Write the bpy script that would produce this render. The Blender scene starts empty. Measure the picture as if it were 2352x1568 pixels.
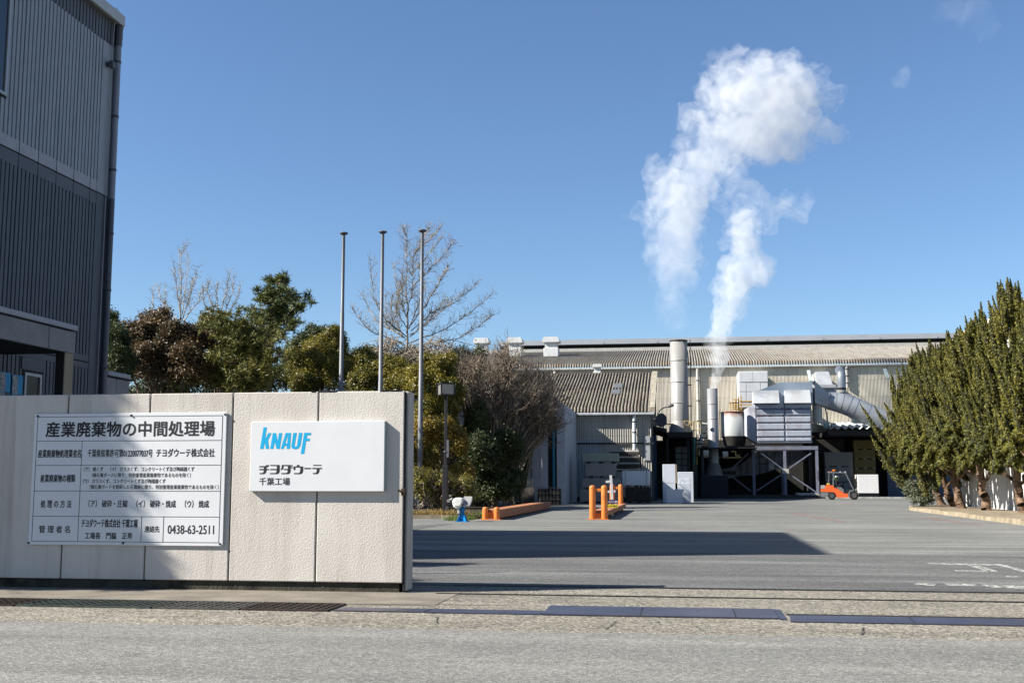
import bpy, bmesh, math, random
import numpy as np
from mathutils import Vector, Matrix, noise as mnoise

SC = bpy.context.scene
COL = SC.collection
PI = math.pi
R = math.radians

# ------------------------------------------------------------------ camera, light, sky, exposure
FPX, EYE = 2600.0, 1.5                      # focal length in pixels of a 2352 wide picture; eye height
PITCH, YAW = math.atan((1105 - 784) / FPX), R(8.5)
cam_data = bpy.data.cameras.new('camera')
cam_data.sensor_width = 36.0
cam_data.lens = 36.0 * FPX / 2352.0
cam_data.clip_start, cam_data.clip_end = 0.1, 6000.0
cam = bpy.data.objects.new('camera', cam_data)
cam.location = (0, 0, EYE)
cam.rotation_euler = (PI / 2 + PITCH, 0, YAW)
COL.objects.link(cam)
SC.camera = cam

LIGHT = Vector((1.266, 0.467, -1.0)).normalized()   # the way sunlight travels
world = bpy.data.worlds.new('World')
SC.world = world
world.use_nodes = True
wn = world.node_tree
bg = wn.nodes['Background']
sky = wn.nodes.new('ShaderNodeTexSky')
sky.sky_type = 'NISHITA'
sky.sun_disc = False
sky.sun_elevation = math.asin(-LIGHT.z)
sky.sun_rotation = math.atan2(-LIGHT.x, -LIGHT.y)
sky.altitude = 0
sky.air_density = 1.0
sky.dust_density = 0.2
sky.ozone_density = 6.0
wn.links.new(sky.outputs[0], bg.inputs[0])
bg.inputs[1].default_value = 0.054
sun_data = bpy.data.lights.new('sun', 'SUN')
sun_data.energy = 4.9
sun_data.angle = R(0.53)
sun_data.color = (1.0, 0.95, 0.87)
sun = bpy.data.objects.new('sun', sun_data)
sun.rotation_euler = LIGHT.to_track_quat('-Z', 'Y').to_euler()
sun.location = (-40, -20, 60)
COL.objects.link(sun)
SC.view_settings.view_transform = 'Standard'
SC.view_settings.look = 'None'
SC.view_settings.gamma = 1.0
SC.view_settings.exposure = 1.5
SC.render.engine = 'CYCLES'
SC.cycles.max_bounces = 10
SC.cycles.diffuse_bounces = 3
SC.cycles.transparent_max_bounces = 10
SC.cycles.volume_bounces = 8
SC.cycles.use_denoising = True

# ------------------------------------------------------------------ where a picture point stands at a known depth
def ray(u, v):
    x = (u - 1176) / FPX
    z = (784 - v) / FPX
    Y = math.cos(PITCH) - z * math.sin(PITCH)
    Z = math.sin(PITCH) + z * math.cos(PITCH)
    return (x * math.cos(YAW) - Y * math.sin(YAW), x * math.sin(YAW) + Y * math.cos(YAW), Z)

def aty(u, v, y):
    d = ray(u, v); t = y / d[1]
    return Vector((d[0] * t, y, EYE + d[2] * t))

def atx(u, v, x):
    d = ray(u, v); t = x / d[0]
    return Vector((x, d[1] * t, EYE + d[2] * t))

def gr(u, v, z=0.0):
    d = ray(u, v); t = (z - EYE) / d[2]
    return Vector((d[0] * t, d[1] * t, z))

# ------------------------------------------------------------------ materials
def srgb(r, g, b):
    f = lambda c: (c / 255 / 12.92) if c <= 10 else ((c / 255 + 0.055) / 1.055) ** 2.4
    return (f(r), f(g), f(b), 1)

class NT:
    """small helper to write node graphs"""
    def __init__(s, m):
        s.m = m; s.t = m.node_tree; s.n = s.t.nodes; s.l = s.t.links
    def node(s, typ, **kw):
        n = s.n.new(typ)
        for k, v in kw.items():
            if k.startswith('i_'):
                k2 = k[2:]
                n.inputs[int(k2) if k2.isdigit() else k2].default_value = v
            else:
                setattr(n, k, v)
        return n
    def link(s, a, b): s.l.new(a, b)
    def ramp(s, fac, stops):
        n = s.n.new('ShaderNodeValToRGB'); e = n.color_ramp.elements
        while len(e) < len(stops): e.new(0.5)
        for i, (p, c) in enumerate(stops):
            e[i].position = p; e[i].color = c if len(c) == 4 else (*c, 1)
        s.link(fac, n.inputs[0]); return n.outputs[0]
    def noise(s, scale, detail=4, rough=0.55, vec=None, stretch=None):
        n = s.node('ShaderNodeTexNoise', i_Scale=scale, i_Detail=detail, i_Roughness=rough)
        if vec is None:
            vec = s.coord()
        if stretch:
            mp = s.node('ShaderNodeMapping'); mp.inputs['Scale'].default_value = stretch
            s.link(vec, mp.inputs[0]); vec = mp.outputs[0]
        s.link(vec, n.inputs['Vector']); return n.outputs['Fac']
    def coord(s):
        n = s.n.new('ShaderNodeNewGeometry'); return n.outputs['Position']
    def mix(s, fac, a, b, mode='MIX'):
        n = s.node('ShaderNodeMix', data_type='RGBA', blend_type=mode)
        for sock, v in ((n.inputs[0], fac), (n.inputs[6], a), (n.inputs[7], b)):
            if hasattr(v, 'is_linked') or hasattr(v, 'links'): s.link(v, sock)
            elif isinstance(v, (int, float)): sock.default_value = v
            else: sock.default_value = v if len(v) == 4 else (*v, 1)
        return n.outputs[2]
    def math(s, op, a, b=0.0, c=None):
        n = s.node('ShaderNodeMath', operation=op)
        for i, v in enumerate((a, b) if c is None else (a, b, c)):
            if isinstance(v, (int, float)): n.inputs[i].default_value = v
            else: s.link(v, n.inputs[i])
        return n.outputs[0]

MATS = {}
KA = 0.7        # all paints and sheets kept a little duller than first guessed

def mat(name, col, rough=0.7, metal=0.0, var=0.12, vscale=3.0, bump=0.0, bscale=40.0, stain=None, sscale=1.2,
        sstretch=(1, 1, 0.25), samount=0.5, spec=0.3, fine=0.0, fscale=90.0):
    """plain surface: base colour with soft large variation, optional streaky stains, fine speckle and bump"""
    if name in MATS: return MATS[name]
    m = bpy.data.materials.new(name); m.use_nodes = True
    k = NT(m); b = m.node_tree.nodes['Principled BSDF']
    b.inputs['Roughness'].default_value = rough
    b.inputs['Metallic'].default_value = metal
    b.inputs['Specular IOR Level'].default_value = spec
    c = tuple(x * KA for x in col[:3])
    if stain: stain = tuple(x * KA for x in stain)
    n = k.noise(vscale, 5, 0.6)
    lo = tuple(max(0, x * (1 - var * 1.6)) for x in c[:3]); hi = tuple(min(1, x * (1 + var)) for x in c[:3])
    out = k.ramp(n, [(0.3, lo), (0.7, hi)])
    if stain:
        n2 = k.noise(sscale, 6, 0.65, stretch=sstretch)
        f = k.ramp(n2, [(0.5, (0, 0, 0)), (0.72, (samount,) * 3)])
        out = k.mix(f, out, stain)
    if fine:
        n3 = k.noise(fscale, 2, 0.6)
        f = k.ramp(n3, [(0.3, (1 - fine,) * 3), (0.7, (1 + fine * 0.0 + 0.0,) * 3)])
        out = k.mix(1.0, out, f, 'MULTIPLY')
    k.link(out, b.inputs['Base Color'])
    if bump:
        bn = k.node('ShaderNodeBump', i_Strength=bump, i_Distance=0.02)
        k.link(k.noise(bscale, 4, 0.6), bn.inputs['Height'])
        k.link(bn.outputs[0], b.inputs['Normal'])
    MATS[name] = m
    return m

# ------------------------------------------------------------------ mesh building
class MB:
    def __init__(s): s.v = []; s.f = []; s.sm = []; s.mi = []; s.cur = 0
    def add(s, verts, faces, smooth=False):
        o = len(s.v); s.v += [tuple(p) for p in verts]
        for f in faces: s.f.append(tuple(i + o for i in f)); s.sm.append(smooth); s.mi.append(s.cur)
        return s
    def box(s, x0, x1, y0, y1, z0, z1):
        return s.add([(x0, y0, z0), (x1, y0, z0), (x1, y1, z0), (x0, y1, z0), (x0, y0, z1), (x1, y0, z1), (x1, y1, z1), (x0, y1, z1)],
                     [(0, 3, 2, 1), (4, 5, 6, 7), (0, 1, 5, 4), (1, 2, 6, 5), (2, 3, 7, 6), (3, 0, 4, 7)])
    def hexa(s, p): # bottom ring of four then top ring of four
        return s.add(p, [(0, 3, 2, 1), (4, 5, 6, 7), (0, 1, 5, 4), (1, 2, 6, 5), (2, 3, 7, 6), (3, 0, 4, 7)])
    def bbox(s, x0, x1, y0, y1, z0, z1, b=0.01, seg=2, rot=None):
        bm = bmesh.new(); bmesh.ops.create_cube(bm, size=1.0)
        c = Vector(((x0 + x1) / 2, (y0 + y1) / 2, (z0 + z1) / 2)); d = Vector((x1 - x0, y1 - y0, z1 - z0))
        for v in bm.verts: v.co = Vector((v.co.x * d.x, v.co.y * d.y, v.co.z * d.z))
        bmesh.ops.bevel(bm, geom=bm.edges[:], offset=min(b, min(abs(t) for t in d) * 0.45), segments=seg, affect='EDGES', profile=0.5)
        bm.verts.index_update()
        vs = [(rot @ v.co if rot else v.co) + c for v in bm.verts]; fs = [[v.index for v in f.verts] for f in bm.faces]
        bm.free(); return s.add(vs, fs)
    def beam(s, p0, p1, w, h=None, up=Vector((0, 0, 1))):
        p0, p1 = Vector(p0), Vector(p1); h = h or w
        d = (p1 - p0).normalized(); a = d.cross(up)
        if a.length < 1e-4: a = d.cross(Vector((1, 0, 0)))
        a.normalize(); b = a.cross(d).normalized()
        a = a * w / 2; b = b * h / 2
        return s.hexa([p0 - a - b, p0 + a - b, p1 + a - b, p1 - a - b, p0 - a + b, p0 + a + b, p1 + a + b, p1 - a + b])
    def cyl(s, p0, p1, r0, r1=None, n=14, cap=True):
        return s.tube([p0, p1], [r0, r0 if r1 is None else r1], n, cap)
    def tube(s, pts, rad, n=8, cap=True, smooth=True):
        pts = [Vector(p) for p in pts]
        if isinstance(rad, (int, float)): rad = [rad] * len(pts)
        vs, fs = [], []
        prev = None
        for i, p in enumerate(pts):
            d = (pts[min(i + 1, len(pts) - 1)] - pts[max(i - 1, 0)]).normalized()
            if prev is None:
                a = d.cross(Vector((0, 0, 1)))
                if a.length < 1e-3: a = Vector((1, 0, 0))
            else:
                a = prev - d * prev.dot(d)
                if a.length < 1e-4: a = d.orthogonal()
            a.normalize(); prev = a; b = d.cross(a)
            for k in range(n):
                t = 2 * PI * k / n
                vs.append(p + (a * math.cos(t) + b * math.sin(t)) * rad[i])
        for i in range(len(pts) - 1):
            for k in range(n):
                k2 = (k + 1) % n
                fs.append((i * n + k, i * n + k2, (i + 1) * n + k2, (i + 1) * n + k))
        s.add(vs, fs, smooth)
        if cap:
            s.add(vs[:n], [tuple(range(n - 1, -1, -1))]); s.add(vs[-n:], [tuple(range(n))])
        return s
    def lathe(s, x, y, prof, n=20, smooth=True):
        vs, fs = [], []
        for r, z in prof:
            for k in range(n):
                t = 2 * PI * k / n; vs.append((x + r * math.cos(t), y + r * math.sin(t), z))
        for i in range(len(prof) - 1):
            for k in range(n):
                k2 = (k + 1) % n; fs.append((i * n + k, i * n + k2, (i + 1) * n + k2, (i + 1) * n + k))
        return s.add(vs, fs, smooth)
    def extr(s, pts, vec):
        pts = [Vector(p) for p in pts]; vec = Vector(vec); n = len(pts)
        fs = [tuple(range(n)), tuple(range(2 * n - 1, n - 1, -1))] + [(i, i + n, (i + 1) % n + n, (i + 1) % n) for i in range(n)]
        return s.add(pts + [p + vec for p in pts], fs)
    def sheet(s, prof, vec):
        """open profile swept along vec (no thickness loop)"""
        prof = [Vector(p) for p in prof]; vec = Vector(vec); n = len(prof)
        return s.add(prof + [p + vec for p in prof], [(i, i + 1, i + 1 + n, i + n) for i in range(n - 1)])
    def build(s, name, m, parent=None, fix=True):
        me = bpy.data.meshes.new(name)
        o = bpy.data.objects.new(name, me); COL.objects.link(o)
        off = Vector((0, 0, 0))
        if parent is not None:
            o.parent = parent; r = parent
            while r.parent is not None: r = r.parent
            off = r.location.copy()
        me.from_pydata([Vector(p) - off for p in s.v], [], s.f)
        for x in (m if isinstance(m, (list, tuple)) else [m]): me.materials.append(x)
        me.polygons.foreach_set('use_smooth', s.sm)
        me.polygons.foreach_set('material_index', s.mi)
        if fix:
            bm = bmesh.new(); bm.from_mesh(me); bmesh.ops.recalc_face_normals(bm, faces=bm.faces); bm.to_mesh(me); bm.free()
        me.update()
        return o

def props(o, label=None, cat=None, group=None, kind=None):
    if label: o['label'] = label
    if cat: o['category'] = cat
    if group: o['group'] = group
    if kind: o['kind'] = kind
    return o

def thing(name, label, cat, loc=(0, 0, 0), group=None):
    o = bpy.data.objects.new(name, None); COL.objects.link(o); o.location = loc
    o.empty_display_size = 0.2
    return props(o, label, cat, group)

def raw_mesh(name, verts, faces, m, parent=None, smooth=False):
    """fast mesh from numpy arrays; faces all with the same number of corners"""
    verts = np.asarray(verts, dtype=np.float32); faces = np.asarray(faces, dtype=np.int32)
    me = bpy.data.meshes.new(name)
    o = bpy.data.objects.new(name, me); COL.objects.link(o)
    if parent is not None:
        o.parent = parent; r = parent
        while r.parent is not None: r = r.parent
        verts = verts - np.array(r.location, dtype=np.float32)
    k = faces.shape[1]
    me.vertices.add(len(verts)); me.vertices.foreach_set('co', verts.ravel())
    me.loops.add(faces.size); me.loops.foreach_set('vertex_index', faces.ravel())
    me.polygons.add(len(faces)); me.polygons.foreach_set('loop_start', np.arange(0, faces.size, k, dtype=np.int32))
    me.polygons.foreach_set('loop_total', np.full(len(faces), k, dtype=np.int32))
    if smooth: me.polygons.foreach_set('use_smooth', np.ones(len(faces), dtype=bool))
    me.materials.append(m)
    me.update(calc_edges=True)
    return o

def text(name, body, m, parent, x0, x1, z0, z1, y, bold=0.0, depth=0.002):
    """lettering fitted into the box x0..x1, z0..z1 on a plane facing the road"""
    cu = bpy.data.curves.new(name, 'FONT'); cu.body = body; cu.size = 1.0; cu.extrude = 0.0
    cu.resolution_u = 3
    o = bpy.data.objects.new(name, cu); COL.objects.link(o)
    dg = bpy.context.evaluated_depsgraph_get(); dg.update()
    me = bpy.data.meshes.new_from_object(o.evaluated_get(dg))
    bpy.data.objects.remove(o); bpy.data.curves.remove(cu)
    xs = [v.co.x for v in me.vertices]; ys = [v.co.y for v in me.vertices]
    ax, bx, ay, by = min(xs), max(xs), min(ys), max(ys)
    off = Vector((0, 0, 0)); r = parent
    while r is not None and r.parent is not None: r = r.parent
    if r is not None: off = r.location
    for v in me.vertices:
        v.co = Vector((x0 + (v.co.x - ax) / (bx - ax) * (x1 - x0), y - depth, z0 + (v.co.y - ay) / (by - ay) * (z1 - z0))) - off
    if bold:
        # heavier strokes: the same outline laid down again a few millimetres aside
        w = bold * (z1 - z0) * 0.9
        vs = [v.co.copy() for v in me.vertices]; fs = [tuple(p.vertices) for p in me.polygons]; V, Fc = list(vs), list(fs)
        for i, (dx, dz) in enumerate(((1, 0.6), (-1, -0.6), (0.6, -1), (-0.6, 1), (1, -.5), (-1, .5))):
            o2 = len(V); V += [q + Vector((dx * w, -0.00012 * (i + 1), dz * w)) for q in vs]; Fc += [tuple(j + o2 for j in f) for f in fs]
        me = bpy.data.meshes.new(name); me.from_pydata(V, [], Fc)
    me.materials.clear(); me.materials.append(m)
    for p in me.polygons: p.material_index = 0
    ob = bpy.data.objects.new(name, me); COL.objects.link(ob); ob.parent = parent
    return ob
# ------------------------------------------------------------------ ground
def asphalt(name, c0, c1, speck=0.35, sscale=55.0, patch=0.25, streaks=0.0, tint=None):
    c0 = tuple(x * KA for x in c0); c1 = tuple(x * KA for x in c1)
    m = bpy.data.materials.new(name); m.use_nodes = True; k = NT(m); b = m.node_tree.nodes['Principled BSDF']
    b.inputs['Roughness'].default_value = 0.9; b.inputs['Specular IOR Level'].default_value = 0.15
    big = k.noise(0.22, 6, 0.6)
    col = k.ramp(big, [(0.32, c0), (0.68, c1)])
    med = k.noise(1.6, 5, 0.7)
    col = k.mix(k.ramp(med, [(0.35, (0, 0, 0)), (0.75, (patch,) * 3)]), col, tuple(x * 0.6 for x in c0))
    if streaks:
        w = k.noise(0.35, 5, 0.6, stretch=(0.35, 3.2, 1))
        col = k.mix(k.ramp(w, [(0.5, (0, 0, 0)), (0.7, (streaks,) * 3)]), col, tuple(min(1, x * 1.7) for x in c1))
        w2 = k.noise(0.5, 5, 0.6, stretch=(0.22, 2.6, 1.7))
        col = k.mix(k.ramp(w2, [(0.54, (0, 0, 0)), (0.7, (streaks,) * 3)]), col, tuple(x * 0.5 for x in c0))
    tr = k.noise(1.0, 4, .6, stretch=(.03, .9, 1)); col = k.mix(k.ramp(tr, [(.45, (0, 0, 0)), (.65, (.35,) * 3)]), col, tuple(x * .72 for x in c0))   # worn wheel tracks along the road
    ol = k.noise(.9, 3, .5); col = k.mix(k.ramp(ol, [(.70, (0, 0, 0)), (.78, (.45,) * 3)]), col, tuple(x * .4 for x in c0))   # oil spots
    vor = k.node('ShaderNodeTexVoronoi', i_Scale=sscale); k.link(k.coord(), vor.inputs['Vector'])
    sep = k.node('ShaderNodeSeparateColor'); k.link(vor.outputs['Color'], sep.inputs[0])
    sp = k.ramp(sep.outputs[0], [(0.0, (1 - speck,) * 3), (0.6, (1.0,) * 3), (1.0, (1 + speck * 1.3,) * 3)])
    col = k.mix(1.0, col, sp, 'MULTIPLY')
    fn = k.noise(sscale * 2.2, 3, 0.7)
    col = k.mix(1.0, col, k.ramp(fn, [(0.3, (1 - speck,) * 3), (0.7, (1 + speck * 0.8,) * 3)]), 'MULTIPLY')
    k.link(col, b.inputs['Base Color'])
    bn = k.node('ShaderNodeBump', i_Strength=0.55, i_Distance=0.008)
    k.link(vor.outputs['Distance'], bn.inputs['Height']); k.link(bn.outputs[0], b.inputs['Normal'])
    return m

M_ROAD = asphalt('road asphalt', (0.215, 0.213, 0.194), (0.27, 0.267, 0.242), 0.36, 48, 0.38, 0.28)
M_YARD = asphalt('yard asphalt', (0.165, 0.167, 0.157), (0.235, 0.236, 0.22), 0.25, 40, 0.35, 0.5)
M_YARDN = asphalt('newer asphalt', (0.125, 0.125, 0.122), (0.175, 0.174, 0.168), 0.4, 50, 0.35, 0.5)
M_CONC = asphalt('apron concrete', (0.225, 0.205, 0.165), (0.32, 0.295, 0.245), 0.6, 40, 0.4, 0.2)
M_SMOOTHC = mat('smooth concrete', (0.25, 0.22, 0.175), 0.9, var=0.2, vscale=1.5, stain=(0.10, 0.09, 0.07), samount=0.6, sstretch=(1, 2, 1), bump=0.3, bscale=30, fine=0.25, fscale=60)
M_EARTH = mat('dry earth', (0.06, 0.045, 0.028), 0.95, var=0.4, vscale=4, bump=0.8, bscale=20)
M_DARKGAP = mat('dark gap', (0.012, 0.011, 0.01), 0.9)
M_KERB = mat('kerb concrete', (0.17, 0.145, 0.10), 0.9, var=0.3, vscale=2.5, bump=0.4, bscale=25, stain=(0.06, 0.05, 0.03), samount=0.6)
M_MOSS = mat('mossy concrete', (0.075, 0.068, 0.05), 0.95, var=0.45, vscale=5, bump=0.9, bscale=30, stain=(0.02, 0.025, 0.012), samount=0.8, sstretch=(1, 1, 1), sscale=5)

def sheet(name, pts, z, m, kind='structure', label=None):
    b = MB(); b.add([(x, y, z) for x, y in pts], [tuple(range(len(pts)))])
    o = b.build(name, m, fix=False)
    return props(o, label, None, None, kind)
def rect(x0, x1, y0, y1): return [(x0, y0), (x1, y0), (x1, y1), (x0, y1)]

sheet('ground', rect(-1500, 1500, -400, 2500), -0.03, M_EARTH, label='bare earth far beyond the yard')
_rg = random.Random(4); _edge = [(x / 4, 11.56 + _rg.gauss(0, .012) + .02 * math.sin(x * .31)) for x in range(80, -160, -1)]
sheet('road', [(-120, -30), (120, -30), (120, 11.56)] + _edge + [(-120, 11.56)], 0.006, M_ROAD, label='pale grey asphalt road in front of the gate')
sheet('apron', rect(-120, 120, 11.3, 16.62), 0.003, M_CONC, label='rough concrete apron strip along the gateway')
sheet('pavement', rect(-60, -3.0, 13.72, 15.6), 0.008, M_SMOOTHC, label='smooth concrete footway under the gate wall')
sheet('yard', rect(-60, 60, 16.55, 150), 0.0, M_YARD, label='grey asphalt factory yard')
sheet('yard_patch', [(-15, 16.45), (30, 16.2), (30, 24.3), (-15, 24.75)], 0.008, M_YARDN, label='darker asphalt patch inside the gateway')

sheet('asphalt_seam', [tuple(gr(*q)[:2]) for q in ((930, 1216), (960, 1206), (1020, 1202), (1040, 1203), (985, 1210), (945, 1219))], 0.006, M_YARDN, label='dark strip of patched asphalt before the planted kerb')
# gate rails sunk in the apron
M_RAIL = mat('rusty rail steel', (0.05, 0.045, 0.04), 0.55, 0.6, var=0.3)
for yy, lab, n in ((16.42, 'dark steel gate rail along the edge of the yard asphalt', 0.05), (15.18, 'dark steel gate rail set in the pale concrete nearer the road', 0.04)):
    b = MB(); b.box(-3.3, 14, yy - n, yy - n * 0.2, -0.02, 0.012); b.box(-3.3, 14, yy + n * 0.55, yy + n, -0.02, 0.014)
    b.cur = 1; b.box(-3.3, 14, yy - n * 0.2, yy + n * 0.55, -0.02, 0.0055)
    props(b.build('gate_rail', [M_RAIL, M_DARKGAP]), lab, 'gate rail', 'gate rails in the apron')

# cracks in the apron
def crack(p0, p1, w, seed):
    rg = random.Random(seed); p0 = Vector(p0); p1 = Vector(p1); n = 9
    L, Rr = [], []
    d = (p1 - p0).normalized(); s = Vector((-d.y, d.x, 0))
    for i in range(n):
        t = i / (n - 1); c = p0.lerp(p1, t) + s * rg.uniform(-1, 1) * w * 1.6; ww = w * .7 * (0.15 + rg.random()) * (0.2 if i in (0, n - 1) else 1)
        L.append(c + s * ww); Rr.append(c - s * ww)
    b = MB()
    for i in range(n - 1): b.add([L[i], L[i + 1], Rr[i + 1], Rr[i]], [(0, 1, 2, 3)])
    return b
cb = MB()
for i, (p0, p1, w) in enumerate((((-0.73, 12.55, .0095), (-0.8, 11.75, .0095), .010), ((1.82, 12.4, .0095), (1.72, 11.75, .0095), .016), ((-2.75, 12.7, .0095), (-2.6, 12.0, .0095), .012),
        ((-3.1, 12.3, .0095), (-2.7, 12.25, .0095), .012), ((-6.6, 12.6, .0095), (-5.6, 12.75, .0095), .010), ((-5.1, 12.75, .0095), (-5.0, 12.5, .0095), .008), ((-4.06, 12.8, .0095), (-4.2, 12.45, .0095), .012),
        ((-0.3, 12.7, .0095), (-0.25, 12.2, .0095), .006), ((-3.0, 15.0, .0095), (-0.6, 14.75, .0095), .014), ((-4.0, 13.78, .0095), (-1.7, 13.95, .0095), .03), ((-6.0, 12.05, .0095), (-5.4, 12.3, .0095), .018))):
    c = crack(p0, p1, w, i); cb.add(c.v, c.f)
props(cb.build('pavement_cracks', M_DARKGAP, fix=False), 'dark cracks and broken edges in the concrete apron', None, None, 'structure')

# long drain grating before the wall: one thing per frame
M_GRATE = [mat('grating brown', (0.055, 0.042, 0.036), 0.6, 0.5, var=0.35, vscale=8),
           mat('grating greenish', (0.075, 0.088, 0.078), 0.55, 0.5, var=0.3, vscale=8),
           mat('grating grey', (0.115, 0.11, 0.10), 0.5, 0.5, var=0.3, vscale=8)]
def grating(x0, x1, m, lab):
    root = thing('drain_grating', lab, 'drain grating', ((x0 + x1) / 2, 13.3, 0), 'drain gratings along the wall')
    y0, y1 = 12.92, 13.68
    b = MB(); b.box(x0, x1, y0, y1, -0.25, -0.2); b.build('gutter_floor', M_DARKGAP, root)
    b = MB()
    b.box(x0 + .006, x1 - .006, y0, y0 + 0.03, -0.2, 0.024); b.box(x0 + .006, x1 - .006, y1 - 0.03, y1, -0.2, 0.024)
    b.box(x0 + .006, x0 + 0.03, y0 + .03, y1 - .03, -0.04, 0.024); b.box(x1 - 0.03, x1 - .006, y0 + .03, y1 - .03, -0.04, 0.024)
    b.build('frame', m, root)
    b = MB(); n = int((x1 - x0) / 0.10); g = []
    for i in range(1, n):
        x = x0 + (x1 - x0) * i / n; b.box(x - 0.011, x + 0.011, y0 + .03, y1 - .03, -0.03, 0.022)
    for k in range(1, 6):
        y = y0 + (y1 - y0) * k / 6
        b.box(x0 + .03, x1 - .03, y - 0.012, y + 0.012, -0.028, 0.019)
    b.build('grid', m, root)
    return root
gx = [-12.2, -9.9, gr(*(0.4004 * 350, 1263.2 + 0.4004 * 320)).x, -5.95, -5.0, -4.07]
gx = [-12.4, -10.1, -8.0, -6.25, -5.15, -4.07]
glab = ['dark brown drain grating at the far end beyond the picture edge', 'dark brown drain grating at the left edge of the picture', 'greenish drain grating between brown and grey ones',
        'weathered grey drain grating under the written notice board', 'dark brown drain grating ending at the steel cover plates']
for i in range(5):
    grating(gx[i], gx[i + 1] - 0.02, M_GRATE[(0, 0, 1, 2, 0)[i]], glab[i])

# steel cover plates over the drain in the gateway
M_PLATE = mat('blue grey steel plate', (0.10, 0.098, 0.135), 0.42, 0.55, var=0.22, vscale=1.3, stain=(0.16, 0.14, 0.14), samount=0.5, sstretch=(1, 3, 1), spec=0.4)
def plate(x0, x1, y0, y1, z, lab, skew=0.0, seams=()):
    root = thing('steel_cover_plate', lab, 'cover plate', ((x0 + x1) / 2, (y0 + y1) / 2, 0), 'steel plates over the drain')
    b = MB(); zs = z
    b.hexa([(x0, y0, 0.0), (x1, y0, 0.0), (x1 + skew, y1, 0.0), (x0 + skew, y1, 0.0), (x0, y0, zs), (x1, y0, zs), (x1 + skew, y1, zs), (x0 + skew, y1, zs)])
    b.build('plate', M_PLATE, root)
    b = MB()
    for t in seams: b.hexa([(t, y0 + .02, zs - .01), (t + .012, y0 + .02, zs - .01), (t + .012 + skew, y1 - .02, zs - .01), (t + skew, y1 - .02, zs - .01), (t, y0 + .02, zs + .004), (t + .012, y0 + .02, zs + .004), (t + .012 + skew, y1 - .02, zs + .004), (t + skew, y1 - .02, zs + .004)])
    b.box(x0 + 0.02, x1 - 0.02, y0 - 0.02, y0 - 0.002, 0.0, 0.0075)
    b.build('edge_strip', M_RAIL, root)
plate(-4.05, -2.98, 13.0, 13.32, 0.016, 'small dull steel plate right after the last drain grating', 0.05)
plate(-2.95, -1.62, 12.98, 13.34, 0.014, 'low steel plate half covered by broken concrete', 0.03)
plate(-1.60, 1.02, 12.96, 13.86, 0.02, 'raised wide steel plate with two cross seams', 0.0, (-0.5, 0.55))
plate(1.12, 3.62, 12.72, 13.3, 0.014, 'narrow blue grey steel plate running to the right picture edge', 0.04, (2.4,))
plate(3.66, 6.5, 12.7, 13.28, 0.014, 'narrow blue grey steel plate beyond the right picture edge', 0.04, (5,))
b = MB(); b.box(1.14, 9, 13.34, 13.5, -0.05, 0.0062); props(b.build('drain_slot', M_DARKGAP), 'dark open slot behind the narrow steel plates', None, None, 'structure')
b = MB(); b.hexa([(1.02, 12.9, 0.0), (1.1, 12.9, 0.0), (1.1, 13.84, 0), (1.02, 13.84, 0), (1.03, 12.9, .018), (1.1, 12.9, .012), (1.1, 13.84, .012), (1.03, 13.84, .018)])
props(b.build('ramp_plate', M_PLATE), 'short sloped steel strip joining the wide plate to the narrow one', 'cover plate', 'steel plates over the drain')

# worn painted marks
def paint(name, col, cover, scale=3.0):
    m = bpy.data.materials.new(name); m.use_nodes = True; k = NT(m); b = m.node_tree.nodes['Principled BSDF']
    b.inputs['Roughness'].default_value = 0.85
    n = k.noise(scale, 8, 0.75); f = k.ramp(n, [(0.62 - cover * 0.35, (0, 0, 0)), (0.72 - cover * 0.3, (1, 1, 1))])
    tr = k.node('ShaderNodeBsdfTransparent'); mx = k.node('ShaderNodeMixShader')
    b.inputs['Base Color'].default_value = (*col, 1)
    k.link(f, mx.inputs[0]); k.link(tr.outputs[0], mx.inputs[1]); k.link(b.outputs[0], mx.inputs[2])
    k.link(mx.outputs[0], m.node_tree.nodes['Material Output'].inputs[0])
    return m
M_WPAINT = paint('worn white road paint', (0.38, 0.38, 0.35), 0.53, 9)
M_RPAINT = paint('worn red road paint', (0.32, 0.12, 0.085), 0.35, 5)
M_FPAINT = paint('faint white road paint', (0.30, 0.30, 0.285), 0.15, 4)
def marking(lab, quads, m, z=0.0125):
    b = MB()
    for q in quads: b.add([gr(u, v, z) for u, v in q], [tuple(range(len(q)))])
    return props(b.build('road_marking', m, fix=False), lab, None, None, 'structure')
Z4 = lambda x, y: (1607.8 + .3164 * x, 1148.4 + .3164 * y)
marking('worn white arrow paint near the gateway', [[Z4(1650, 453), Z4(1900, 458), Z4(2200, 462), Z4(2352, 505), Z4(2352, 522), Z4(2170, 472), Z4(1950, 470), Z4(1660, 460)], [Z4(1930, 468), Z4(2010, 468), Z4(2170, 515), Z4(2100, 519)], [Z4(1850, 505), Z4(2110, 511), Z4(2110, 520), Z4(1850, 513)],
        [Z4(2220, 548), Z4(2310, 550), Z4(2310, 558), Z4(2220, 556)]], M_WPAINT)
marking('broken white stop line before the gate rail', [[Z4(1560, 600), Z4(1720, 602), Z4(1700, 618), Z4(1560, 612)], [Z4(1770, 602), Z4(2000, 606), Z4(2010, 622), Z4(1790, 618)], [Z4(2040, 610), Z4(2352, 620), Z4(2352, 640), Z4(2100, 630)]], M_WPAINT)
marking('thin worn red line across the yard', [[Z4(600, 82), Z4(700, 90), Z4(1075, 158), Z4(1040, 162), Z4(690, 100)]], M_RPAINT)
marking('worn red line along the planted kerb', [[Z4(1500, 112), Z4(1700, 130), Z4(2050, 176), Z4(2050, 184), Z4(1690, 140)]], M_RPAINT)
marking('short red paint mark near the forklift', [[Z4(1030, 24), Z4(1120, 24), Z4(1120, 32), Z4(1030, 32)]], M_RPAINT)
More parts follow.
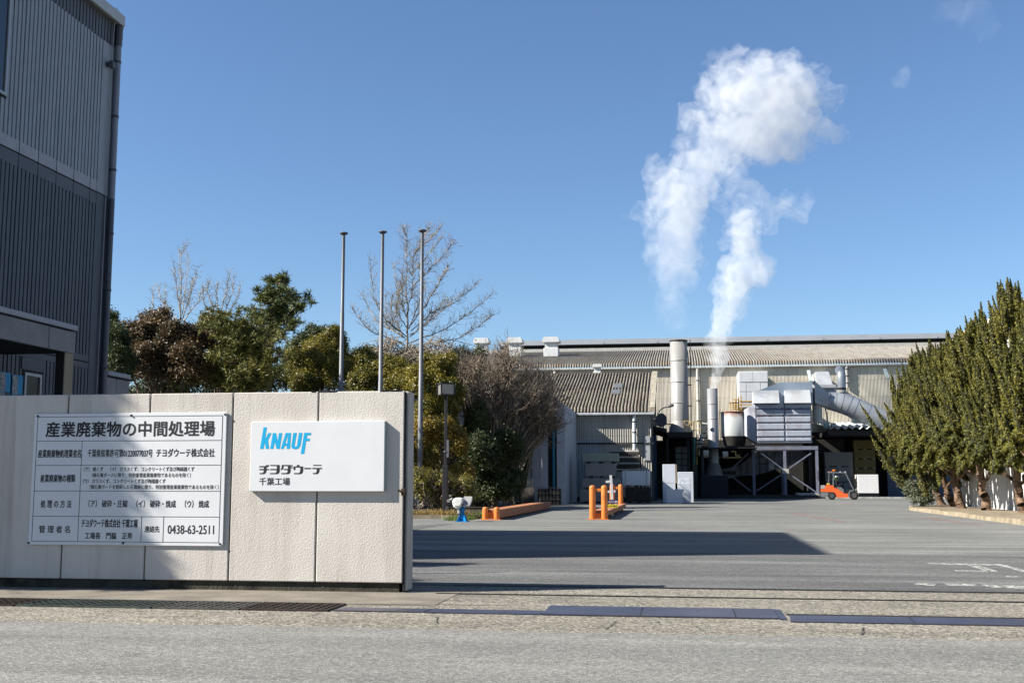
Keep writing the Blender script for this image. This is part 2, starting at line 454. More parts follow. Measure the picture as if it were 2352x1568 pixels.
marking('faint white paint traces in the yard', [[Z4(930, 95), Z4(1150, 112), Z4(1400, 150), Z4(1330, 152), Z4(1150, 122), Z4(930, 100)], [Z4(1170, 18), Z4(1210, 20), Z4(1210, 25), Z4(1170, 24)], [Z4(800, 25), Z4(1040, 27), Z4(1040, 30), Z4(800, 30)]], M_FPAINT)
Z3 = lambda x, y: (918.7 + .31737 * x, 1148.4 + .31737 * y)
marking('pale worn stain line in the mid yard', [[Z3(1600, 195), Z3(2300, 190), Z3(2352, 215), Z3(1650, 212)]], M_FPAINT)

# ------------------------------------------------------------------ gate wall with panels
WY = 15.21
M_STUCCO = None
def stucco():
    m = bpy.data.materials.new('cream stucco'); m.use_nodes = True; k = NT(m); b = m.node_tree.nodes['Principled BSDF']
    b.inputs['Roughness'].default_value = 0.88; b.inputs['Specular IOR Level'].default_value = 0.2
    base = k.ramp(k.noise(0.8, 5, 0.6), [(0.3, (0.43, 0.395, 0.355)), (0.7, (0.50, 0.465, 0.42))])
    st = k.noise(1.4, 6, 0.6, stretch=(1.6, 1, 0.18))
    base = k.mix(k.ramp(st, [(0.50, (0, 0, 0)), (0.75, (0.6,) * 3)]), base, (0.31, 0.275, 0.235))
    st2 = k.noise(2.6, 6, 0.7, stretch=(2.2, 1, 0.10)); base = k.mix(k.ramp(st2, [(0.56, (0, 0, 0)), (0.72, (0.55,) * 3)]), base, (0.27, 0.245, 0.21))
    k.link(base, b.inputs['Base Color'])
    h = k.math('ADD', k.noise(42, 4, 0.6), k.math('MULTIPLY', k.noise(100, 3, 0.6), 0.45))
    hr = k.ramp(h, [(0.55, (0, 0, 0)), (0.95, (1, 1, 1))])
    bn = k.node('ShaderNodeBump', i_Strength=0.55, i_Distance=0.005)
    k.link(hr, bn.inputs['Height']); k.link(bn.outputs[0], b.inputs['Normal'])
    return m
M_STUCCO = stucco()
M_PLAINC = mat('bare painted concrete', (0.50, 0.48, 0.45), 0.85, var=0.1, stain=(0.3, 0.27, 0.22), samount=0.5, bump=0.15, bscale=40)
M_GROOVE = mat('groove filler', (0.20, 0.165, 0.12), 0.9, var=0.3)
M_BLACKEDGE = mat('black weathered edge', (0.025, 0.024, 0.022), 0.9, var=0.5, vscale=8)
wall = thing('gate_wall', 'cream stucco boundary wall of tall panels carrying two white sign boards', 'wall', (-8, 15.4, 0))
jx = [-14.6, -13.3, -12.05, -10.8] + [aty(u, 1120, WY).x for u in (148, 338, 530, 728)] + [-3.775]
TOP, BOT, TH = 2.742, 0.135, 0.34
for i in range(len(jx) - 1):
    b = MB(); g = 0.010
    b.bbox(jx[i] + (g if i else 0), jx[i + 1] - (g if i < len(jx) - 2 else 0), WY, WY + TH, BOT, TOP, 0.012, 2)
    b.build('wall_panel', M_STUCCO, wall)
b = MB()
for x in jx[1:-1]: b.box(x - g, x + g, WY + 0.02, WY + TH - 0.02, BOT + 0.01, TOP - 0.06)
b.build('joint_filler', M_GROOVE, wall)
b = MB(); b.box(jx[0], -3.83, WY + 0.04, WY + TH - 0.02, 0, BOT + 0.02); b.build('plinth', M_MOSS, wall)
# right hand end: plain concrete return with a dark weathered joint strip
b = MB(); b.bbox(-3.775 + .002, -3.725, WY + 0.05, WY + TH + 0.04, 0.03, TOP - 0.004, 0.008); b.build('end_return', M_PLAINC, wall)
b = MB(); b.box(-3.775 + .001, -3.752, WY + 0.012, WY + 0.05, 0.03, TOP - 0.03); b.build('end_joint', M_BLACKEDGE, wall)
b = MB()
rg = random.Random(5)
for i in range(26):
    x = rg.choice((-4.9, -3.85, -4.05)) + rg.gauss(0, 0.12); b.bbox(x - .03, x + .03, WY - .003, WY + .03, TOP - .012, TOP + .006 + rg.random() * .008, .004, 1)
b.build('moss', M_BLACKEDGE, wall)
# rusty bolt stub on the right edge
hb = MB(); p = aty(931, 1126, WY)
hb.cyl((-3.83, WY - .05, p.z), (-3.83, WY + .02, p.z), .012); hb.cyl((-3.83, WY - .035, p.z), (-3.74, WY - .02, p.z - .03), .014); hb.bbox(-3.8, -3.74, WY - .03, WY + .03, p.z - .07, p.z + .03, .008)
hb.build('hinge_stub', mat('old rust', (0.05, 0.03, 0.02), .9, var=.4), wall)

# ------------------------------------------------------------------ sign boards
M_SIGN = mat('white sign enamel', (0.77, 0.775, 0.78), 0.45, var=0.02, spec=0.3)
M_INK = mat('black sign lettering', (0.018, 0.018, 0.02), 0.6, var=0.05)
M_BLUE = mat('bright blue lettering', (0.0, 0.42, 0.74), 0.5, var=0.03)
M_BOLT = mat('sign bolt', (0.05, 0.05, 0.055), 0.5, 0.6)
M_GREENEDGE = mat('pale green glass edge', (0.45, 0.60, 0.52), 0.4, var=0.05)
Z1 = lambda x, y: (.29296 * x, 861.3 + .29296 * y)
Z2 = lambda x, y: (516.8 + .29296 * x, 861.3 + .29296 * y)
sy = WY - 0.03
def z1p(x, y): return aty(*Z1(x, y), sy)
def fit(name, body, parent, zz, y, box, m, bold=0.0):
    xa, ya, xb, yb = box; xm, ym = (xa + xb) / 2, (ya + yb) / 2
    text(name, body, m, parent, aty(*zz(xa, ym), y).x, aty(*zz(xb, ym), y).x, aty(*zz(xm, yb), y).z, aty(*zz(xm, ya), y).z, y, bold)
tl, tr, br, bl = z1p(285, 305), z1p(1785, 288), z1p(1740, 1335), z1p(208, 1332)
nx0, nx1 = (tl.x + bl.x) / 2, (tr.x + br.x) / 2; nz1, nz0 = (tl.z + tr.z) / 2, (bl.z + br.z) / 2
notice = thing('notice_board', 'white rectangular notice board with black ruled table of Japanese text, bolted at its rim', 'notice board', ((nx0 + nx1) / 2, sy, nz0))
b = MB(); b.bbox(nx0, nx1, sy, sy + 0.022, nz0, nz1, 0.006, 2); b.build('board', M_SIGN, notice)
b = MB(); th = 0.0032
def rl(p0, p1, horiz):
    a = z1p(*p0); c = z1p(*p1)
    if horiz:
        z = (a.z + c.z) / 2; b.box(a.x, c.x, sy - .0022, sy - .0008, z - th, z + th)
    else:
        x = (a.x + c.x) / 2; b.box(x - th, x + th, sy - .0022, sy - .0008, c.z, a.z)
rows = [((297, 330), (1752, 315)), ((297, 520), (1742, 507)), ((297, 710), (1733, 700)), ((268, 910), (1723, 905)), ((252, 1107), (1717, 1107)), ((238, 1303), (1708, 1307))]
la, ra = (z1p(308, 330).x + z1p(238, 1303).x) / 2, (z1p(1752, 315).x + z1p(1708, 1307).x) / 2
zr = [(z1p(*p).z + z1p(*q).z) / 2 for p, q in rows]
for z in zr: b.box(la, ra, sy - .0022, sy - .0008, z - th, z + th)
for x in (la, ra): b.box(x - th, x + th, sy - .0026, sy - .0009, zr[-1], zr[0])
v1 = (z1p(652, 518).x + z1p(602, 1300).x) / 2; v2 = (z1p(1112, 1107).x + z1p(1103, 1303).x) / 2; v3 = (z1p(1285, 1107).x + z1p(1274, 1305).x) / 2
b.box(v1 - th, v1 + th, sy - .0026, sy - .0009, zr[-1], zr[1])
for x in (v2, v3): b.box(x - th, x + th, sy - .0026, sy - .0009, zr[-1], zr[-2])
b.build('ruled_lines', M_INK, notice)
T = [('産業廃棄物の中間処理場', (362, 362, 1683, 480), .026), ('産業廃棄物処理業者名', (300, 583, 635, 645), .02), ('千葉県知事許可第01220077037号', (688, 580, 1195, 642), .016), ('チヨダウーテ株式会社', (1225, 575, 1682, 640), .02),
     ('産業廃棄物の種類', (318, 778, 590, 838), .02), ('（ア） 紙くず 　（イ） ガラスくず、コンクリートくず及び陶磁器くず', (657, 718, 1523, 753), .014), ('（廃石膏ボードに限り、特別管理産業廃棄物であるものを除く）', (720, 765, 1495, 800), .01),
     ('（ウ） ガラスくず、コンクリートくず及び陶磁器くず', (650, 812, 1297, 847), .014), ('（廃石膏ボードを粉砕した石膏紛に限り、特別管理産業廃棄物であるものを除く）', (703, 858, 1713, 893), .01),
     ('処 理 の 方 法', (320, 978, 560, 1038), .018), ('（ア） 破砕・圧縮　（イ） 破砕・焼成　（ウ） 焼成', (695, 978, 1637, 1036), .014), ('管 理 者 名', (307, 1178, 549, 1235), .018),
     ('チヨダウーテ株式会社 千葉工場', (640, 1128, 1078, 1192), .02), ('工場長　門脇　正寿', (666, 1232, 1037, 1283), .02), ('連絡先', (1133, 1180, 1250, 1230), .014), ('0438-63-2511', (1315, 1175, 1677, 1243), .014)]
for body, box, bold in T: fit('lettering', body, notice, Z1, sy, box, M_INK, bold)
for q in ((298, 322), (1030, 315), (1765, 308), (226, 1313), (965, 1315), (1725, 1322)):
    p = z1p(*q); b = MB(); b.cyl((p.x, sy, p.z), (p.x, sy - .018, p.z), .016, .013, 10); b.build('bolt', M_BOLT, notice)

ky = WY - 0.075
def k2(x, y): return aty(*Z2(x, y), ky)
tl, tr, br, bl = k2(205, 365), k2(1254, 357), k2(1246, 912), k2(190, 908)
kx0, kx1 = (tl.x + bl.x) / 2, (tr.x + br.x) / 2; kz1, kz0 = (tl.z + tr.z) / 2, (bl.z + br.z) / 2
comp = thing('company_sign', 'thick white wall sign with slanted bright blue lettering above black katakana', 'sign', ((kx0 + kx1) / 2, WY, kz0))
b = MB(); b.bbox(kx0, kx1, ky, WY, kz0, kz1, 0.006, 2); b.build('board', M_SIGN, comp)
b = MB(); b.box(kx1 - .001, kx1 + .004, ky + .012, WY - .01, kz0 + .01, kz1 - .01); b.build('side_edge', M_GREENEDGE, comp)
LG = lambda x, y: ((1030 + x * 260 / 2352) * .57422, (1700 + y * 260 / 2352) * .57422)
KT = lambda x, y: ((1030 + x * 270 / 2352) * .57422, (1840 + y * 270 / 2352) * .57422)
def glyphs(name, fn, polys, m, parent, y):
    """flat letter outlines, holes allowed: every entry is a list of loops"""
    mb = MB()
    for loops in polys:
        cu = bpy.data.curves.new('outline', 'CURVE'); cu.dimensions = '2D'; cu.fill_mode = 'BOTH'
        for lp in loops:
            sp = cu.splines.new('POLY'); sp.points.add(len(lp) - 1); sp.use_cyclic_u = True
            for i, q in enumerate(lp):
                P = aty(*fn(*q), y); sp.points[i].co = (P.x, P.z, 0, 1)
        o = bpy.data.objects.new('outline', cu); COL.objects.link(o)
        dg = bpy.context.evaluated_depsgraph_get(); dg.update()
        me = bpy.data.meshes.new_from_object(o.evaluated_get(dg))
        mb.add([(v.co.x, y - .002, v.co.y) for v in me.vertices], [tuple(p.vertices) for p in me.polygons])
        bpy.data.objects.remove(o); bpy.data.curves.remove(cu); bpy.data.meshes.remove(me)
    return mb.build(name, m, parent)
def arc(cx, cy, rx, ry, a0, a1, n=8): return [(cx + rx * math.cos(R(a0 + (a1 - a0) * i / n)), cy + ry * math.sin(R(a0 + (a1 - a0) * i / n))) for i in range(n + 1)]
glyphs('blue_lettering', LG, [
    [[(218, 72), (337, 72), (268, 515), (388, 280), (505, 282), (380, 540), (418, 852), (300, 852), (258, 605), (212, 852), (90, 855)]],
    [[(553, 280), (670, 280), (726, 575), (778, 280), (892, 280), (800, 852), (682, 852), (625, 577), (572, 852), (458, 852)]],
    [[(1020, 276), (1213, 276), (1170, 850), (1052, 850), (1060, 745), (975, 745), (950, 850), (838, 852)], [(1090, 365), (1105, 365), (1075, 656), (1005, 656)]],
    [[(1295, 275), (1420, 275), (1340, 730), (1350, 755), (1380, 768), (1410, 760), (1428, 730), (1500, 272), (1623, 272), (1555, 715), (1520, 790), (1460, 845), (1380, 862), (1290, 855), (1240, 820), (1220, 770)]],
    [[(1690, 270), (1940, 270), (1925, 357), (1797, 360), (1777, 478), (1893, 480), (1878, 570), (1757, 572), (1685, 1030), (1563, 1030)]]], M_BLUE, comp, ky)
glyphs('katakana_lettering', KT, [
    [[(62, 200), (255, 200), (295, 188), (312, 162), (405, 162), (385, 205), (350, 235), (315, 238), (313, 300), (400, 300), (396, 338), (312, 340), (300, 410), (270, 455), (215, 480), (72, 480), (72, 443), (175, 440), (205, 420), (220, 340), (60, 338), (62, 300), (222, 300), (225, 240), (62, 238)]],
    [[(440, 160), (775, 160), (770, 380), (750, 440), (700, 475), (650, 480), (430, 478), (432, 443), (620, 440), (655, 420), (668, 340), (435, 338), (437, 300), (670, 300), (678, 200), (672, 196), (440, 194)]],
    [[(845, 160), (1160, 160), (1150, 380), (1130, 440), (1090, 475), (1040, 480), (825, 478), (827, 443), (1000, 440), (1040, 420), (1052, 340), (920, 338), (922, 300), (1057, 300), (1060, 200), (910, 196), (900, 270), (880, 315), (850, 330), (810, 335), (812, 300), (832, 285), (840, 250)]],
    [arc(1198, 185, 24, 27, 0, 345, 14)], [arc(1195, 253, 24, 27, 0, 345, 14)],
    [[(1372, 160), (1460, 160), (1458, 213), (1590, 213), (1588, 370), (1565, 430), (1530, 470), (1480, 480), (1265, 478), (1266, 443), (1430, 440), (1470, 420), (1490, 350), (1493, 255), (1488, 248), (1318, 250), (1315, 335), (1250, 335), (1252, 213), (1370, 213)]],
    [[(1625, 262), (1868, 262), (1868, 304), (1625, 304)]],
    [[(1940, 157), (2230, 157), (2230, 190), (1940, 190)]],
    [[(1908, 262), (2250, 262), (2250, 302), (2160, 302), (2155, 380), (2135, 430), (2095, 470), (2040, 478), (1925, 476), (1926, 440), (2010, 438), (2045, 420), (2060, 380), (2067, 302), (1908, 302)]]], M_INK, comp, ky)
fit('plant_lettering', '千葉工場', comp, KT, ky, (58, 605, 1128, 865), M_INK, .012)
# ------------------------------------------------------------------ tall office block on the left
FX, BY0, BY1, BH = -15.29, 17.9, 28.15, 14.25
M_PUP = mat('pale ribbed cladding', (0.29, 0.32, 0.365), 0.5, var=0.06, stain=(0.22, 0.25, 0.29), samount=0.4)
M_PLO = mat('dark ribbed cladding', (0.080, 0.092, 0.112), 0.5, var=0.08, stain=(0.07, 0.08, 0.10), samount=0.4)
M_BAND = mat('grey flashing', (0.33, 0.35, 0.39), 0.5, var=0.06)
M_DBAND = mat('dark flashing', (0.085, 0.095, 0.115), 0.5, var=0.06)
M_JOINT = mat('black panel joint', (0.01, 0.01, 0.012), 0.8)
M_GUT = mat('pale grey gutter', (0.42, 0.46, 0.48), 0.5, var=0.05)
M_PIPE = mat('grey downpipe', (0.24, 0.26, 0.31), 0.4, var=0.05)
M_GLASS = mat('dark window glass', (0.02, 0.025, 0.03), 0.06, var=0.02, spec=0.8)
M_ALU = mat('aluminium frame', (0.42, 0.44, 0.47), 0.4, 0.3, var=0.04)
M_FASCIA = mat('granite fascia panel', (0.27, 0.275, 0.285), 0.6, var=0.12, vscale=2, fine=0.3, fscale=35)
M_COLUMN = mat('beige column panel', (0.33, 0.28, 0.19), 0.6, var=0.1, fine=0.2, fscale=40)
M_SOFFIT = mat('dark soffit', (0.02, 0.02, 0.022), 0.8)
off = thing('office_building', 'tall shaded office block in ribbed grey cladding, pale above and dark below', 'building', (-20, 23, 0))
def ribbed(x, y0, y1, z0, z1, pitch=0.162, groove=0.048, depth=0.06, joint=5):
    """panel ribs with narrow recessed grooves, every fifth one a deep black joint"""
    a, j = MB(), MB(); n = int(round((y1 - y0) / pitch)); p = (y1 - y0) / n; prof = []
    for i in range(n):
        ya = y0 + i * p; g = groove * (1.25 if i % joint == 0 else 1.0)
        prof += [(x, ya + g / 2, z0), (x, ya + p - g / 2, z0)]
        if i < n - 1: prof += [(x - depth, ya + p - g / 2 + .006, z0), (x - depth, ya + p + g / 2 - .006, z0)]
        if i % joint == 0 and i: j.box(x - depth - .002, x - depth + .008, ya - g * .42, ya + g * .42, z0, z1)
    a.sheet(prof, (0, 0, z1 - z0))
    return a, j
zb = 9.14
a, j = ribbed(FX, BY0 + .1, 27.45, zb + .30, 13.35); a.build('upper_cladding', M_PUP, off, fix=False); j.build('panel_joint', M_JOINT, off)
a, j = ribbed(FX, BY0 + .1, 27.45, 4.75, zb - .32); a.build('lower_cladding', M_PLO, off, fix=False); j.build('panel_joint', M_JOINT, off)
a, j = ribbed(FX, BY0 + .1, 27.45, 0, 4.42); a.build('ground_floor_cladding', M_PLO, off, fix=False); j.build('panel_joint', M_JOINT, off)
b = MB(); b.box(FX - .3, FX + .004, BY0 + .1, 27.45, zb + .02, zb + .30); b.build('pale_band', M_BAND, off)
b = MB(); b.box(FX - .3, FX + .004, BY0 + .1, 27.45, zb - .32, zb - .02); b.build('dark_band', M_DBAND, off)
b = MB(); b.box(FX - .3, FX - .02, BY0 + .1, BY1 - .02, zb - .02, zb + .02)
y = BY0 + .3
while y < 27.4: b.box(FX - .29, FX + .006, y - .012, y + .012, zb - .32, zb + .30); y += .81
b.build('band_joint', M_JOINT, off)
b = MB(); b.box(FX - .3, FX + .004, BY0 + .1, 27.45, 4.42, 4.56); b.box(FX - .3, FX + .004, BY0 + .1, 27.45, 4.60, 4.75); b.build('sill_band', M_DBAND, off)
b = MB(); b.box(FX - .3, FX - .012, BY0 + .1, 27.45, 4.56, 4.60); b.build('sill_joint', M_JOINT, off)
b = MB(); b.box(FX - .3, FX + .012, 27.45, BY1, zb + .02, 13.35); b.build('corner_panel', M_PUP, off)
b = MB(); b.box(FX - .3, FX + .012, 27.45, BY1, 0, zb - .02); b.build('dark_corner_panel', M_PLO, off)
a, j = ribbed(FX + .002, BY0 + .1, BY1, 13.35, 14.0); a.build('eave_band', mat('dark eave cladding', (0.10, 0.11, 0.13), .5, var=.06), off, fix=False)
b = MB(); b.box(-27, FX - .31, BY0, BY1 - .01, 0, 14.0); b.box(FX - .31, FX - .05, BY0, BY0 + .1, 0, 14); b.box(FX - .31, FX - .06, BY1 - .03, BY1, 0, 13.98); b.build('core', M_PLO, off)
b = MB(); b.box(-27.2, FX + .12, BY0 - .2, BY1 + .12, 14.0, 14.26); b.build('roof', mat('flat roof', (.2, .2, .2)), off)
b = MB(); b.bbox(FX + .12, FX + .22, BY0 - .2, BY1 + .05, 14.0, 14.30, .02); b.build('gutter', M_GUT, off)
# downpipe with hopper, brackets and a thin cable
px, py = FX + .105, BY1 - .06
dp = MB(); dp.cyl((px, py, 0.2), (px, py, 9.1), .082, n=16); d0 = dp.build('downpipe', mat('dark downpipe', (.085, .092, .115), .4, var=.05), off)
dp = MB(); dp.cyl((px, py, 9.1), (px, py, 13.55), .082, n=16); dp.build('upper_downpipe', M_PIPE, off)
dp = MB(); dp.lathe(px, py, [(.084, 13.4), (.096, 13.42), (.096, 13.6), (.102, 13.62), (.102, 13.9), (.115, 13.92), (.115, 13.98), (0, 14.08)]); dp.build('hopper', M_PLO, off)
for z in (4.5, 6.6, 8.15, 9.9, 11.4, 12.95):
    b = MB(); b.lathe(px, py, [(.083, z - .03), (.094, z - .03), (.094, z + .03), (.083, z + .03)]); b.box(FX, px - .08, py - .02, py + .02, z - .025, z + .025); b.build('pipe_bracket', M_DBAND, d0)
b = MB(); b.tube([(FX + .05, py - .25, 2), (FX + .06, py - .24, 6), (FX + .05, py - .22, 9), (FX + .09, py - .26, 11), (FX + .06, py - .24, 13.0), (FX + .12, py - .3, 13.9), (FX + .2, py - .25, 14.33), (FX + .24, py - .5, 14.3)], .012, 6); b.build('cable', M_BAND, off)
b = MB(); b.cyl((FX, py - .4, 12.75), (FX + .16, py - .4, 12.72), .07); b.bbox(FX + .1, FX + .24, py - .5, py - .33, 12.62, 12.82, .03); b.build('camera_housing', M_DBAND, off)
# upper window at the picture edge
def window(y0, y1, z0, z1, pane=M_GLASS, x=FX):
    b = MB()
    for q in ((y0, y0 + .07, z0, z1), (y1 - .07, y1, z0, z1), (y0 + .07, y1 - .07, z0, z0 + .07), (y0 + .07, y1 - .07, z1 - .07, z1)): b.box(x - .05, x + .05, *q)
    f = b.build('window', M_ALU, off)
    b = MB(); b.box(x - .03, x + .015, y0 + .07, y1 - .07, z0 + .07, z1 - .07); b.build('pane', pane, f)
    b = MB(); b.box(x + .005, x + .012, y0 - .05, y1 + .05, z0 - .05, z1 + .05); b.build('reveal', M_JOINT, f)
    return f
window(21.4, 23.2, 10.3, 12.9)
window(24.54, 25.25, 1.7, 4.05, mat('brown door glass', (0.05, 0.045, 0.038), 0.15, var=.1))
b = MB(); b.box(FX + .002, FX + .03, 24.42, 25.4, 4.12, 4.4); b.build('door_lintel', M_DBAND, off)
window(26.4, 26.65, 1.5, 3.7)
# canopy
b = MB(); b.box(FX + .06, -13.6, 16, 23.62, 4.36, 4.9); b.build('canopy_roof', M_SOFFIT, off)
cy = [16, 18.1, 20.35, 22.55, 23.65]
for i in range(4):
    b = MB(); b.bbox(-13.6, -13.5, cy[i] + .012, cy[i + 1] - .012, 4.35, 4.83, .006, 1); b.build('canopy_panel', M_FASCIA, off)
b = MB(); b.box(-13.6, -13.54, 16, 23.64, 4.36, 4.86); b.build('canopy_joint', M_JOINT, off)
b = MB(); b.bbox(-13.66, -13.47, 16, 23.67, 4.87, 4.99, .01, 1); b.box(FX + .06, -13.66, 16, 23.66, 4.9, 4.985); b.build('canopy_coping', M_BAND, off)
b = MB(); b.bbox(-13.74, -13.52, 23.27, 23.62, 0, 4.35, .008, 1); cc_ = b.build('canopy_column', M_COLUMN, off)
b = MB(); b.box(-13.73, -13.535, 23.245, 23.268, 0, 4.34); b.build('painted_shade_face', M_SOFFIT, cc_)  # black sheet on the column front, deep shade put in as colour
# low wing behind, only its parapet shows
wing = thing('low_annex', 'low grey parapet wing behind the corner downpipe of the office block', 'building', (-18, 30, 0))
b = MB(); b.box(-24, FX - .03, BY1 + .2, 29.55, 0, 4.2); b.build('wall', M_PLO, wing)
for y0, y1 in ((BY1 + .2, 28.86), (28.88, 29.6)):
    b = MB(); b.bbox(FX - .03, FX + .06, y0, y1, 3.2, 4.27, .006, 1); b.build('parapet_panel', M_FASCIA, wing)
b = MB(); b.bbox(FX - .1, FX + .09, BY1 + .2, 29.62, 4.33, 4.45, .01, 1); b.build('coping', M_BAND, wing)
b = MB(); b.box(-24, FX + .03, BY1 + .2, 29.6, 4.19, 4.34); b.build('coping_joint', M_JOINT, wing)
# posters on the wall under the canopy
M_PBLUE = mat('poster blue', (0.0, 0.27, 0.55), 0.5, var=.03); M_PGREY = mat('poster grey photo', (0.30, 0.31, 0.33), .5, var=.45, vscale=12); M_PDARK = mat('poster dark photo', (0.06, 0.065, 0.08), .5, var=.5, vscale=14)
pl = ['blue and grey poster nearest the picture edge, upper row under the canopy', 'blue and grey poster between two others, upper row under the canopy', 'blue and grey poster next to the glazed door, upper row under the canopy',
      'blue and grey poster nearest the picture edge, lower row cut by the wall', 'blue and grey poster between two others, lower row cut by the wall', 'blue and grey poster next to the glazed door, lower row cut by the wall']
for r in range(2):
    for c in range(3):
        y1 = 24.45 - (2 - c) * .49; y0 = y1 - .42; z1 = (3.99 - .02 * c) - r * 1.16; z0 = z1 - 1.05
        t = thing('poster', pl[r * 3 + c], 'poster', (FX, (y0 + y1) / 2, z0), 'posters beside the office door')
        x = FX + .03; b = MB(); b.box(x, x + .02, y0, y1, z0, z1); b.build('sheet', M_PBLUE, t)
        b = MB(); b.box(x + .02, x + .022, y0 + .01, y0 + .21, z1 - .45, z1 - .02); b.box(x + .02, x + .022, y0 + .01, y0 + .20, z1 - .78, z1 - .47); b.build('grey_picture', M_PGREY, t)
        b = MB(); b.box(x + .02, x + .022, y0 + .22, y0 + .40, z1 - .78, z1 - .44); b.build('dark_picture', M_PDARK, t)
# ------------------------------------------------------------------ main factory hall
Z7 = lambda x, y: (1263.3 + .29296 * x, 746.5 + .29296 * y)
Z8 = lambda x, y: (1550.4 + .29296 * x, 746.5 + .29296 * y)
ZS = lambda x, y: (1492.9 + .14648 * x, 918.7 + .14648 * y)
def corr(b, x0, x1, path, pitch, amp, n=4):
    """corrugated sheet: path of (y, z) swept along x, waves stand off along the sheet normal"""
    m = int((x1 - x0) / pitch * n); P = [Vector((0, y, z)) for y, z in path]; N = []
    for i in range(len(P)):
        d = (P[min(i + 1, len(P) - 1)] - P[max(i - 1, 0)]).normalized(); N.append(Vector((0, -d.z, d.y)))
    vs, fs = [], []; k = len(P)
    for i in range(m + 1):
        x = x0 + (x1 - x0) * i / m; w = amp * math.sin(2 * PI * i / n + .4)
        for p, nn in zip(P, N): vs.append((x, p.y + nn.y * w, p.z + nn.z * w))
    for i in range(m):
        for q in range(k - 1): fs.append((i * k + q, (i + 1) * k + q, (i + 1) * k + q + 1, i * k + q + 1))
    b.add(vs, fs, True); return b
def slate(name, c, s1, s2, pitch, x0, x1, eave=None):
    c, s1, s2 = (tuple(q * KA for q in t) for t in (c, s1, s2))
    m = bpy.data.materials.new(name); m.use_nodes = True; k = NT(m); b = m.node_tree.nodes['Principled BSDF']
    b.inputs['Roughness'].default_value = .9; b.inputs['Specular IOR Level'].default_value = .15
    col = k.ramp(k.noise(1.2, 6, .65), [(.3, tuple(x * .62 for x in c)), (.7, c)])
    st = k.noise(0.9, 6, .7, stretch=(2.2, .25, .25))
    col = k.mix(k.ramp(st, [(.5, (0, 0, 0)), (.66, (.75,) * 3)]), col, s1)
    st = k.noise(2.0, 6, .7, stretch=(2.4, .3, .5))
    col = k.mix(k.ramp(st, [(.54, (0, 0, 0)), (.68, (.8,) * 3)]), col, s2)
    sp = k.noise(6, 3, .7); col = k.mix(k.ramp(sp, [(.6, (0, 0, 0)), (.68, (.5,) * 3)]), col, (.5, .48, .42))
    if eave:   # lichen and rust along the eave
        sz = k.node('ShaderNodeSeparateXYZ'); k.link(k.coord(), sz.inputs[0]); lo = k.node('ShaderNodeMapRange'); k.link(sz.outputs[2], lo.inputs[0]); lo.inputs[1].default_value = eave + 1.3; lo.inputs[2].default_value = eave + .2
        ef = k.math('MULTIPLY', lo.outputs[0], k.ramp(k.noise(1.1, 5, .7, stretch=(1.6, .3, .3)), [(.48, (0, 0, 0)), (.7, (.8, .8, .8))])); col = k.mix(ef, col, (.17, .10, .04))
    # darker colour along the valleys of the sheets
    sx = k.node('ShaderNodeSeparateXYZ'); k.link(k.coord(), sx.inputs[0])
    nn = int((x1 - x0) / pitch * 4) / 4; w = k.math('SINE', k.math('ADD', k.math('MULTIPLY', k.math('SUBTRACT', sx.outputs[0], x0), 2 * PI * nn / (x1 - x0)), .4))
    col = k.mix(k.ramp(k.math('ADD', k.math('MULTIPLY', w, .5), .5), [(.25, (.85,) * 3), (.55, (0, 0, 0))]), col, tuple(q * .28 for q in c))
    k.link(col, b.inputs['Base Color']); return m
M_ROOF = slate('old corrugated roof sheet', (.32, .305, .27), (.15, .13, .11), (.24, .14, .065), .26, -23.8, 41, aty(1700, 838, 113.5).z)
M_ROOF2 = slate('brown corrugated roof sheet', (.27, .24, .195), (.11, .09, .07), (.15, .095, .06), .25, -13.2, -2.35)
def cladding(name, c, dark, seam=0.0, scale=1.0):
    c = tuple(q * .8 for q in c); dark = tuple(q * KA for q in dark)
    m = bpy.data.materials.new(name); m.use_nodes = True; k = NT(m); b = m.node_tree.nodes['Principled BSDF']
    b.inputs['Roughness'].default_value = .8; b.inputs['Specular IOR Level'].default_value = .2
    col = k.ramp(k.noise(.35, 5, .6), [(.3, tuple(x * .8 for x in c)), (.7, c)])
    st = k.noise(.8, 6, .65, stretch=(2.5, 1, .2)); col = k.mix(k.ramp(st, [(.52, (0, 0, 0)), (.72, (.5,) * 3)]), col, dark)
    br = k.node('ShaderNodeTexBrick', offset=0.0, squash=1.0, i_Scale=1.0)
    br.inputs['Mortar Size'].default_value = .018; br.inputs['Brick Width'].default_value = .95 * scale; br.inputs['Row Height'].default_value = 1.62 * scale
    br.inputs['Color1'].default_value = (1, 1, 1, 1); br.inputs['Color2'].default_value = (.9, .9, .9, 1); br.inputs['Mortar'].default_value = (.62, .6, .57, 1)
    sx = k.node('ShaderNodeSeparateXYZ'); k.link(k.coord(), sx.inputs[0]); cx = k.node('ShaderNodeCombineXYZ'); k.link(sx.outputs[0], cx.inputs[0]); k.link(sx.outputs[2], cx.inputs[1])
    k.link(cx.outputs[0], br.inputs['Vector']); col = k.mix(1.0, col, br.outputs['Color'], 'MULTIPLY')
    k.link(col, b.inputs['Base Color']); return m
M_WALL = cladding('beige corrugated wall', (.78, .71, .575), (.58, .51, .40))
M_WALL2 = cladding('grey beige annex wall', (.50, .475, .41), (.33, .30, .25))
M_CAP = mat('grey ridge sheet', (.24, .26, .285), .5, var=.06, vscale=.5)
M_DARK = mat('dark recess', (.03, .034, .04), .8)
M_PALE = mat('pale ridge flashing', (.52, .51, .47), .7, var=.12)
M_WHITE = mat('white painted sheet', (.66, .675, .69), .5, var=.06, vscale=.8, stain=(.42, .36, .28), samount=.35)
M_STEEL = mat('galvanised sheet', (.40, .425, .455), .45, .25, var=.10, vscale=.7, stain=(.34, .35, .36), samount=.5)
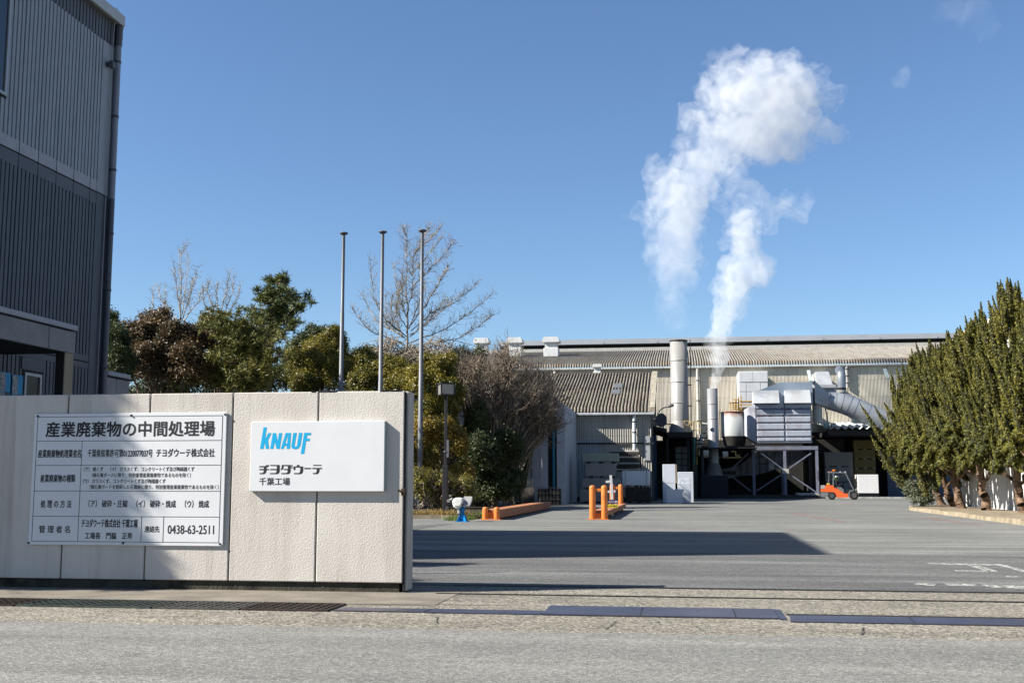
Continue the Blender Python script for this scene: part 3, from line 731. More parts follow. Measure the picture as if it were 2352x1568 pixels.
MY = 114.0
gz = aty(1700, 838, MY - .5).z            # eave height of the hall
hall = thing('factory_hall', 'long factory hall with beige corrugated walls and weathered shallow roof behind the yard', 'factory', (0, MY, 0))
HX0, HX1 = -23.5, 41
b = MB(); corr(b, HX0, HX1, [(MY, 0), (MY, gz - .1)], .13, .028, 4); b.build('wall', M_WALL, hall, fix=False)
b = MB(); b.box(HX0, HX1, MY + .06, MY + 40, 0, gz - .1); b.build('core', M_DARK, hall)
zr = aty(1700, 801, 131).z; ze1 = aty(1700, 829.5, MY).z; ze0 = gz
b = MB(); corr(b, HX0 - .3, HX1, [(MY - .34, ze0), (MY - .12, ze1), (MY + 8, ze1 + (zr - ze1) * .5), (131, zr)], .26, .07, 4); b.build('roof', M_ROOF, hall, fix=False)
b = MB()
x = HX0
while x < HX1: b.bbox(x + .02, x + 1.02, MY - .42, MY - .24, gz - .24, gz - .06, .03, 1); x += 1.04
b.build('gutter', M_PALE, hall)
zt = aty(1700, 773.5, 131.5).z; zm = aty(1700, 784.5, 131).z
b = MB(); b.box(HX0 + 1, HX1, 130.8, 134, zr - .2, zr + .35); b.build('ridge_flashing', M_PALE, hall)
b = MB(); b.box(HX0 + 2.3, HX1, 132.2, 134, zr + .35, zm); b.build('ridge_opening', M_DARK, hall)
b = MB(); b.hexa([(HX0 + 2.3, 130.9, zm), (HX1, 130.9, zm), (HX1, 136, zm), (HX0 + 2.3, 136, zm), (HX0 + 2.3, 131.3, zt), (HX1, 131.3, zt), (HX1, 136, zt), (HX0 + 2.3, 136, zt)])
x = HX0 + 2.3
while x < HX1: b.box(x, x + .04, 130.885, 130.92, zm, zm + .3); x += 6.2
b.build('ridge_cap', M_CAP, hall)
M_VENT = mat('white roof vent', (.74, .75, .74), .55, var=.08)
def vent(uc, uw, v0, v1, bw, v2, y, lab):
    p = aty(uc - uw / 2, v0, y); q = aty(uc + uw / 2, v1, y); c = (p.x + q.x) / 2; w = q.x - p.x; wb = w * bw; zb = aty(uc, v2, y).z
    t = thing('roof_vent', lab, 'roof vent', (c, y, zb), 'roof vents')
    b = MB(); z0, z1 = q.z, p.z
    b.extr([(c - w / 2, y - w / 2, z0), (c + w / 2, y - w / 2, z0), (c + w / 2, y - w / 2, z0 + (z1 - z0) * .5), (c + w * .4, y - w / 2, z1), (c - w * .4, y - w / 2, z1), (c - w / 2, y - w / 2, z0 + (z1 - z0) * .5)], (0, w, 0)); b.build('cap', M_VENT, t)
    b = MB(); b.box(c - wb / 2, c + wb / 2, y - wb / 2, y + wb / 2, zb - .4, z0 - .01); b.build('shaft', M_VENT, t)
    b = MB(); b.bbox(c - wb * .6, c + wb * .6, y - wb * .6, y + wb * .6, zb - .45, zb + (z0 - zb) * .45, .03); b.build('collar', M_VENT, t)
vent(1107.5, 35, 778, 789.5, .7, 806, 125, 'white capped roof vent farthest from the chimneys, behind bare twigs')
vent(1183.5, 36, 777, 788.6, .75, 811, 124, 'white capped roof vent second from the tree side')
vent(1267, 38.5, 775.7, 787, .72, 811, 124, 'white capped roof vent nearest the tall chimney on the hall roof')
vent(1372, 23, 837, 843.5, .6, 861, 98, 'small low white vent on the ridge of the brown roofed annex')
def pipe_down(u, v0, v1, y, lab, r=.1, m=M_PALE):
    p = aty(u, v0, y); q = aty(u, v1, y); t = thing('downpipe', lab, 'downpipe', (p.x, y, q.z), 'downpipes on the factory walls')
    b = MB(); b.cyl((p.x, y, p.z), (p.x, y, q.z), r, n=10); b.build('pipe', m, t)
    for i in range(3):
        z = q.z + (p.z - q.z) * (.2 + .3 * i); b = MB(); b.lathe(p.x, y, [(r, z - .04), (r + .03, z - .04), (r + .03, z + .04), (r, z + .04)], 10); b.box(p.x - .02, p.x + .02, y, y + .25, z - .02, z + .02); b.build('bracket', M_DARK, t)
pipe_down(1602, 843, 997, MY - .25, 'pale downpipe on the beige hall wall between the two chimneys', .16)
pipe_down(1944.5, 837, 890, MY - .25, 'short pale downpipe beside the bent duct pipe', .16)
pipe_down(1456.5, 952, 1033, 84.75, 'white downpipe on the front wall of the brown roofed annex', .14, M_WHITE)
pipe_down(1274.5, 846, 870, MY - .25, 'short downpipe of the hall just above the annex roof', .16)

# ------------------------------------------------------------------ annex with brown roof
AY = 85.0
ax0, ax1 = -13.2, -2.25
ze, zrr = aty(1400, 947, AY).z, aty(1400, 858, 96).z
annex = thing('brown_roofed_annex', 'annex with steep brown corrugated roof and half shaded corrugated front wall', 'building', (-7, AY, 0))
b = MB(); corr(b, ax0, ax1 - .1, [(AY - .36, ze), (AY - .08, ze + .42), (AY + 5, ze + .42 + (zrr - ze - .42) * .47), (96, zrr)], .25, .075, 4); b.build('roof', M_ROOF2, annex, fix=False)
b = MB(); b.hexa([(ax1 - .1, AY - .4, ze - .08), (ax1 + .32, AY - .4, ze - .08), (ax1 + .32, 96, zrr - .1), (ax1 - .1, 96, zrr - .1), (ax1 - .1, AY - .4, ze + .36), (ax1 + .32, AY - .4, ze + .36), (ax1 + .32, 96, zrr + .16), (ax1 - .1, 96, zrr + .16)])
b.build('verge_board', mat('weathered verge sheet', (.40, .36, .28), .8, var=.25, stain=(.22, .18, .12)), annex)
b = MB(); b.hexa([(ax0, 96, zrr - .1), (ax1, 96, zrr - .1), (ax1, 107, ze), (ax0, 107, ze), (ax0, 96, zrr + .08), (ax1, 96, zrr + .08), (ax1, 107, ze + .2), (ax0, 107, ze + .2)]); b.build('rear_roof', M_ROOF2, annex)
b = MB(); b.bbox(ax0, ax1 + .3, AY - .5, AY - .3, ze - .22, ze - .04, .03, 1); b.build('gutter', mat('pale blue grey gutter', (.5, .53, .56), .5), annex)
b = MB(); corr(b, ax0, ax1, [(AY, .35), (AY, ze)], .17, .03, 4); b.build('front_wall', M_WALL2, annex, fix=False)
b = MB(); b.box(ax0, ax1 - .02, AY + .06, 106.5, 0, ze - .25); b.extr([(ax1 - .02, AY + .1, ze - .25), (ax1 - .02, 106.5, ze - .25), (ax1 - .02, 96, zrr - .2)], (-.3, 0, 0)); b.build('core', M_DARK, annex)
b = MB(); b.box(ax0, ax1, AY - .08, AY + .05, 0, .35); b.build('plinth', M_MOSS, annex)
b = MB()
for v in (971,): z = aty(1400, 1020, AY).z
zz = aty(1400, 1018, AY).z; b.beam((ax0, AY - .1, zz), (ax1 + .2, AY - .1, zz), .1); b.build('cable_tray', M_DARK, annex)
p = aty(*Z7(735, 870), AY); q = aty(*Z7(787, 1060), AY); b = MB(); b.bbox(p.x, q.x, AY - .1, AY - .03, q.z, p.z, .01, 1); b.build('side_door', mat('grey panel', (.42, .43, .44), .6), annex)
p = aty(*Z7(185, 893), AY); q = aty(*Z7(388, 1150), AY); b = MB(); corr(b, p.x, q.x, [(AY - .07, .3), (AY - .07, p.z)], .2, .03, 4); b.build('repair_sheet', mat('newer grey sheet', (.42, .44, .45), .7, var=.1), annex, fix=False)
for x, y in ((537, 453), (520, 548)):
    p = aty(*Z7(x - 38, y + 18), 89); f = .42 if y > 500 else .62
    yy = AY + 10.6 * f * .95; u0 = Z7(x - 38, y)[0]; P = aty(u0, Z7(x, y)[1], yy); Q = aty(u0 + 20, Z7(x, y)[1], yy)
    zc = lambda t: ze + .42 + (zrr - ze - .42) * ((t - AY + .08) / 11.08) + .09
    b = MB(); b.hexa([(P.x, yy - .7, zc(yy - .7) - .03), (Q.x, yy - .7, zc(yy - .7) - .03), (Q.x, yy + .7, zc(yy + .7) - .03), (P.x, yy + .7, zc(yy + .7) - .03), (P.x, yy - .7, zc(yy - .7) + .03), (Q.x, yy - .7, zc(yy - .7) + .03), (Q.x, yy + .7, zc(yy + .7) + .03), (P.x, yy + .7, zc(yy + .7) + .03)])
    b.build('skylight', mat('dull skylight sheet', (.16, .165, .16), .35, var=.1), annex)
# street lamp and horn loudspeaker at the annex corner
lamp = thing('wall_lamp', 'curved arm street lamp fixed to the corner of the brown roofed annex', 'lamp', (ax1, AY - .4, 4))
pts = [aty(*Z7(x, y), AY - .5) for x, y in ((845, 740), (848, 695), (860, 668), (890, 648), (925, 638))]
b = MB(); b.tube(pts, .045, 8); b.build('arm', M_DARK, lamp)
p, q = aty(*Z7(915, 641), AY - .5), aty(*Z7(972, 624), AY - .5); b = MB(); b.tube([p, p.lerp(q, .3), p.lerp(q, .8), q], [.05, .11, .12, .05], 10); b.build('lamp_head', mat('lamp head', (.12, .12, .12), .5), lamp)
horn = thing('horn_loudspeaker', 'dark blue horn loudspeaker below the curved lamp arm', 'loudspeaker', (ax1 + .2, AY - .6, 5))
p, q = aty(*Z7(836, 742), AY - .5), aty(*Z7(872, 745), AY - 1.0); b = MB(); b.tube([p, p.lerp(q, .3), p.lerp(q, .75), q], [.1, .12, .3, .52], 16); b.build('horn', mat('dark blue horn', (.02, .03, .05), .5), horn)
b = MB(); b.cyl(p + Vector((-.25, 0, 0)), p, .13); b.build('driver', M_DARK, horn)

# ------------------------------------------------------------------ dark link shed between annex and plant
shed = thing('dark_lean_to', 'dark lean-to shed wedged between the annex and the silver plant', 'shed', (1, 100, 0))
M_SHED = mat('black shed sheet', (.03, .028, .026), .8, var=.3)
p0 = aty(*ZS(60, 420), 95); p1 = aty(*ZS(262, 462), 95); p2 = aty(*ZS(275, 515), 98); p3 = aty(*ZS(670, 575), 98)
b = MB(); b.hexa([(p0.x, 93, p0.z - .25), (p1.x, 93, p1.z - .35), (p1.x, 106, p1.z - .35), (p0.x, 106, p0.z - .25), (p0.x, 93, p0.z), (p1.x, 93, p1.z), (p1.x, 106, p1.z), (p0.x, 106, p0.z)]); b.build('sloped_roof', M_SHED, shed)
b = MB(); b.box(p2.x, p3.x, 96, 108, p2.z - .45, p2.z); b.build('flat_roof', M_SHED, shed)
b = MB(); b.box(p0.x, p3.x - 1.2, 103, 112, 0, p2.z - .45); b.build('back_wall', mat('dark grey cladding', (.075, .07, .065), .8, var=.3), shed)
q0, q1 = aty(*ZS(400, 735), 99), aty(*ZS(605, 1110), 99)
b = MB(); b.box(q0.x, q1.x, 99, 99.1, q1.z, q0.z); M_GP = mat('grey sheet panel', (.20, .195, .18), .7, var=.15)
d = b.build('sheet_door', M_GP, shed); b = MB()
for i in range(1, 4): z = q1.z + (q0.z - q1.z) * i / 4; b.box(q0.x, q1.x, 98.97, 99.0, z - .04, z + .04)
b.box((q0.x + q1.x) / 2 - .03, (q0.x + q1.x) / 2 + .03, 98.96, 99.0, q1.z, q0.z); b.build('door_rail', M_DARK, d)
r0 = aty(*ZS(66, 540), 92); r1 = aty(*ZS(105, 1230), 92); b = MB(); b.box(r0.x, r1.x, 92, 92.6, 0, r0.z); b.build('blue_post', mat('dark blue paint', (.012, .05, .11), .5), shed)
b = MB(); b.box(p3.x - .1, p3.x, 98.5, 111, 0, p2.z - .45); b.build('shading_side_wall', M_SHED, shed)  # unseen wall added to keep low sun off the conveyor gallery
for xx in (p1.x, p3.x - .4):
    b = MB(); b.box(xx - .12, xx + .12, 96.4, 96.7, 0, p2.z - .45); b.build('post', M_SHED, shed)

# ------------------------------------------------------------------ chimneys
M_CHIM = mat('pale chimney paint', (.33, .325, .31), .45, .1, var=.05, vscale=.6, stain=(.25, .235, .21), samount=.4)
M_CHIM2 = mat('silver chimney sheet', (.33, .335, .34), .42, .25, var=.05, vscale=.6)
M_LADDER = mat('black ladder steel', (.03, .03, .032), .6)
def chimney(ul, ur, vt, vb, y, bands, m, lab, taper=.015):
    p, q = aty(ul, vt, y), aty(ur, vt, y); c = (p.x + q.x) / 2; r = (q.x - p.x) / 2; zt = p.z; zb = aty(ul, vb, y).z
    t = thing('chimney', lab, 'chimney', (c, y, max(0, zb)), 'factory chimneys')
    b = MB(); b.lathe(c, y, [(r * (1 + taper), zb), (r, zt), (r * .9, zt), (r * .9, zt - 1.5)], 28); b.build('stack', m, t)
    b = MB(); b.cyl((c, y, zt - 1.5), (c, y, zt - 1.4), r * .9, n=20); b.build('flue', M_DARK, t)
    for v in bands:
        z = aty(ul, v, y).z; b = MB(); b.lathe(c, y, [(r * 1.0, z - .05), (r * 1.03, z - .05), (r * 1.03, z + .05), (r * 1.0, z + .05)], 28); b.build('flange', mat('chimney flange', (.36, .35, .34), .5), t)
    return t, c, r, zt, zb
ch1, c1, r1_, zt1, zb1 = chimney(1538.7, 1578, 782, 990, 105, (829, 878, 926), M_CHIM, 'tall wide pale chimney with a ladder on its side')
b = MB(); b.lathe(c1, 105, [(r1_ * 1.02, zt1 - .12), (r1_ * 1.06, zt1 - .12), (r1_ * 1.06, zt1), (r1_, zt1)], 28); b.build('rim', M_LADDER, ch1)
lx = c1 + r1_ + .32; b = MB(); b.beam((lx - .05, 104.6, zb1 + .5), (lx - .05, 104.6, zt1), .07); b.beam((lx - .05, 105.1, zb1 + .5), (lx - .05, 105.1, zt1), .07)
z = zb1 + .6
while z < zt1: b.beam((lx - .05, 104.6, z), (lx - .05, 105.1, z), .04); z += .35
b.build('ladder', M_LADDER, ch1)
b = MB()
for v in (835, 884, 932, 975): z = aty(1580, v, 105).z; b.beam((c1 + r1_ * .8, 104.85, z), (lx + .02, 104.85, z), .1)
b.build('ladder_bracket', M_LADDER, ch1)
b = MB(); b.lathe(c1, 105, [(r1_ * 1.5, zb1 - .6), (r1_ * 1.02, zb1 + .9)], 24); b.build('skirt', M_CHIM, ch1)
b = MB(); b.box(c1 - 1.6, c1 + 1.5, 103.6, 106.5, 0, zb1 - .6); b.build('base_tower', M_GP, ch1)
ch2, c2, r2_, zt2, zb2 = chimney(1623.6, 1647.3, 892.5, 1066, 103, (928, 962, 997), M_CHIM2, 'short slim silver chimney smoking beside the white tank', .05)
b = MB(); b.lathe(c2, 103, [(.8, zb2 - 1.0), (.75, zb2 - .6), (r2_ * 1.05, zb2 + .1)], 20); b.build('skirt', M_GP, ch2)
b = MB(); b.box(c2 - 1.2, c2 + 1.2, 102, 104, 0, zb2 - 1.0); b.build('base', M_DARK, ch2)

# yellow platform rails round the tall chimney
M_YEL = mat('faded yellow rail paint', (.55, .40, .13), .6, var=.2)
M_YEL2 = mat('orange yellow rail paint', (.62, .36, .06), .6, var=.15)
M_GRN = mat('green pipe paint', (.06, .28, .20), .5)
def rails(name, lab, segs, m, w=.05, group=None, cat='railing'):
    pts = [Vector(a) for a, _ in segs]; c = sum(pts, Vector()) / len(pts)
    b = MB()
    for a, e in segs: b.beam(a, e, w)
    return props(b.build(name, m), lab, cat, group)
def zs(x, y, d): return aty(*ZS(x, y), d)
sg = []
for yy in (325, 385, 445): sg.append((zs(520, yy, 103), zs(610, yy, 103)))
for yy in (335, 470): sg.append((zs(630, yy, 102.6), zs(790, yy, 102.6)))
for xx, y0, y1 in ((540, 325, 505), (605, 325, 505), (685, 335, 580), (735, 335, 580), (775, 335, 480), (640, 335, 480)): sg.append((zs(xx, y0, 102.8), zs(xx, y1, 102.8)))
sg += [(zs(100, 378, 103), zs(380, 385, 103)), (zs(100, 368, 103.2), zs(380, 372, 103.2)), (zs(212, 350, 103), zs(212, 470, 103)), (zs(735, 580, 102.8), zs(800, 600, 102.8))]
rails('platform_railing', 'faded yellow platform railing around the foot of the tall chimney', sg, M_YEL, .06)
sg = [(zs(1258, 40, 101), zs(1258, 165, 101)), (zs(1300, 30, 101), zs(1300, 165, 101)), (zs(1345, 0, 101), zs(1345, 165, 101)), (zs(1385, -20, 101), zs(1385, 165, 101))]
for yy in (-10, 40, 75, 105, 135): sg.append((zs(1300, yy, 101), zs(1385, yy, 101)))
sg += [(zs(1240, 42, 101), zs(1390, 42, 101)), (zs(1390, -60, 101), zs(1390, 160, 101)), (zs(1400, 20, 101), zs(1600, 15, 101)), (zs(1400, 75, 101), zs(1600, 70, 101)), (zs(1430, -70, 101), zs(1430, 160, 101))]
rails('ladder_cage', 'bright orange yellow ladder cage on top of the rust streaked tank', sg, M_YEL2, .09, cat='ladder')
def ptube(pts, r): 
    b = MB(); b.tube(pts, r, 8); return b
gp = thing('pipe_rack', 'tangle of green and pale pipes standing between the two chimneys', 'pipes', (3, 101, 0))
for xx, y0, y1, d in ((655, 480, 880, 101), (690, 580, 1010, 101.4), (640, 610, 720, 101)): ptube([zs(xx, y0, d), zs(xx, y1, d)], .09).build('green_pipe', M_GRN, gp)
for xx, y0, y1, r in ((735, 600, 1010, .06), (770, 590, 880, .08), (805, 540, 680, .12), (890, 520, 680, .06), (620, 560, 1000, .05)): ptube([zs(xx, y0, 102), zs(xx, y1, 102)], r).build('pale_pipe', M_YEL if r < .07 else M_PALE, gp)
for x0, x1, yy in ((820, 905, 520), (820, 905, 590), (610, 900, 690), (620, 790, 880), (610, 800, 620)): ptube([zs(x0, yy, 101.8), zs(x1, yy, 101.8)], .05).build('cross_pipe', M_DARK, gp)
ptube([zs(815, 365, 102.3), zs(860, 372, 102.3), zs(905, 378, 102.3)], .1).build('elbow_pipe', M_PALE, gp)
b = MB(); a_, c_ = zs(840, 845, 100), zs(920, 845, 100); b.tube([a_, c_], .33, 14); b.build('motor', mat('cream motor casing', (.5, .46, .36), .5), gp)
b = MB(); b.tube([zs(1140, 858, 100), zs(1225, 858, 100)], .30, 14); b.build('second_motor', mat('cream motor casing', (.5, .46, .36), .5), gp)
for seg in (((1135, 908), (1430, 895)), ((1340, 800), (1345, 870)), ((1345, 870), (1410, 868)), ((1270, 803), (1335, 803))): ptube([zs(*seg[0], 100.5), zs(*seg[1], 100.5)], .05).build('yellow_pipe', M_YEL, gp)  # thin pipes in the faded yellow paint

# ------------------------------------------------------------------ dust collector plant on its steel frame
def z8(x, y, d): return aty(*Z8(x, y), d)
M_PANEL = mat('blue grey painted steel', (.44, .475, .545), .55, var=.07, vscale=.9, stain=(.30, .17, .10), sscale=1.6, sstretch=(1, 1, .5), samount=.5)
M_PANELD = mat('dark panel rib steel', (.17, .19, .24), .6, var=.1)  # darker steel of the ribs between the panels
M_RUST = mat('rust', (.22, .075, .03), .85, var=.4, vscale=6)
plant = thing('dust_collector', 'big silver dust collector box with bolted panels and hoods on a steel frame', 'industrial plant', (9, 105, 0))
PY = 104.0
a_, c_ = z8(630, 615, PY), z8(1075, 918, PY); bx0, bx1, bz0, bz1 = a_.x, c_.x, c_.z, a_.z
b = MB(); b.box(bx0, bx1, PY, PY + 5, bz0, bz1); b.build('casing', M_PANEL, plant)
zz = [bz0 + .02] + [z8(850, y, PY).z for y in (880, 825, 769, 714, 660)] + [bz1 - .02]
xm = z8(859, 700, PY).x
for i in range(6):
    for xa, xb in ((bx0 + .09, xm - .07), (xm + .07, bx1 - .07)):
        b = MB(); b.bbox(xa, xb, PY - .10, PY + .02, zz[i] + .10, zz[i + 1] - .05, .04, 1); b.build('front_panel', M_PANEL, plant)
b = MB()
for z in zz[:-1]: b.box(bx0 + .02, bx1, PY - .045, PY - .002, z - .05, z + .07)
b.box(xm - .06, xm + .06, PY - .05, PY - .003, bz0, bz1); b.box(bx0, bx0 + .08, PY - .05, PY - .003, bz0, bz1); b.build('frame_rib', M_PANELD, plant)
rg = random.Random(3); b = MB()
for i in range(26):
    z = rg.choice(zz[1:6]) + rg.uniform(-.02, .1); x = rg.uniform(xm, bx1) if i % 3 else rg.uniform(bx0, xm); w = rg.uniform(.05, .3); b.box(x, x + w, PY - .112, PY - .102, z, z + rg.uniform(.02, .08))
b.build('rust_patch', M_RUST, plant)
# swelling left flank between tank and box
b = MB(); f = [z8(545, 660, PY + .8), z8(580, 640, PY + .3), z8(628, 620, PY), z8(636, 918, PY), z8(596, 895, PY + .3), z8(548, 865, PY + .8)]
b.add(f, [(0, 1, 4, 5), (1, 2, 3, 4)]); bk = [p + Vector((0, 3.5, 0)) for p in f]; o = len(b.v); b.add(bk, [(0, 5, 4, 1), (1, 4, 3, 2)])
b.add([f[0], bk[0], bk[5], f[5], f[1], bk[1], f[2], bk[2], f[3], bk[3], f[4], bk[4]], [(0, 1, 2, 3), (0, 4, 5, 1), (4, 6, 7, 5), (8, 10, 11, 9), (10, 3, 2, 11)]); b.build('flank_duct', M_PANEL, plant)
# white hoods on top
for x0, x1, y0, y1 in ((617, 815, 512, 610), (862, 1063, 509, 608)):
    p, q = z8(x0, y0, PY - .5), z8(x1, y1, PY - .5); b = MB()
    b.hexa([(p.x - .05, PY - .55, q.z), (q.x + .05, PY - .55, q.z), (q.x + .05, PY + 1.6, q.z), (p.x - .05, PY + 1.6, q.z), (p.x, PY - .35, p.z), (q.x, PY - .35, p.z), (q.x, PY + 1.6, p.z), (p.x, PY + 1.6, p.z)]); b.build('hood', M_WHITE, plant)
# transition duct: prism hood to round duct
t0 = [z8(655, 512, PY + 1.7), z8(820, 447, PY + 1.7), z8(1076, 443, PY + 1.7), z8(1085, 512, PY + 1.7)]
b = MB(); b.extr([z8(655, 512, PY + .4), z8(820, 447, PY + .4), z8(1076, 443, PY + .4), z8(1082, 618, PY + .4), z8(655, 618, PY + .4)], (0, 3.0, 0)); b.build('top_duct', mat('blue silver sheet', (.42, .48, .55), .35, .35, var=.1, vscale=.8), plant)
DC = PY + 1.9
c0 = z8(1200, 592, DC); rad = (z8(1200, 525, DC).z - z8(1200, 662, DC).z) / 2
ring = [c0 + Vector((0, math.cos(t) * rad, math.sin(t) * rad)) for t in [2 * PI * i / 16 for i in range(16)]]
p, q = z8(1078, 443, DC), z8(1078, 618, DC); sq = []
for i in range(16):
    t = 2 * PI * i / 16; cy_, sy_ = math.cos(t), math.sin(t); mx_ = max(abs(cy_), abs(sy_)); sq.append(Vector((p.x, DC + cy_ / mx_ * 1.5, (p.z + q.z) / 2 + sy_ / mx_ * (p.z - q.z) / 2)))
b = MB(); b.add(sq + ring, [(i, (i + 1) % 16, (i + 1) % 16 + 16, i + 16) for i in range(16)]); b.build('transition_duct', M_STEEL, plant)
ctr = [c0, z8(1275, 602, DC), z8(1350, 622, DC), z8(1450, 668, DC), z8(1560, 717, DC), z8(1700, 780, DC)]; RS = [rad, rad * 1.16, rad * 1.22, rad * 1.2, rad * 1.17, rad * 1.15]
dk = MB(); dk.tube(ctr, RS, 28); du = dk.build('round_duct', M_STEEL, plant)
for i, t in ((0, .08), (0, .75), (1, .4), (2, .1), (2, .6), (3, .5), (4, .5)):
    cc = ctr[i].lerp(ctr[i + 1], t); d = (ctr[i + 1] - ctr[i]).normalized(); s = MB(); s.tube([cc - d * .035, cc + d * .035], (RS[i] + (RS[i + 1] - RS[i]) * t) * 1.012, 28); s.build('duct_seam', mat('duct seam', (.33, .35, .38), .4, .4), du)
# goose-neck pipe rising from the duct
gk = thing('bent_duct_pipe', 'silver goose neck pipe rising from the wide round duct', 'duct', (c0.x + 1, DC, 8))
g = [z8(1306, 525, DC), z8(1306, 420, DC), z8(1303, 385, DC), z8(1296, 365, DC + .6), z8(1290, 355, DC + 1.6), z8(1288, 352, DC + 5)]
rr = (z8(1340, 450, DC).x - z8(1270, 450, DC).x) / 2
b = MB(); b.tube(g, [rr, rr, rr, rr * 1.05, rr * 1.05, rr], 18); b.build('pipe', M_STEEL, gk)
b = MB(); p = z8(1306, 498, DC); b.cyl((p.x, DC, p.z - .28), (p.x, DC, p.z + .08), rr * 1.03, n=18); b.build('dark_collar', M_DARK, gk)
b = MB(); p = z8(1306, 518, DC); b.cyl((p.x, DC, p.z - .12), (p.x, DC, p.z + .1), rr * 1.15, n=18); b.build('flange', M_PALE, gk)
# tank
tk = thing('rust_streaked_tank', 'pale upright tank streaked with rust below its rim, beside the dust collector', 'tank', (4.5, 105, 0))
p, q = z8(356, 678, PY + 1.2), z8(556, 678, PY + 1.2); tcx, trr = (p.x + q.x) / 2 + .1, (q.x - p.x) / 2; tz1, tz0 = p.z, z8(450, 868, PY + 1.2).z; tcy = PY + 1.2 + trr
def rusty():
    m = bpy.data.materials.new('rust streaked tank paint'); m.use_nodes = True; k = NT(m); bb = m.node_tree.nodes['Principled BSDF']; bb.inputs['Roughness'].default_value = .7
    sx = k.node('ShaderNodeSeparateXYZ'); k.link(k.coord(), sx.inputs[0])
    up = k.math('MULTIPLY', k.math('SUBTRACT', sx.outputs[2], tz1 - 1.1), 1 / 1.1)
    n = k.noise(2.6, 5, .7, stretch=(1, 1, .12)); f = k.ramp(k.math('ADD', k.math('MULTIPLY', up, .42), k.math('MULTIPLY', n, .75)), [(.62, (0, 0, 0)), (.80, (.9, .9, .9))])
    col = k.ramp(k.noise(.8, 5, .6), [(.3, (.23, .245, .245)), (.7, (.275, .29, .29))]); col = k.mix(f, col, (.14, .042, .018)); k.link(col, bb.inputs['Base Color']); return m
b = MB(); b.lathe(tcx, tcy, [(trr, tz0), (trr, tz1), (trr * .97, tz1), (trr * .97, tz1 - .3), (0, tz1 - .3)], 32); b.build('shell', rusty(), tk)
b = MB(); b.lathe(tcx, tcy, [(.3, tz0 - 2.2), (trr * .8, tz0 - .9), (trr, tz0)], 24); b.build('cone', M_SHED, tk)
b = MB(); b.lathe(tcx, tcy, [(trr, tz1 - .05), (trr + .05, tz1 - .05), (trr + .05, tz1 + .03), (trr, tz1 + .03)], 32); b.build('rim', M_RUST, tk)
b = MB(); u_ = tcx - trr - .15; b.beam((u_, tcy - trr * .5, 4.2), (u_, tcy - trr * .5, tz1 + .1), .07); b.beam((u_ - .25, tcy - trr * .5, 4.2), (u_ - .25, tcy - trr * .5, tz1), .06); b.build('side_pipe', M_YEL, tk)
# frame
fr = thing('support_structure', 'blue grey steel support frame with crossed braces under the dust collector', 'frame', (7, 104, 0))
M_FRAME = mat('blue grey frame paint', (.20, .21, .27), .6, var=.15, stain=(.16, .10, .07), samount=.5)
def s2(x, y, d): return aty(1607.8 + .14648 * x, 918.7 + .14648 * y, d)
zt = s2(1300, 750, PY).z; zb = .3
b = MB(); b.box(s2(862, 750, PY).x, s2(1848, 750, PY).x, PY - .15, PY + .15, zt - .16, zt + .16); b.build('beam', M_FRAME, fr)
b = MB(); b.box(s2(20, 730, PY).x, s2(862, 750, PY).x, PY - .1, PY + .2, zt - .05, zt + .22); b.build('dark_beam', M_SHED, fr)
for xt, xb, d in ((40, 52, PY), (838, 850, PY), (1327, 1340, PY), (1825, 1850, PY), (1715, 1725, PY + 4), (1290, 1300, PY + 4)):
    x = s2((xt + xb) / 2, 1100, d).x; b = MB()
    b.box(x - .12, x + .12, d - .12, d - .09, zb, zt - .16); b.box(x - .12, x + .12, d + .09, d + .12, zb, zt - .16); b.box(x - .02, x + .02, d - .09, d + .09, zb, zt - .16); b.box(x - .2, x + .2, d - .2, d + .2, zb, zb + .04)
    b.build('leg', M_FRAME, fr)
for p, q in (((130, 1415), (420, 1170)), ((480, 1090), (760, 830)), ((470, 1170), (800, 1425)), ((950, 830), (1310, 1090)), ((1390, 1150), (1820, 1440)), ((1740, 830), (1385, 1075)), ((1300, 1150), (890, 1420)), ((200, 990), (330, 880))):
    b = MB(); b.beam(s2(*p, PY + .02), s2(*q, PY + .02), .11, .11); b.build('brace', M_FRAME, fr)
b = MB(); b.box(s2(1285, 1100, PY).x, s2(1390, 1100, PY).x, PY - .16, PY - .13, s2(1300, 1150, PY).z, s2(1300, 1075, PY).z); b.build('gusset', M_PALE, fr)
b = MB(); b.box(s2(300, 1100, PY).x, s2(560, 1100, PY).x, PY - .14, PY - .11, s2(300, 1165, PY).z, s2(300, 1110, PY).z); b.build('dark_gusset', M_SHED, fr)
b = MB(); b.box(s2(0, 1100, PY).x, s2(1900, 1100, PY).x, PY - .7, PY + 6, 0, .3); b.build('plinth', mat('dark concrete plinth', (.06, .058, .055), .9), fr)
b = MB(); b.beam(s2(1500, 1462, PY - .3), s2(1840, 1466, PY - .3), .12); b.beam(s2(1540, 1480, PY - .5), s2(1880, 1484, PY - .5), .1); b.build('lying_bar', M_PALE, fr)
b = MB(); b.box(1.4, s2(862, 750, PY).x, 100.6, 112.5, zt - .1, zt - .02); b.build('deck', M_SHED, fr)  # platform deck, its depth stretched to block the low sun
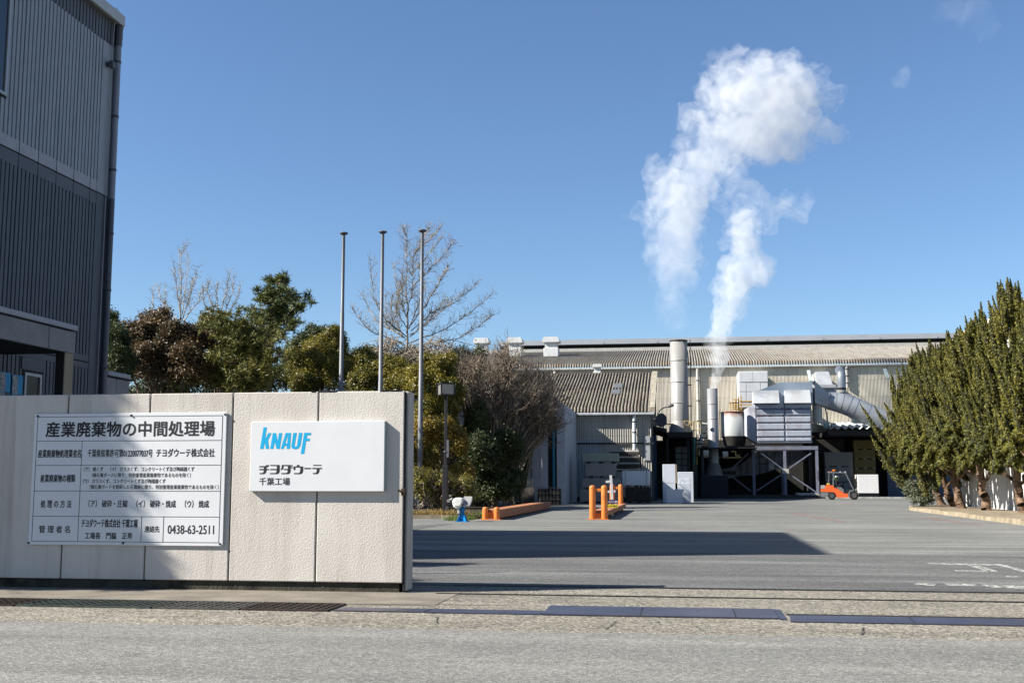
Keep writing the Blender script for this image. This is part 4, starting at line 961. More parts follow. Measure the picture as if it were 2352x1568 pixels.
# sloping conveyor gallery inside the frame
cv = thing('conveyor_gallery', 'shaded sloping conveyor gallery rising behind the crossed braces', 'conveyor', (7, 107, 0))
cp = [s2(70, 1150, PY + 3), s2(640, 1010, PY + 3), s2(900, 800, PY + 3), s2(1720, 790, PY + 3), s2(1720, 925, PY + 3), s2(900, 1170, PY + 3), s2(640, 1185, PY + 3), s2(80, 1310, PY + 3)]
b = MB(); b.extr(cp, (0, 2.2, 0)); b.build('casing', mat('grey gallery sheet', (.20, .205, .215), .7, var=.2, vscale=1.2), cv)
b = MB()
for xx, y0, y1 in ((640, 1010, 1180), (740, 960, 1170), (940, 810, 1150), (1050, 800, 1120), (1170, 800, 1090), (1410, 800, 1005)): b.beam(s2(xx, y0, PY + 2.96), s2(xx, y1, PY + 2.96), .05)
b.beam(s2(900, 1000, PY + 2.95), s2(1170, 995, PY + 2.95), .05); b.beam(s2(900, 885, PY + 2.95), s2(1170, 885, PY + 2.95), .05); b.build('panel_joint', M_DARK, cv)
b = MB(); b.box(s2(1080, 1000, PY + 2.9).x, s2(1165, 1000, PY + 2.9).x, PY + 2.9, PY + 2.97, s2(1100, 1080, PY + 2.9).z, s2(1100, 985, PY + 2.9).z); b.build('pale_hatch', M_PALE, cv)
b = MB(); b.box(s2(-100, 1100, 110).x, s2(2300, 1100, 110).x, 111, 111.3, 0, zt + 1.0); props(b.build('shade_backdrop', M_SHED), 'added black sheet standing for the deep shade behind the steel frame', 'shade sheet')  # black sheet put in where only deep shade lies behind the frame

# air handling boxes on the hall wall
ah = thing('wall_duct_box', 'white panelled duct box fixed high on the hall wall behind the hoods', 'duct box', (8, 112, 7))
p, q = z8(497, 362, 110), z8(733, 640, 110); b = MB(); b.box(p.x, q.x, 110, 113.9, q.z, p.z); b.build('casing', M_WHITE, ah)
for x0, x1, y0, y1 in ((502, 612, 366, 445), (614, 728, 366, 445), (502, 560, 455, 520), (562, 672, 455, 520), (502, 560, 525, 600), (562, 672, 525, 600), (674, 728, 455, 520)):
    a_, c_ = z8(x0, y0, 110), z8(x1, y1, 110); b = MB(); b.bbox(a_.x, c_.x, 109.94, 110.01, c_.z, a_.z, .02, 1); b.build('panel', M_WHITE, ah)
ah = thing('vent_hood', 'blue white vent hood on the hall wall left of the goose neck pipe', 'vent hood', (15, 111, 8))
p, q = z8(1110, 360, 110), z8(1232, 468, 110); b = MB(); b.hexa([(p.x + .1, 109.6, q.z), (q.x, 109.6, q.z), (q.x, 113.9, q.z), (p.x + .1, 113.9, q.z), (p.x, 110.6, p.z), (q.x - .2, 110.6, p.z), (q.x - .2, 113.9, p.z), (p.x, 113.9, p.z)]); b.build('hood', M_WHITE, ah)
p, q = z8(1130, 474, 110), z8(1255, 496, 110); b = MB(); b.bbox(p.x, q.x, 109.2, 113, q.z, p.z, .03, 1); b.build('flange', M_WHITE, ah)
p, q = z8(1150, 497, 110), z8(1252, 540, 110); b = MB(); b.box(p.x, q.x, 109.6, 112.8, q.z, p.z); b.build('neck', M_PANEL, ah)
for u0, v0, u1, v1, lab in ((1046, 357, 1066, 440, 'pale slanted strut on the hall wall above the top duct'), (1645, 345, 1670, 420, 'pale green slanted strut on the hall wall near the conifers')):
    b = MB(); b.beam(z8(u0, v0, 112.6), z8(u1, v1, 111.6), .28, .15); props(b.build('strut', mat('pale green paint', (.52, .62, .58), .6)), lab, 'strut', 'struts on the hall wall')
b = MB(); p = z8(1085, 625, PY + 1.5); q = z8(1135, 770, PY + 1.5); b.cyl((p.x + .35, PY + 1.5, p.z - 1.6), (p.x + .35, PY + 1.5, p.z), .42); props(b.build('return_duct', M_PALE), 'cream curved duct piece hanging behind the right edge of the dust collector', 'duct')
for x0, x1, lab in ((1108, 1140, 'thin teal bracket bar right of the dust collector'), (1180, 1215, 'thin grey prop under the round duct')):
    b = MB(); b.beam(z8(x0, 650, 108), z8(x1 - 10, 790, 108), .16, .1); props(b.build('prop', mat('teal paint', (.25, .42, .42), .6)), lab, 'prop', 'props under the round duct')

# ------------------------------------------------------------------ loading bay with board stacks
bay = thing('loading_bay', 'dark open loading bay under a scalloped corrugated canopy', 'loading bay', (18, 112, 0))
p, q = z8(1185, 820, 105.2), z8(1700, 800, 105.2); zc = z8(1300, 806, 105.2).z
b = MB(); corr(b, p.x, 26.5, [(105.2, zc), (113.9, zc + .9)], .62, .12, 8); b.build('canopy', mat('mint white canopy sheet', (.58, .64, .62), .6), bay, fix=False)
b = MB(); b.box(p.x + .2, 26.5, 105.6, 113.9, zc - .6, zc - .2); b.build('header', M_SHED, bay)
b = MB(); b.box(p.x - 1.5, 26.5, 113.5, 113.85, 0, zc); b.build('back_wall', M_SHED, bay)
b = MB(); b.box(p.x - 1.6, p.x - 1.3, 105.6, 113.5, 0, zc); b.build('shading_side_wall', M_SHED, bay)
b = MB(); b.box(z8(1720, 1000, 107).x, 26.5, 111.0, 111.3, 0, zc - .6); b.build('blue_door', mat('blue grey door sheet', (.10, .13, .19), .6), bay)
for xx, lab in ((1183, 'mint coloured vent box on the canopy edge'), (1240, 'small grey vent box on the canopy')):
    a_ = z8(xx - 18, 775, 106.5); c_ = z8(xx + 16, 805, 106.5); b = MB(); b.bbox(a_.x, c_.x, 106, 106.8, c_.z - .1, a_.z, .03, 1); b.box(a_.x - .06, c_.x + .06, 105.95, 106.85, a_.z, a_.z + .08); props(b.build('vent_box', mat('mint paint', (.35, .55, .5), .6) if xx < 1200 else M_PALE), lab, 'vent box')
b = MB(); b.box(p.x - 1.6, 30, 103.4, 103.7, 0, .16)
props(b.build('bay_kerb', mat('white kerb edge', (.5, .49, .45), .8, var=.35, vscale=1.5)), 'low whitish kerb edge in front of the loading bay', None, None, 'structure')
M_GSTACK = mat('grey board packs', (.26, .255, .245), .8, var=.06); M_BSTACK = mat('brown board packs', (.20, .155, .06), .8, var=.06); M_LINE = M_DARK
def stack(x0, x1, zs_, y, d, m, lab, grp, name='board_stack'):
    t = thing(name, lab, 'board stack', ((x0 + x1) / 2, y, 0), grp)
    for i in range(len(zs_) - 1):
        b = MB(); b.bbox(x0, x1, y, y + d, zs_[i] + .07, zs_[i + 1] - .01, .015, 1); b.build('pack', m, t)
        b = MB()
        for k in range(3): xx = x0 + (x1 - x0) * (.06 + .40 * k); b.box(xx, xx + .25, y + .05, y + d - .05, zs_[i], zs_[i] + .07)
        b.build('bearer', M_PALE, t)
    return t
g0, g1 = z8(1172, 995, 110), z8(1393, 995, 110)
stack(g0.x, g1.x, [.05, z8(1280, 1230, 110).z, z8(1280, 1110, 110).z, g0.z], 110, 2.2, M_GSTACK, 'tall stack of grey board packs behind the forklift', 'board stacks in the loading bay')
g0, g1 = z8(1397, 900, 111), z8(1566, 900, 111)
stack(g0.x, g1.x, [.05] + [z8(1480, y, 111).z for y in (1290, 1200, 1125, 1050, 973)] + [g0.z], 111, 2.0, M_BSTACK, 'tall stack of brown board packs at the right of the loading bay', 'board stacks in the loading bay')
p, q = z8(1395, 1275, 107), z8(1597, 1352, 107)
b = MB(); b.bbox(p.x, q.x, 107, 108.2, .02, p.z - .25, .02, 1); b.bbox(q.x - .8, q.x, 107.05, 108.2, p.z - .25, p.z, .02, 1); props(b.build('board_pack', mat('dull olive pack', (.13, .12, .09), .8)), 'low olive board pack on the bay floor behind the white pallet load', 'board pack')

# ------------------------------------------------------------------ board packs in the mid yard
M_GREENP = mat('green grey board pack', (.30, .36, .29), .8, var=.05); M_GREYP = mat('grey board pack', (.30, .295, .28), .8, var=.05); M_FILM = mat('white film wrapped pack', (.66, .70, .76), .35, var=.04); M_DKP = mat('dark timber pack', (.05, .042, .035), .9, var=.3)
def z7(x, y, d): return aty(*Z7(x, y), d)
def pack(x0, y0, x1, y1, yy, d, m, lab, grp, zb=None, feet=True, straps=False):
    p, q = z7(x0, y0, yy), z7(x1, y1, yy); z0 = q.z if zb is None else zb
    t = thing('board_pack', lab, 'board pack', ((p.x + q.x) / 2, yy, z0), grp)
    b = MB(); b.bbox(p.x, q.x, yy, yy + d, z0 + (.12 if feet else 0), p.z, .02, 1); b.build('boards', m, t)
    if feet:
        b = MB()
        for k in range(3): xx = p.x + (q.x - p.x) * (.1 + .36 * k); b.box(xx, xx + .2, yy + .04, yy + d - .04, z0, z0 + .12)
        b.build('bearer', M_DKP, t)
    if straps:
        b = MB()
        for f in (.1, .88): xx = p.x + (q.x - p.x) * f; b.box(xx, xx + .08, yy - .02, yy + d + .02, z0 + .02, p.z + .03)
        b.build('strap', M_PALE, t)
    return p, q
G = 'board packs piled before the annex'
pack(233, 1287, 560, 1395, 79, 1.6, M_GREYP, 'lowest grey board pack of the pile before the annex', G, 0.0)
pack(248, 1200, 560, 1287, 79.02, 1.6, M_GREYP, 'second grey board pack from the ground before the annex', G)
pack(280, 1083, 512, 1196, 79.1, 1.5, M_GREYP, 'narrower grey board pack below the green one', G)
pack(255, 1003, 533, 1081, 79.0, 1.6, M_GREENP, 'green tinted board pack topmost of the pile before the annex', G)
pack(590, 1270, 790, 1392, 79.5, 1.6, M_DKP, 'dark low timber pack under the bluish white pack', G, 0.0)
pack(565, 1140, 778, 1268, 79.4, 1.6, M_FILM, 'bluish white strapped pack lying on dark timber', G, straps=True)
rk = thing('timber_rack', 'dark rack of long planks and pipes leaning behind the board packs', 'timber rack', (-4, 82, 0))
rg = random.Random(8)
for i in range(14):
    b = MB(); p = z7(460 + rg.uniform(0, 80), 985 + i * 12, 81.5 + rg.uniform(0, 1)); q = z7(712 + rg.uniform(-20, 10), 985 + i * 12, 81.5 + rg.uniform(0, 1)); b.beam(p, q, .12, .1); b.build('plank', M_DKP if i % 4 else M_PALE, rk)
for xx in (490, 700): b = MB(); p = z7(xx, 980, 82); b.box(p.x, p.x + .12, 82.5, 82.65, 0, p.z); b.build('rack_post', M_SHED, rk)
W = 'white board packs stood beside the dark shed'
pack(882, 1090, 985, 1240, 80, 1.4, M_FILM, 'tall white pack on top of the pair farthest from the frame', W, None, False)
pack(883, 1241, 985, 1385, 80.0, 1.4, M_FILM, 'white pack carrying the tall one beside the dark shed', W, 0.0, False)
pack(1000, 1237, 1105, 1382, 79.8, 1.3, M_FILM, 'white pack standing next to the tall pair, nearer the frame', W, 0.0, False)
pack(1008, 1201, 1100, 1236, 79.9, 1.2, M_FILM, 'thin white pack on top of the pack nearer the frame', W, None, False)
pack(910, 1287, 1040, 1395, 78, 1.2, M_FILM, 'short white pack in front of the other white packs', W, 0.0, False)
pack(1000, 1150, 1125, 1262, 82.5, 1.2, M_FILM, 'half hidden bluish pack behind the white packs', W, 0.0, False)
p, q = z7(985, 1092, 79.95), z7(997, 1240, 79.95); b = MB(); b.bbox(p.x - .02, q.x, 80.0, 81.3, q.z, p.z, .01, 1); props(b.build('cardboard_edge', mat('tan cardboard', (.30, .25, .15), .9)), 'tan cardboard sheet on the side of the tall white pack', 'cardboard')
b = MB(); p = z7(1028, 1290, 78.3); b.bbox(p.x - .15, p.x + .2, 78.2, 78.7, p.z - .1, p.z + .05, .05); props(b.build('crumpled_film', M_FILM), 'crumpled white film on top of the short white pack', 'film')
# ------------------------------------------------------------------ vegetation
def leaf_mat(name, cols, rough=.55, trans=.25):
    """leaves: every leaf its own tint; a little light shines through"""
    m = bpy.data.materials.new(name); m.use_nodes = True; k = NT(m); b = m.node_tree.nodes['Principled BSDF']
    b.inputs['Roughness'].default_value = rough; b.inputs['Specular IOR Level'].default_value = .35
    g = k.node('ShaderNodeNewGeometry'); n = k.noise(1.1, 3, .6)
    f = k.math('ADD', k.math('MULTIPLY', g.outputs['Random Per Island'], .6), k.math('MULTIPLY', k.math('SUBTRACT', n, .5), 1.1))
    f = k.math('ADD', f, .2); f = k.math('ADD', f, k.math('MULTIPLY', k.math('SUBTRACT', k.noise(.28, 2, .5), .5), .9))
    col = k.ramp(f, [(i / max(1, len(cols) - 1), c) for i, c in enumerate(cols)])
    k.link(col, b.inputs['Base Color'])
    t = k.node('ShaderNodeBsdfTranslucent'); k.link(col, t.inputs[0]); mx = k.node('ShaderNodeMixShader'); mx.inputs[0].default_value = trans
    k.link(b.outputs[0], mx.inputs[1]); k.link(t.outputs[0], mx.inputs[2]); k.link(mx.outputs[0], m.node_tree.nodes['Material Output'].inputs[0])
    return m
M_JUN = leaf_mat('juniper leaves', [(.035, .045, .010), (.095, .10, .014), (.17, .155, .018), (.235, .20, .03)], .6, .2)
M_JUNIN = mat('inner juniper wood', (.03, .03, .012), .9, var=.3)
M_OLIVE = leaf_mat('olive green leaves', [(.035, .045, .009), (.095, .095, .014), (.18, .15, .018), (.28, .215, .032)], .42)
M_YELLOW = leaf_mat('yellowing leaves', [(.05, .055, .01), (.15, .12, .018), (.27, .18, .025), (.36, .24, .045)], .5)
M_RED = leaf_mat('reddish brown leaves', [(.02, .024, .01), (.05, .04, .016), (.095, .06, .024), (.13, .08, .035), (.075, .075, .02)], .5)
M_DKG = leaf_mat('dark green leaves', [(.012, .02, .008), (.028, .042, .012), (.05, .065, .016), (.08, .085, .02)], .5)
M_PINE = leaf_mat('pine needles', [(.025, .04, .014), (.06, .08, .022), (.11, .125, .03), (.17, .165, .045)], .5, .1)
M_PINEY = leaf_mat('yellow green pine needles', [(.04, .05, .014), (.09, .10, .02), (.16, .145, .03), (.21, .18, .045)], .5, .1)
M_BARK = mat('grey brown bark', (.16, .12, .085), .9, var=.4, vscale=6, bump=.8, bscale=18)
M_BARKR = mat('reddish juniper bark', (.21, .135, .085), .9, var=.6, vscale=4, bump=1.0, bscale=9)
M_PALEBARK = mat('pale bare twigs', (.45, .40, .33), .85, var=.25, vscale=4)
M_GINKGO = mat('buff bare branches', (.36, .305, .235), .85, var=.3, vscale=4)  # light brown bark of the tall bare tree and its vines
M_TWIG = mat('brown twigs', (.27, .215, .155), .9, var=.5, vscale=2)

def unit(a): return a / np.maximum(np.linalg.norm(a, axis=1, keepdims=True), 1e-6)
def leaves(name, P, D, L, W, m, parent, rng, up=.25, rand=.9):
    """one diamond leaf per point P, facing roughly D"""
    n = len(P); N = unit(D * .7 + rng.normal(size=(n, 3)) * rand * .6 + np.array([0, 0, up]))
    A = unit(np.cross(N, rng.normal(size=(n, 3)))); B = np.cross(N, A)
    l = (L * (.6 + .8 * rng.random(n)))[:, None] / 2; w = (W * (.6 + .8 * rng.random(n)))[:, None] / 2
    V = np.stack([P - A * l, P - B * w + A * l * .15, P + A * l, P + B * w + A * l * .15], 1).reshape(-1, 3)
    return raw_mesh(name, V, np.arange(4 * n).reshape(n, 4), m, parent)
def lobes_points(lobes, nclus, per, rng, spread=.16, shell=.35):
    """clusters of leaves spread over the outer shell of several ellipsoids"""
    C = np.array([l[0] for l in lobes], float); Rr = np.array([l[1] for l in lobes], float)
    w = np.array([r[0] * r[1] + r[0] * r[2] + r[1] * r[2] for r in Rr]); w = w / w.sum()
    idx = rng.choice(len(lobes), nclus, p=w); d = unit(rng.normal(size=(nclus, 3)))
    d[:, 2] = np.where(d[:, 2] < -.5, -d[:, 2] * .6, d[:, 2]); d = unit(d)
    rad = 1 - shell * rng.random(nclus) ** 1.5 + .12 * rng.normal(size=nclus) * .5
    c = C[idx] + d * Rr[idx] * rad[:, None]
    # drop clusters buried deep in another lobe
    keep = np.ones(nclus, bool)
    for k in range(len(lobes)):
        q = ((c - C[k]) / Rr[k]); keep &= ~((np.sum(q * q, 1) < .35) & (idx != k))
    c, d = c[keep], d[keep]
    P = np.repeat(c, per, 0) + rng.normal(size=(len(c) * per, 3)) * spread
    return P, np.repeat(d, per, 0)
def segs(name, S, m, parent, n=3):
    """tapered little prisms: rows of x0 y0 z0 r0 x1 y1 z1 r1"""
    S = np.array(S, float); p, r0, q, r1 = S[:, :3], S[:, 3], S[:, 4:7], S[:, 7]; d = unit(q - p)
    a = np.cross(d, np.array([.31, .53, .79])); a = unit(a); b = np.cross(d, a); V = []
    for pt, r in ((p, r0), (q, r1)):
        for k in range(n):
            t = 2 * PI * k / n; V.append(pt + (a * math.cos(t) + b * math.sin(t)) * r[:, None])
    V = np.stack(V, 1).reshape(-1, 3); base = (np.arange(len(S)) * 2 * n)[:, None]
    F = np.concatenate([base + np.array([[k, (k + 1) % n, n + (k + 1) % n, n + k]]) for k in range(n)], 1).reshape(-1, 4)
    return raw_mesh(name, V, F, m, parent, smooth=True)
def polyline(S, pts, r0, r1, rg=None, wob=0.0, sub=4):
    """adds a bent limb as segments, returns the points it runs through"""
    pts = [Vector(p) for p in pts]; out = []
    for i in range(len(pts) - 1):
        for k in range(sub): out.append(pts[i].lerp(pts[i + 1], k / sub) + (Vector((rg.gauss(0, wob), rg.gauss(0, wob), rg.gauss(0, wob))) if rg and wob and (i + k) else Vector()))
    out.append(pts[-1]); n = len(out) - 1
    for i in range(n):
        ra = r0 + (r1 - r0) * i / n; rb = r0 + (r1 - r0) * (i + 1) / n
        S.append((*out[i], ra, *out[i + 1], rb))
    return out
def twigs(S, path, rg, per, length, r, spread=.8, up=.4, depth=1):
    """side twigs along a limb"""
    n = len(path) - 1
    for i in range(max(1, n // 6), n):
        for _ in range(per):
            if rg.random() < .25: continue
            d = (path[i + 1] - path[i]).normalized(); p = path[i].lerp(path[i + 1], rg.random())
            v = (d * .7 + Vector((rg.gauss(0, spread), rg.gauss(0, spread), rg.gauss(0, spread) + up))).normalized()
            ln = length * rg.uniform(.4, 1.15) * (1.15 - .6 * i / n); mid = p + v * ln * .5 + Vector((0, 0, .03)); e = p + (v + Vector((rg.gauss(0, .2), rg.gauss(0, .2), .2))).normalized() * ln
            S.append((*p, r, *mid, r * .7)); S.append((*mid, r * .7, *e, r * .35))
            if depth and ln > .3:
                twigs(S, [p, mid, e], rg, 2, length * .45, r * .6, spread, up, depth - 1)

def ell(u0, u1, v0, v1, y, dep=.8):
    """ellipsoid filling a picture box at depth y"""
    c = aty((u0 + u1) / 2, (v0 + v1) / 2, y); a = aty(u0, (v0 + v1) / 2, y); t = aty((u0 + u1) / 2, v0, y)
    rx, rz = abs(c.x - a.x), abs(t.z - c.z); return (tuple(c), (rx, max(rx, rz) * dep, rz))
def bush(name, label, cat, lobes, nclus, per, L, W, m, seed, trunk=None, spread=.16, group=None, bark=None, limbs=True, partname='crown'):
    rng = np.random.default_rng(seed); c = np.mean([l[0] for l in lobes], 0); b = trunk if trunk else (c[0], c[1])
    t = thing(name, label, cat, (b[0], b[1], 0), group)
    sub = []
    for c_, r_ in lobes:                      # smaller lobes pushed out of each big one
        sub.append((c_, tuple(q * .86 for q in r_)))
        for _ in range(7):
            d = rng.normal(size=3); d[2] = abs(d[2]) * .8; d /= np.linalg.norm(d); k_ = rng.uniform(.22, .42)
            sub.append((tuple(np.array(c_) + d * np.array(r_) * rng.uniform(.68, .95)), tuple(q * k_ for q in r_)))
    P, D = lobes_points(sub, int(nclus * 1.7), per, rng, spread * .85)
    P[:, 2] = np.maximum(P[:, 2], .1)
    leaves(partname, P, D, L * .72, W * .72, m, t, rng)
    S = []; rg = random.Random(seed); zt = max(l[0][2] for l in lobes)
    path = polyline(S, [(b[0], b[1], 0), (b[0] + rg.gauss(0, .1), b[1], zt * .3), (c[0], c[1], zt * .6), (c[0], c[1], zt)], .16, .05, rg, .04)
    if limbs:
        for l in lobes:
            f = path[rg.randrange(3, 8)]; pp = polyline(S, [f, Vector(f).lerp(Vector(l[0]), .5) + Vector((0, 0, .3)), l[0], Vector(l[0]) + Vector((rg.gauss(0, .5), rg.gauss(0, .5), 1)) * l[1][2] * .6], .09, .02, rg, .05)
            twigs(S, pp, rg, 2, .9, .015)
    segs('trunk', S, bark or M_BARK, t, 5)
    return t
Z4b = lambda x, y: (229.7 + .25634 * x, 516.8 + .25634 * y)
Z5 = lambda x, y: (746.5 + .25634 * x, 516.8 + .25634 * y)

# reddish broadleaf tree and company behind the wall
GRP = 'trees beyond the gate wall'
bush('autumn_tree', 'rounded reddish brown broadleaf tree beside the office downpipe', 'tree', [ell(268, 350, 735, 850, 55), ell(300, 400, 716, 820, 56), ell(370, 460, 735, 850, 55), ell(290, 400, 780, 905, 54), ell(380, 490, 790, 910, 54), ell(260, 330, 790, 890, 55.5), ell(430, 500, 755, 840, 57)], 2000, 22, .19, .11, M_RED, 11, spread=.17, group=GRP)
bush('dark_evergreen', 'dark green tree squeezed between the office corner and the reddish tree', 'tree', [ell(232, 290, 745, 840, 50), ell(238, 305, 800, 900, 50), ell(236, 262, 712, 770, 51)], 900, 20, .17, .07, M_DKG, 12, group=GRP)
bush('broadleaf_tree', 'mid green glossy tree between the reddish tree and the tall pine', 'tree', [ell(445, 520, 725, 820, 60), ell(470, 560, 740, 850, 60), ell(450, 540, 800, 905, 59), ell(500, 600, 800, 900, 58)], 1300, 20, .18, .09, M_OLIVE, 13, group=GRP)
bush('dark_evergreen', 'dark evergreen filling the gap right of the tall pine', 'tree', [ell(640, 730, 770, 905, 68), ell(690, 760, 752, 850, 68), ell(560, 680, 830, 920, 66), ell(735, 800, 760, 860, 70)], 1300, 20, .2, .09, M_DKG, 14, group=GRP)
bush('dark_evergreen', 'dark evergreen behind the flagpoles under the vine tangle', 'tree', [ell(790, 900, 790, 900, 74), ell(880, 1000, 800, 920, 74), ell(980, 1070, 795, 920, 75), ell(1040, 1120, 800, 960, 76)], 1400, 20, .21, .10, M_DKG, 15, group=GRP)
bush('dark_evergreen', 'dark evergreen low between the office annex parapet and the yellow pine', 'tree', [ell(300, 420, 850, 960, 62), ell(400, 520, 840, 960, 64), ell(500, 620, 850, 960, 64)], 900, 20, .2, .10, M_DKG, 16, group=GRP)
hl_ = []
for i in range(13): hl_.append(((-52 + i * 3.0, 74 + (i % 3) * .8, 2.2 + .4 * math.sin(i * 1.7)), (2.1, 1.4, 2.3 + .5 * math.sin(i * 2.3))))
bush('tall_hedge', 'long dark hedge closing the bed behind the trees and flagpoles', 'hedge', hl_, 2600, 18, .24, .13, M_DKG, 19, trunk=(-34, 74.5), limbs=False)
# clipped evergreens round the flagpoles
bush('evergreen_bush', 'rounded yellow green evergreen left of the first flagpole', 'bush', [ell(655, 760, 800, 920, 64.5), ell(690, 790, 765, 880, 65.5), ell(735, 800, 752, 830, 66.0), ell(740, 810, 820, 930, 64.5), ell(665, 735, 850, 960, 63.5)], 2300, 22, .15, .075, M_OLIVE, 21, spread=.13, group=GRP)
bush('evergreen_bush', 'low domed evergreen between the first and second flagpoles', 'bush', [ell(800, 890, 845, 930, 62.0), ell(850, 940, 820, 920, 62.5), ell(795, 860, 800, 890, 66.0), ell(880, 965, 850, 950, 61.5)], 1900, 22, .15, .075, M_OLIVE, 22, spread=.12, group=GRP)
bush('evergreen_bush', 'tall evergreen behind the third flagpole with a dark right side', 'bush', [ell(925, 1010, 830, 940, 60.5), ell(965, 1050, 808, 900, 61.0), ell(990, 1065, 850, 990, 61.0), ell(940, 1040, 900, 1040, 60.5), ell(1000, 1075, 960, 1090, 61.5), ell(960, 1050, 1020, 1160, 62.0)], 2600, 22, .15, .075, M_OLIVE, 23, spread=.12, group=GRP)
bush('yellow_shrub', 'yellow leaved shrub behind the black lamp post', 'shrub', [ell(935, 1000, 965, 1060, 57.2), ell(985, 1060, 960, 1040, 57.4), ell(1020, 1080, 985, 1070, 57.7), ell(940, 1010, 1030, 1090, 57.0), ell(1030, 1095, 1060, 1110, 57.5)], 1300, 18, .15, .085, M_YELLOW, 24, spread=.12, group=GRP)
def twig_bush(name, label, lobes, seed, n, m, base, leafm=None, nl=0, cat='shrub', r=.02, length=.9):
    t = thing(name, label, cat, (base[0], base[1], 0), GRP); rg = random.Random(seed); S = []
    for i in range(n):
        l = lobes[rg.randrange(len(lobes))]; d = Vector((rg.gauss(0, 1), rg.gauss(0, 1), rg.gauss(.25, .8))).normalized()
        e = Vector(l[0]) + Vector((d.x * l[1][0], d.y * l[1][1], d.z * l[1][2])) * rg.uniform(.55, 1.08)
        f = Vector((base[0] + rg.gauss(0, .35), base[1] + rg.gauss(0, .3), rg.uniform(0, .4))); c = Vector(l[0]) * .75 + f * .25 + Vector((rg.gauss(0, .4), rg.gauss(0, .4), rg.uniform(.2, .9)))
        pp = polyline(S, [f, c, e], r * 2.2, r * .5, rg, .09, 4); twigs(S, pp[3:], rg, 3, length, r * .55, .75, .25)
    segs('branches', S, m, t, 3)
    if leafm:
        rng = np.random.default_rng(seed); P, D = lobes_points(lobes, nl, 6, rng, .1, .7); P[:, 2] = np.maximum(P[:, 2], .15); leaves('leaf_scatter', P, D, .13, .075, leafm, t, rng)
    return t
twig_bush('bare_shrub', 'half bare brown shrub at the foot of the third flagpole', [ell(940, 1000, 1070, 1170, 54.5), ell(980, 1050, 1080, 1175, 55), ell(1040, 1095, 1090, 1175, 55.5)], 31, 60, M_TWIG, (aty(1000, 1100, 55).x, 55), M_OLIVE, 800, r=.015, length=.55)
bush('dark_evergreen', 'very dark evergreen shrub right of the white device on its blue post', 'shrub', [ell(1060, 1150, 1000, 1110, 60), ell(1120, 1200, 990, 1100, 62), ell(1080, 1190, 1080, 1170, 61), ell(1140, 1205, 1070, 1160, 63), ell(1070, 1120, 930, 1040, 62)], 1500, 18, .18, .09, M_DKG, 25, group=GRP)
lob = [ell(1050, 1160, 800, 920, 63), ell(1100, 1230, 800, 930, 64), ell(1170, 1270, 860, 960, 64), ell(1080, 1200, 880, 1000, 63), ell(1200, 1295, 900, 985, 64.5), ell(1130, 1200, 780, 860, 64), ell(1060, 1120, 860, 990, 62.5)]
lob += [ell(1190, 1300, 930, 1020, 65), ell(1225, 1312, 865, 960, 65), ell(1230, 1300, 950, 1000, 65), ell(1040, 1110, 800, 880, 62.5)]
twig_bush('bare_tree', 'broad leafless brown tree with drooping twigs before the arched store', lob, 32, 170, M_TWIG, (aty(1110, 1100, 63.5).x, 63.5), None, 0, 'tree', .034, 1.6)

lob2 = [ell(1140, 1230, 800, 900, 75), ell(1200, 1285, 830, 930, 75.5), ell(1160, 1270, 880, 990, 75), ell(1100, 1180, 830, 950, 74)]
twig_bush('bare_tree', 'added leafless brown tree behind the broad one, shading the white packs', lob2, 33, 130, M_TWIG, (aty(1180, 1100, 75).x, 75), None, 0, 'tree', .034, 1.6)  # tree put in so its twigs shade the white packs

# leafless trees against the sky
def bare_tree(label, limbs, y, zf, m, seed, r0, per, tl, trunk, vine=None):
    base = aty(*zf(*trunk[0]), y); t = thing('bare_tree', label, 'tree', (base.x, y, 0), GRP); rg = random.Random(seed); S = []
    polyline(S, [(base.x, y, 0), base] + [aty(*zf(*q), y) for q in trunk[1:]], r0 * 1.6, r0, rg, .02)
    for lm in limbs:
        dy = rg.uniform(-2.2, 2.2); n = len(lm); pts = [aty(*zf(*q), y + dy * i / (n - 1)) for i, q in enumerate(lm)]
        pp = polyline(S, pts, r0 * rg.uniform(.5, .75), .014, rg, .03, 6); twigs(S, pp, rg, per, tl, .015, .75, .35)
    segs('branches', S, m, t, 4)
    if vine:
        V = []
        for i in range(vine[1]):
            l = vine[0][rg.randrange(len(vine[0]))]; d = Vector((rg.gauss(0, 1), rg.gauss(0, 1), rg.gauss(0, 1))).normalized(); p = Vector(l[0]) + Vector((d.x * l[1][0], d.y * l[1][1], d.z * l[1][2])) * rg.uniform(.6, 1.05)
            q = p + Vector((rg.gauss(0, .6), rg.gauss(0, .4), rg.gauss(-.2, .5))); V.append((*p, .028, *p.lerp(q, .5), .025)); V.append((*p.lerp(q, .5), .025, *(q + Vector((rg.gauss(0, .2), 0, -.2))), .012))
        segs('vine_tangle', V, M_GINKGO, t, 3)
    return t
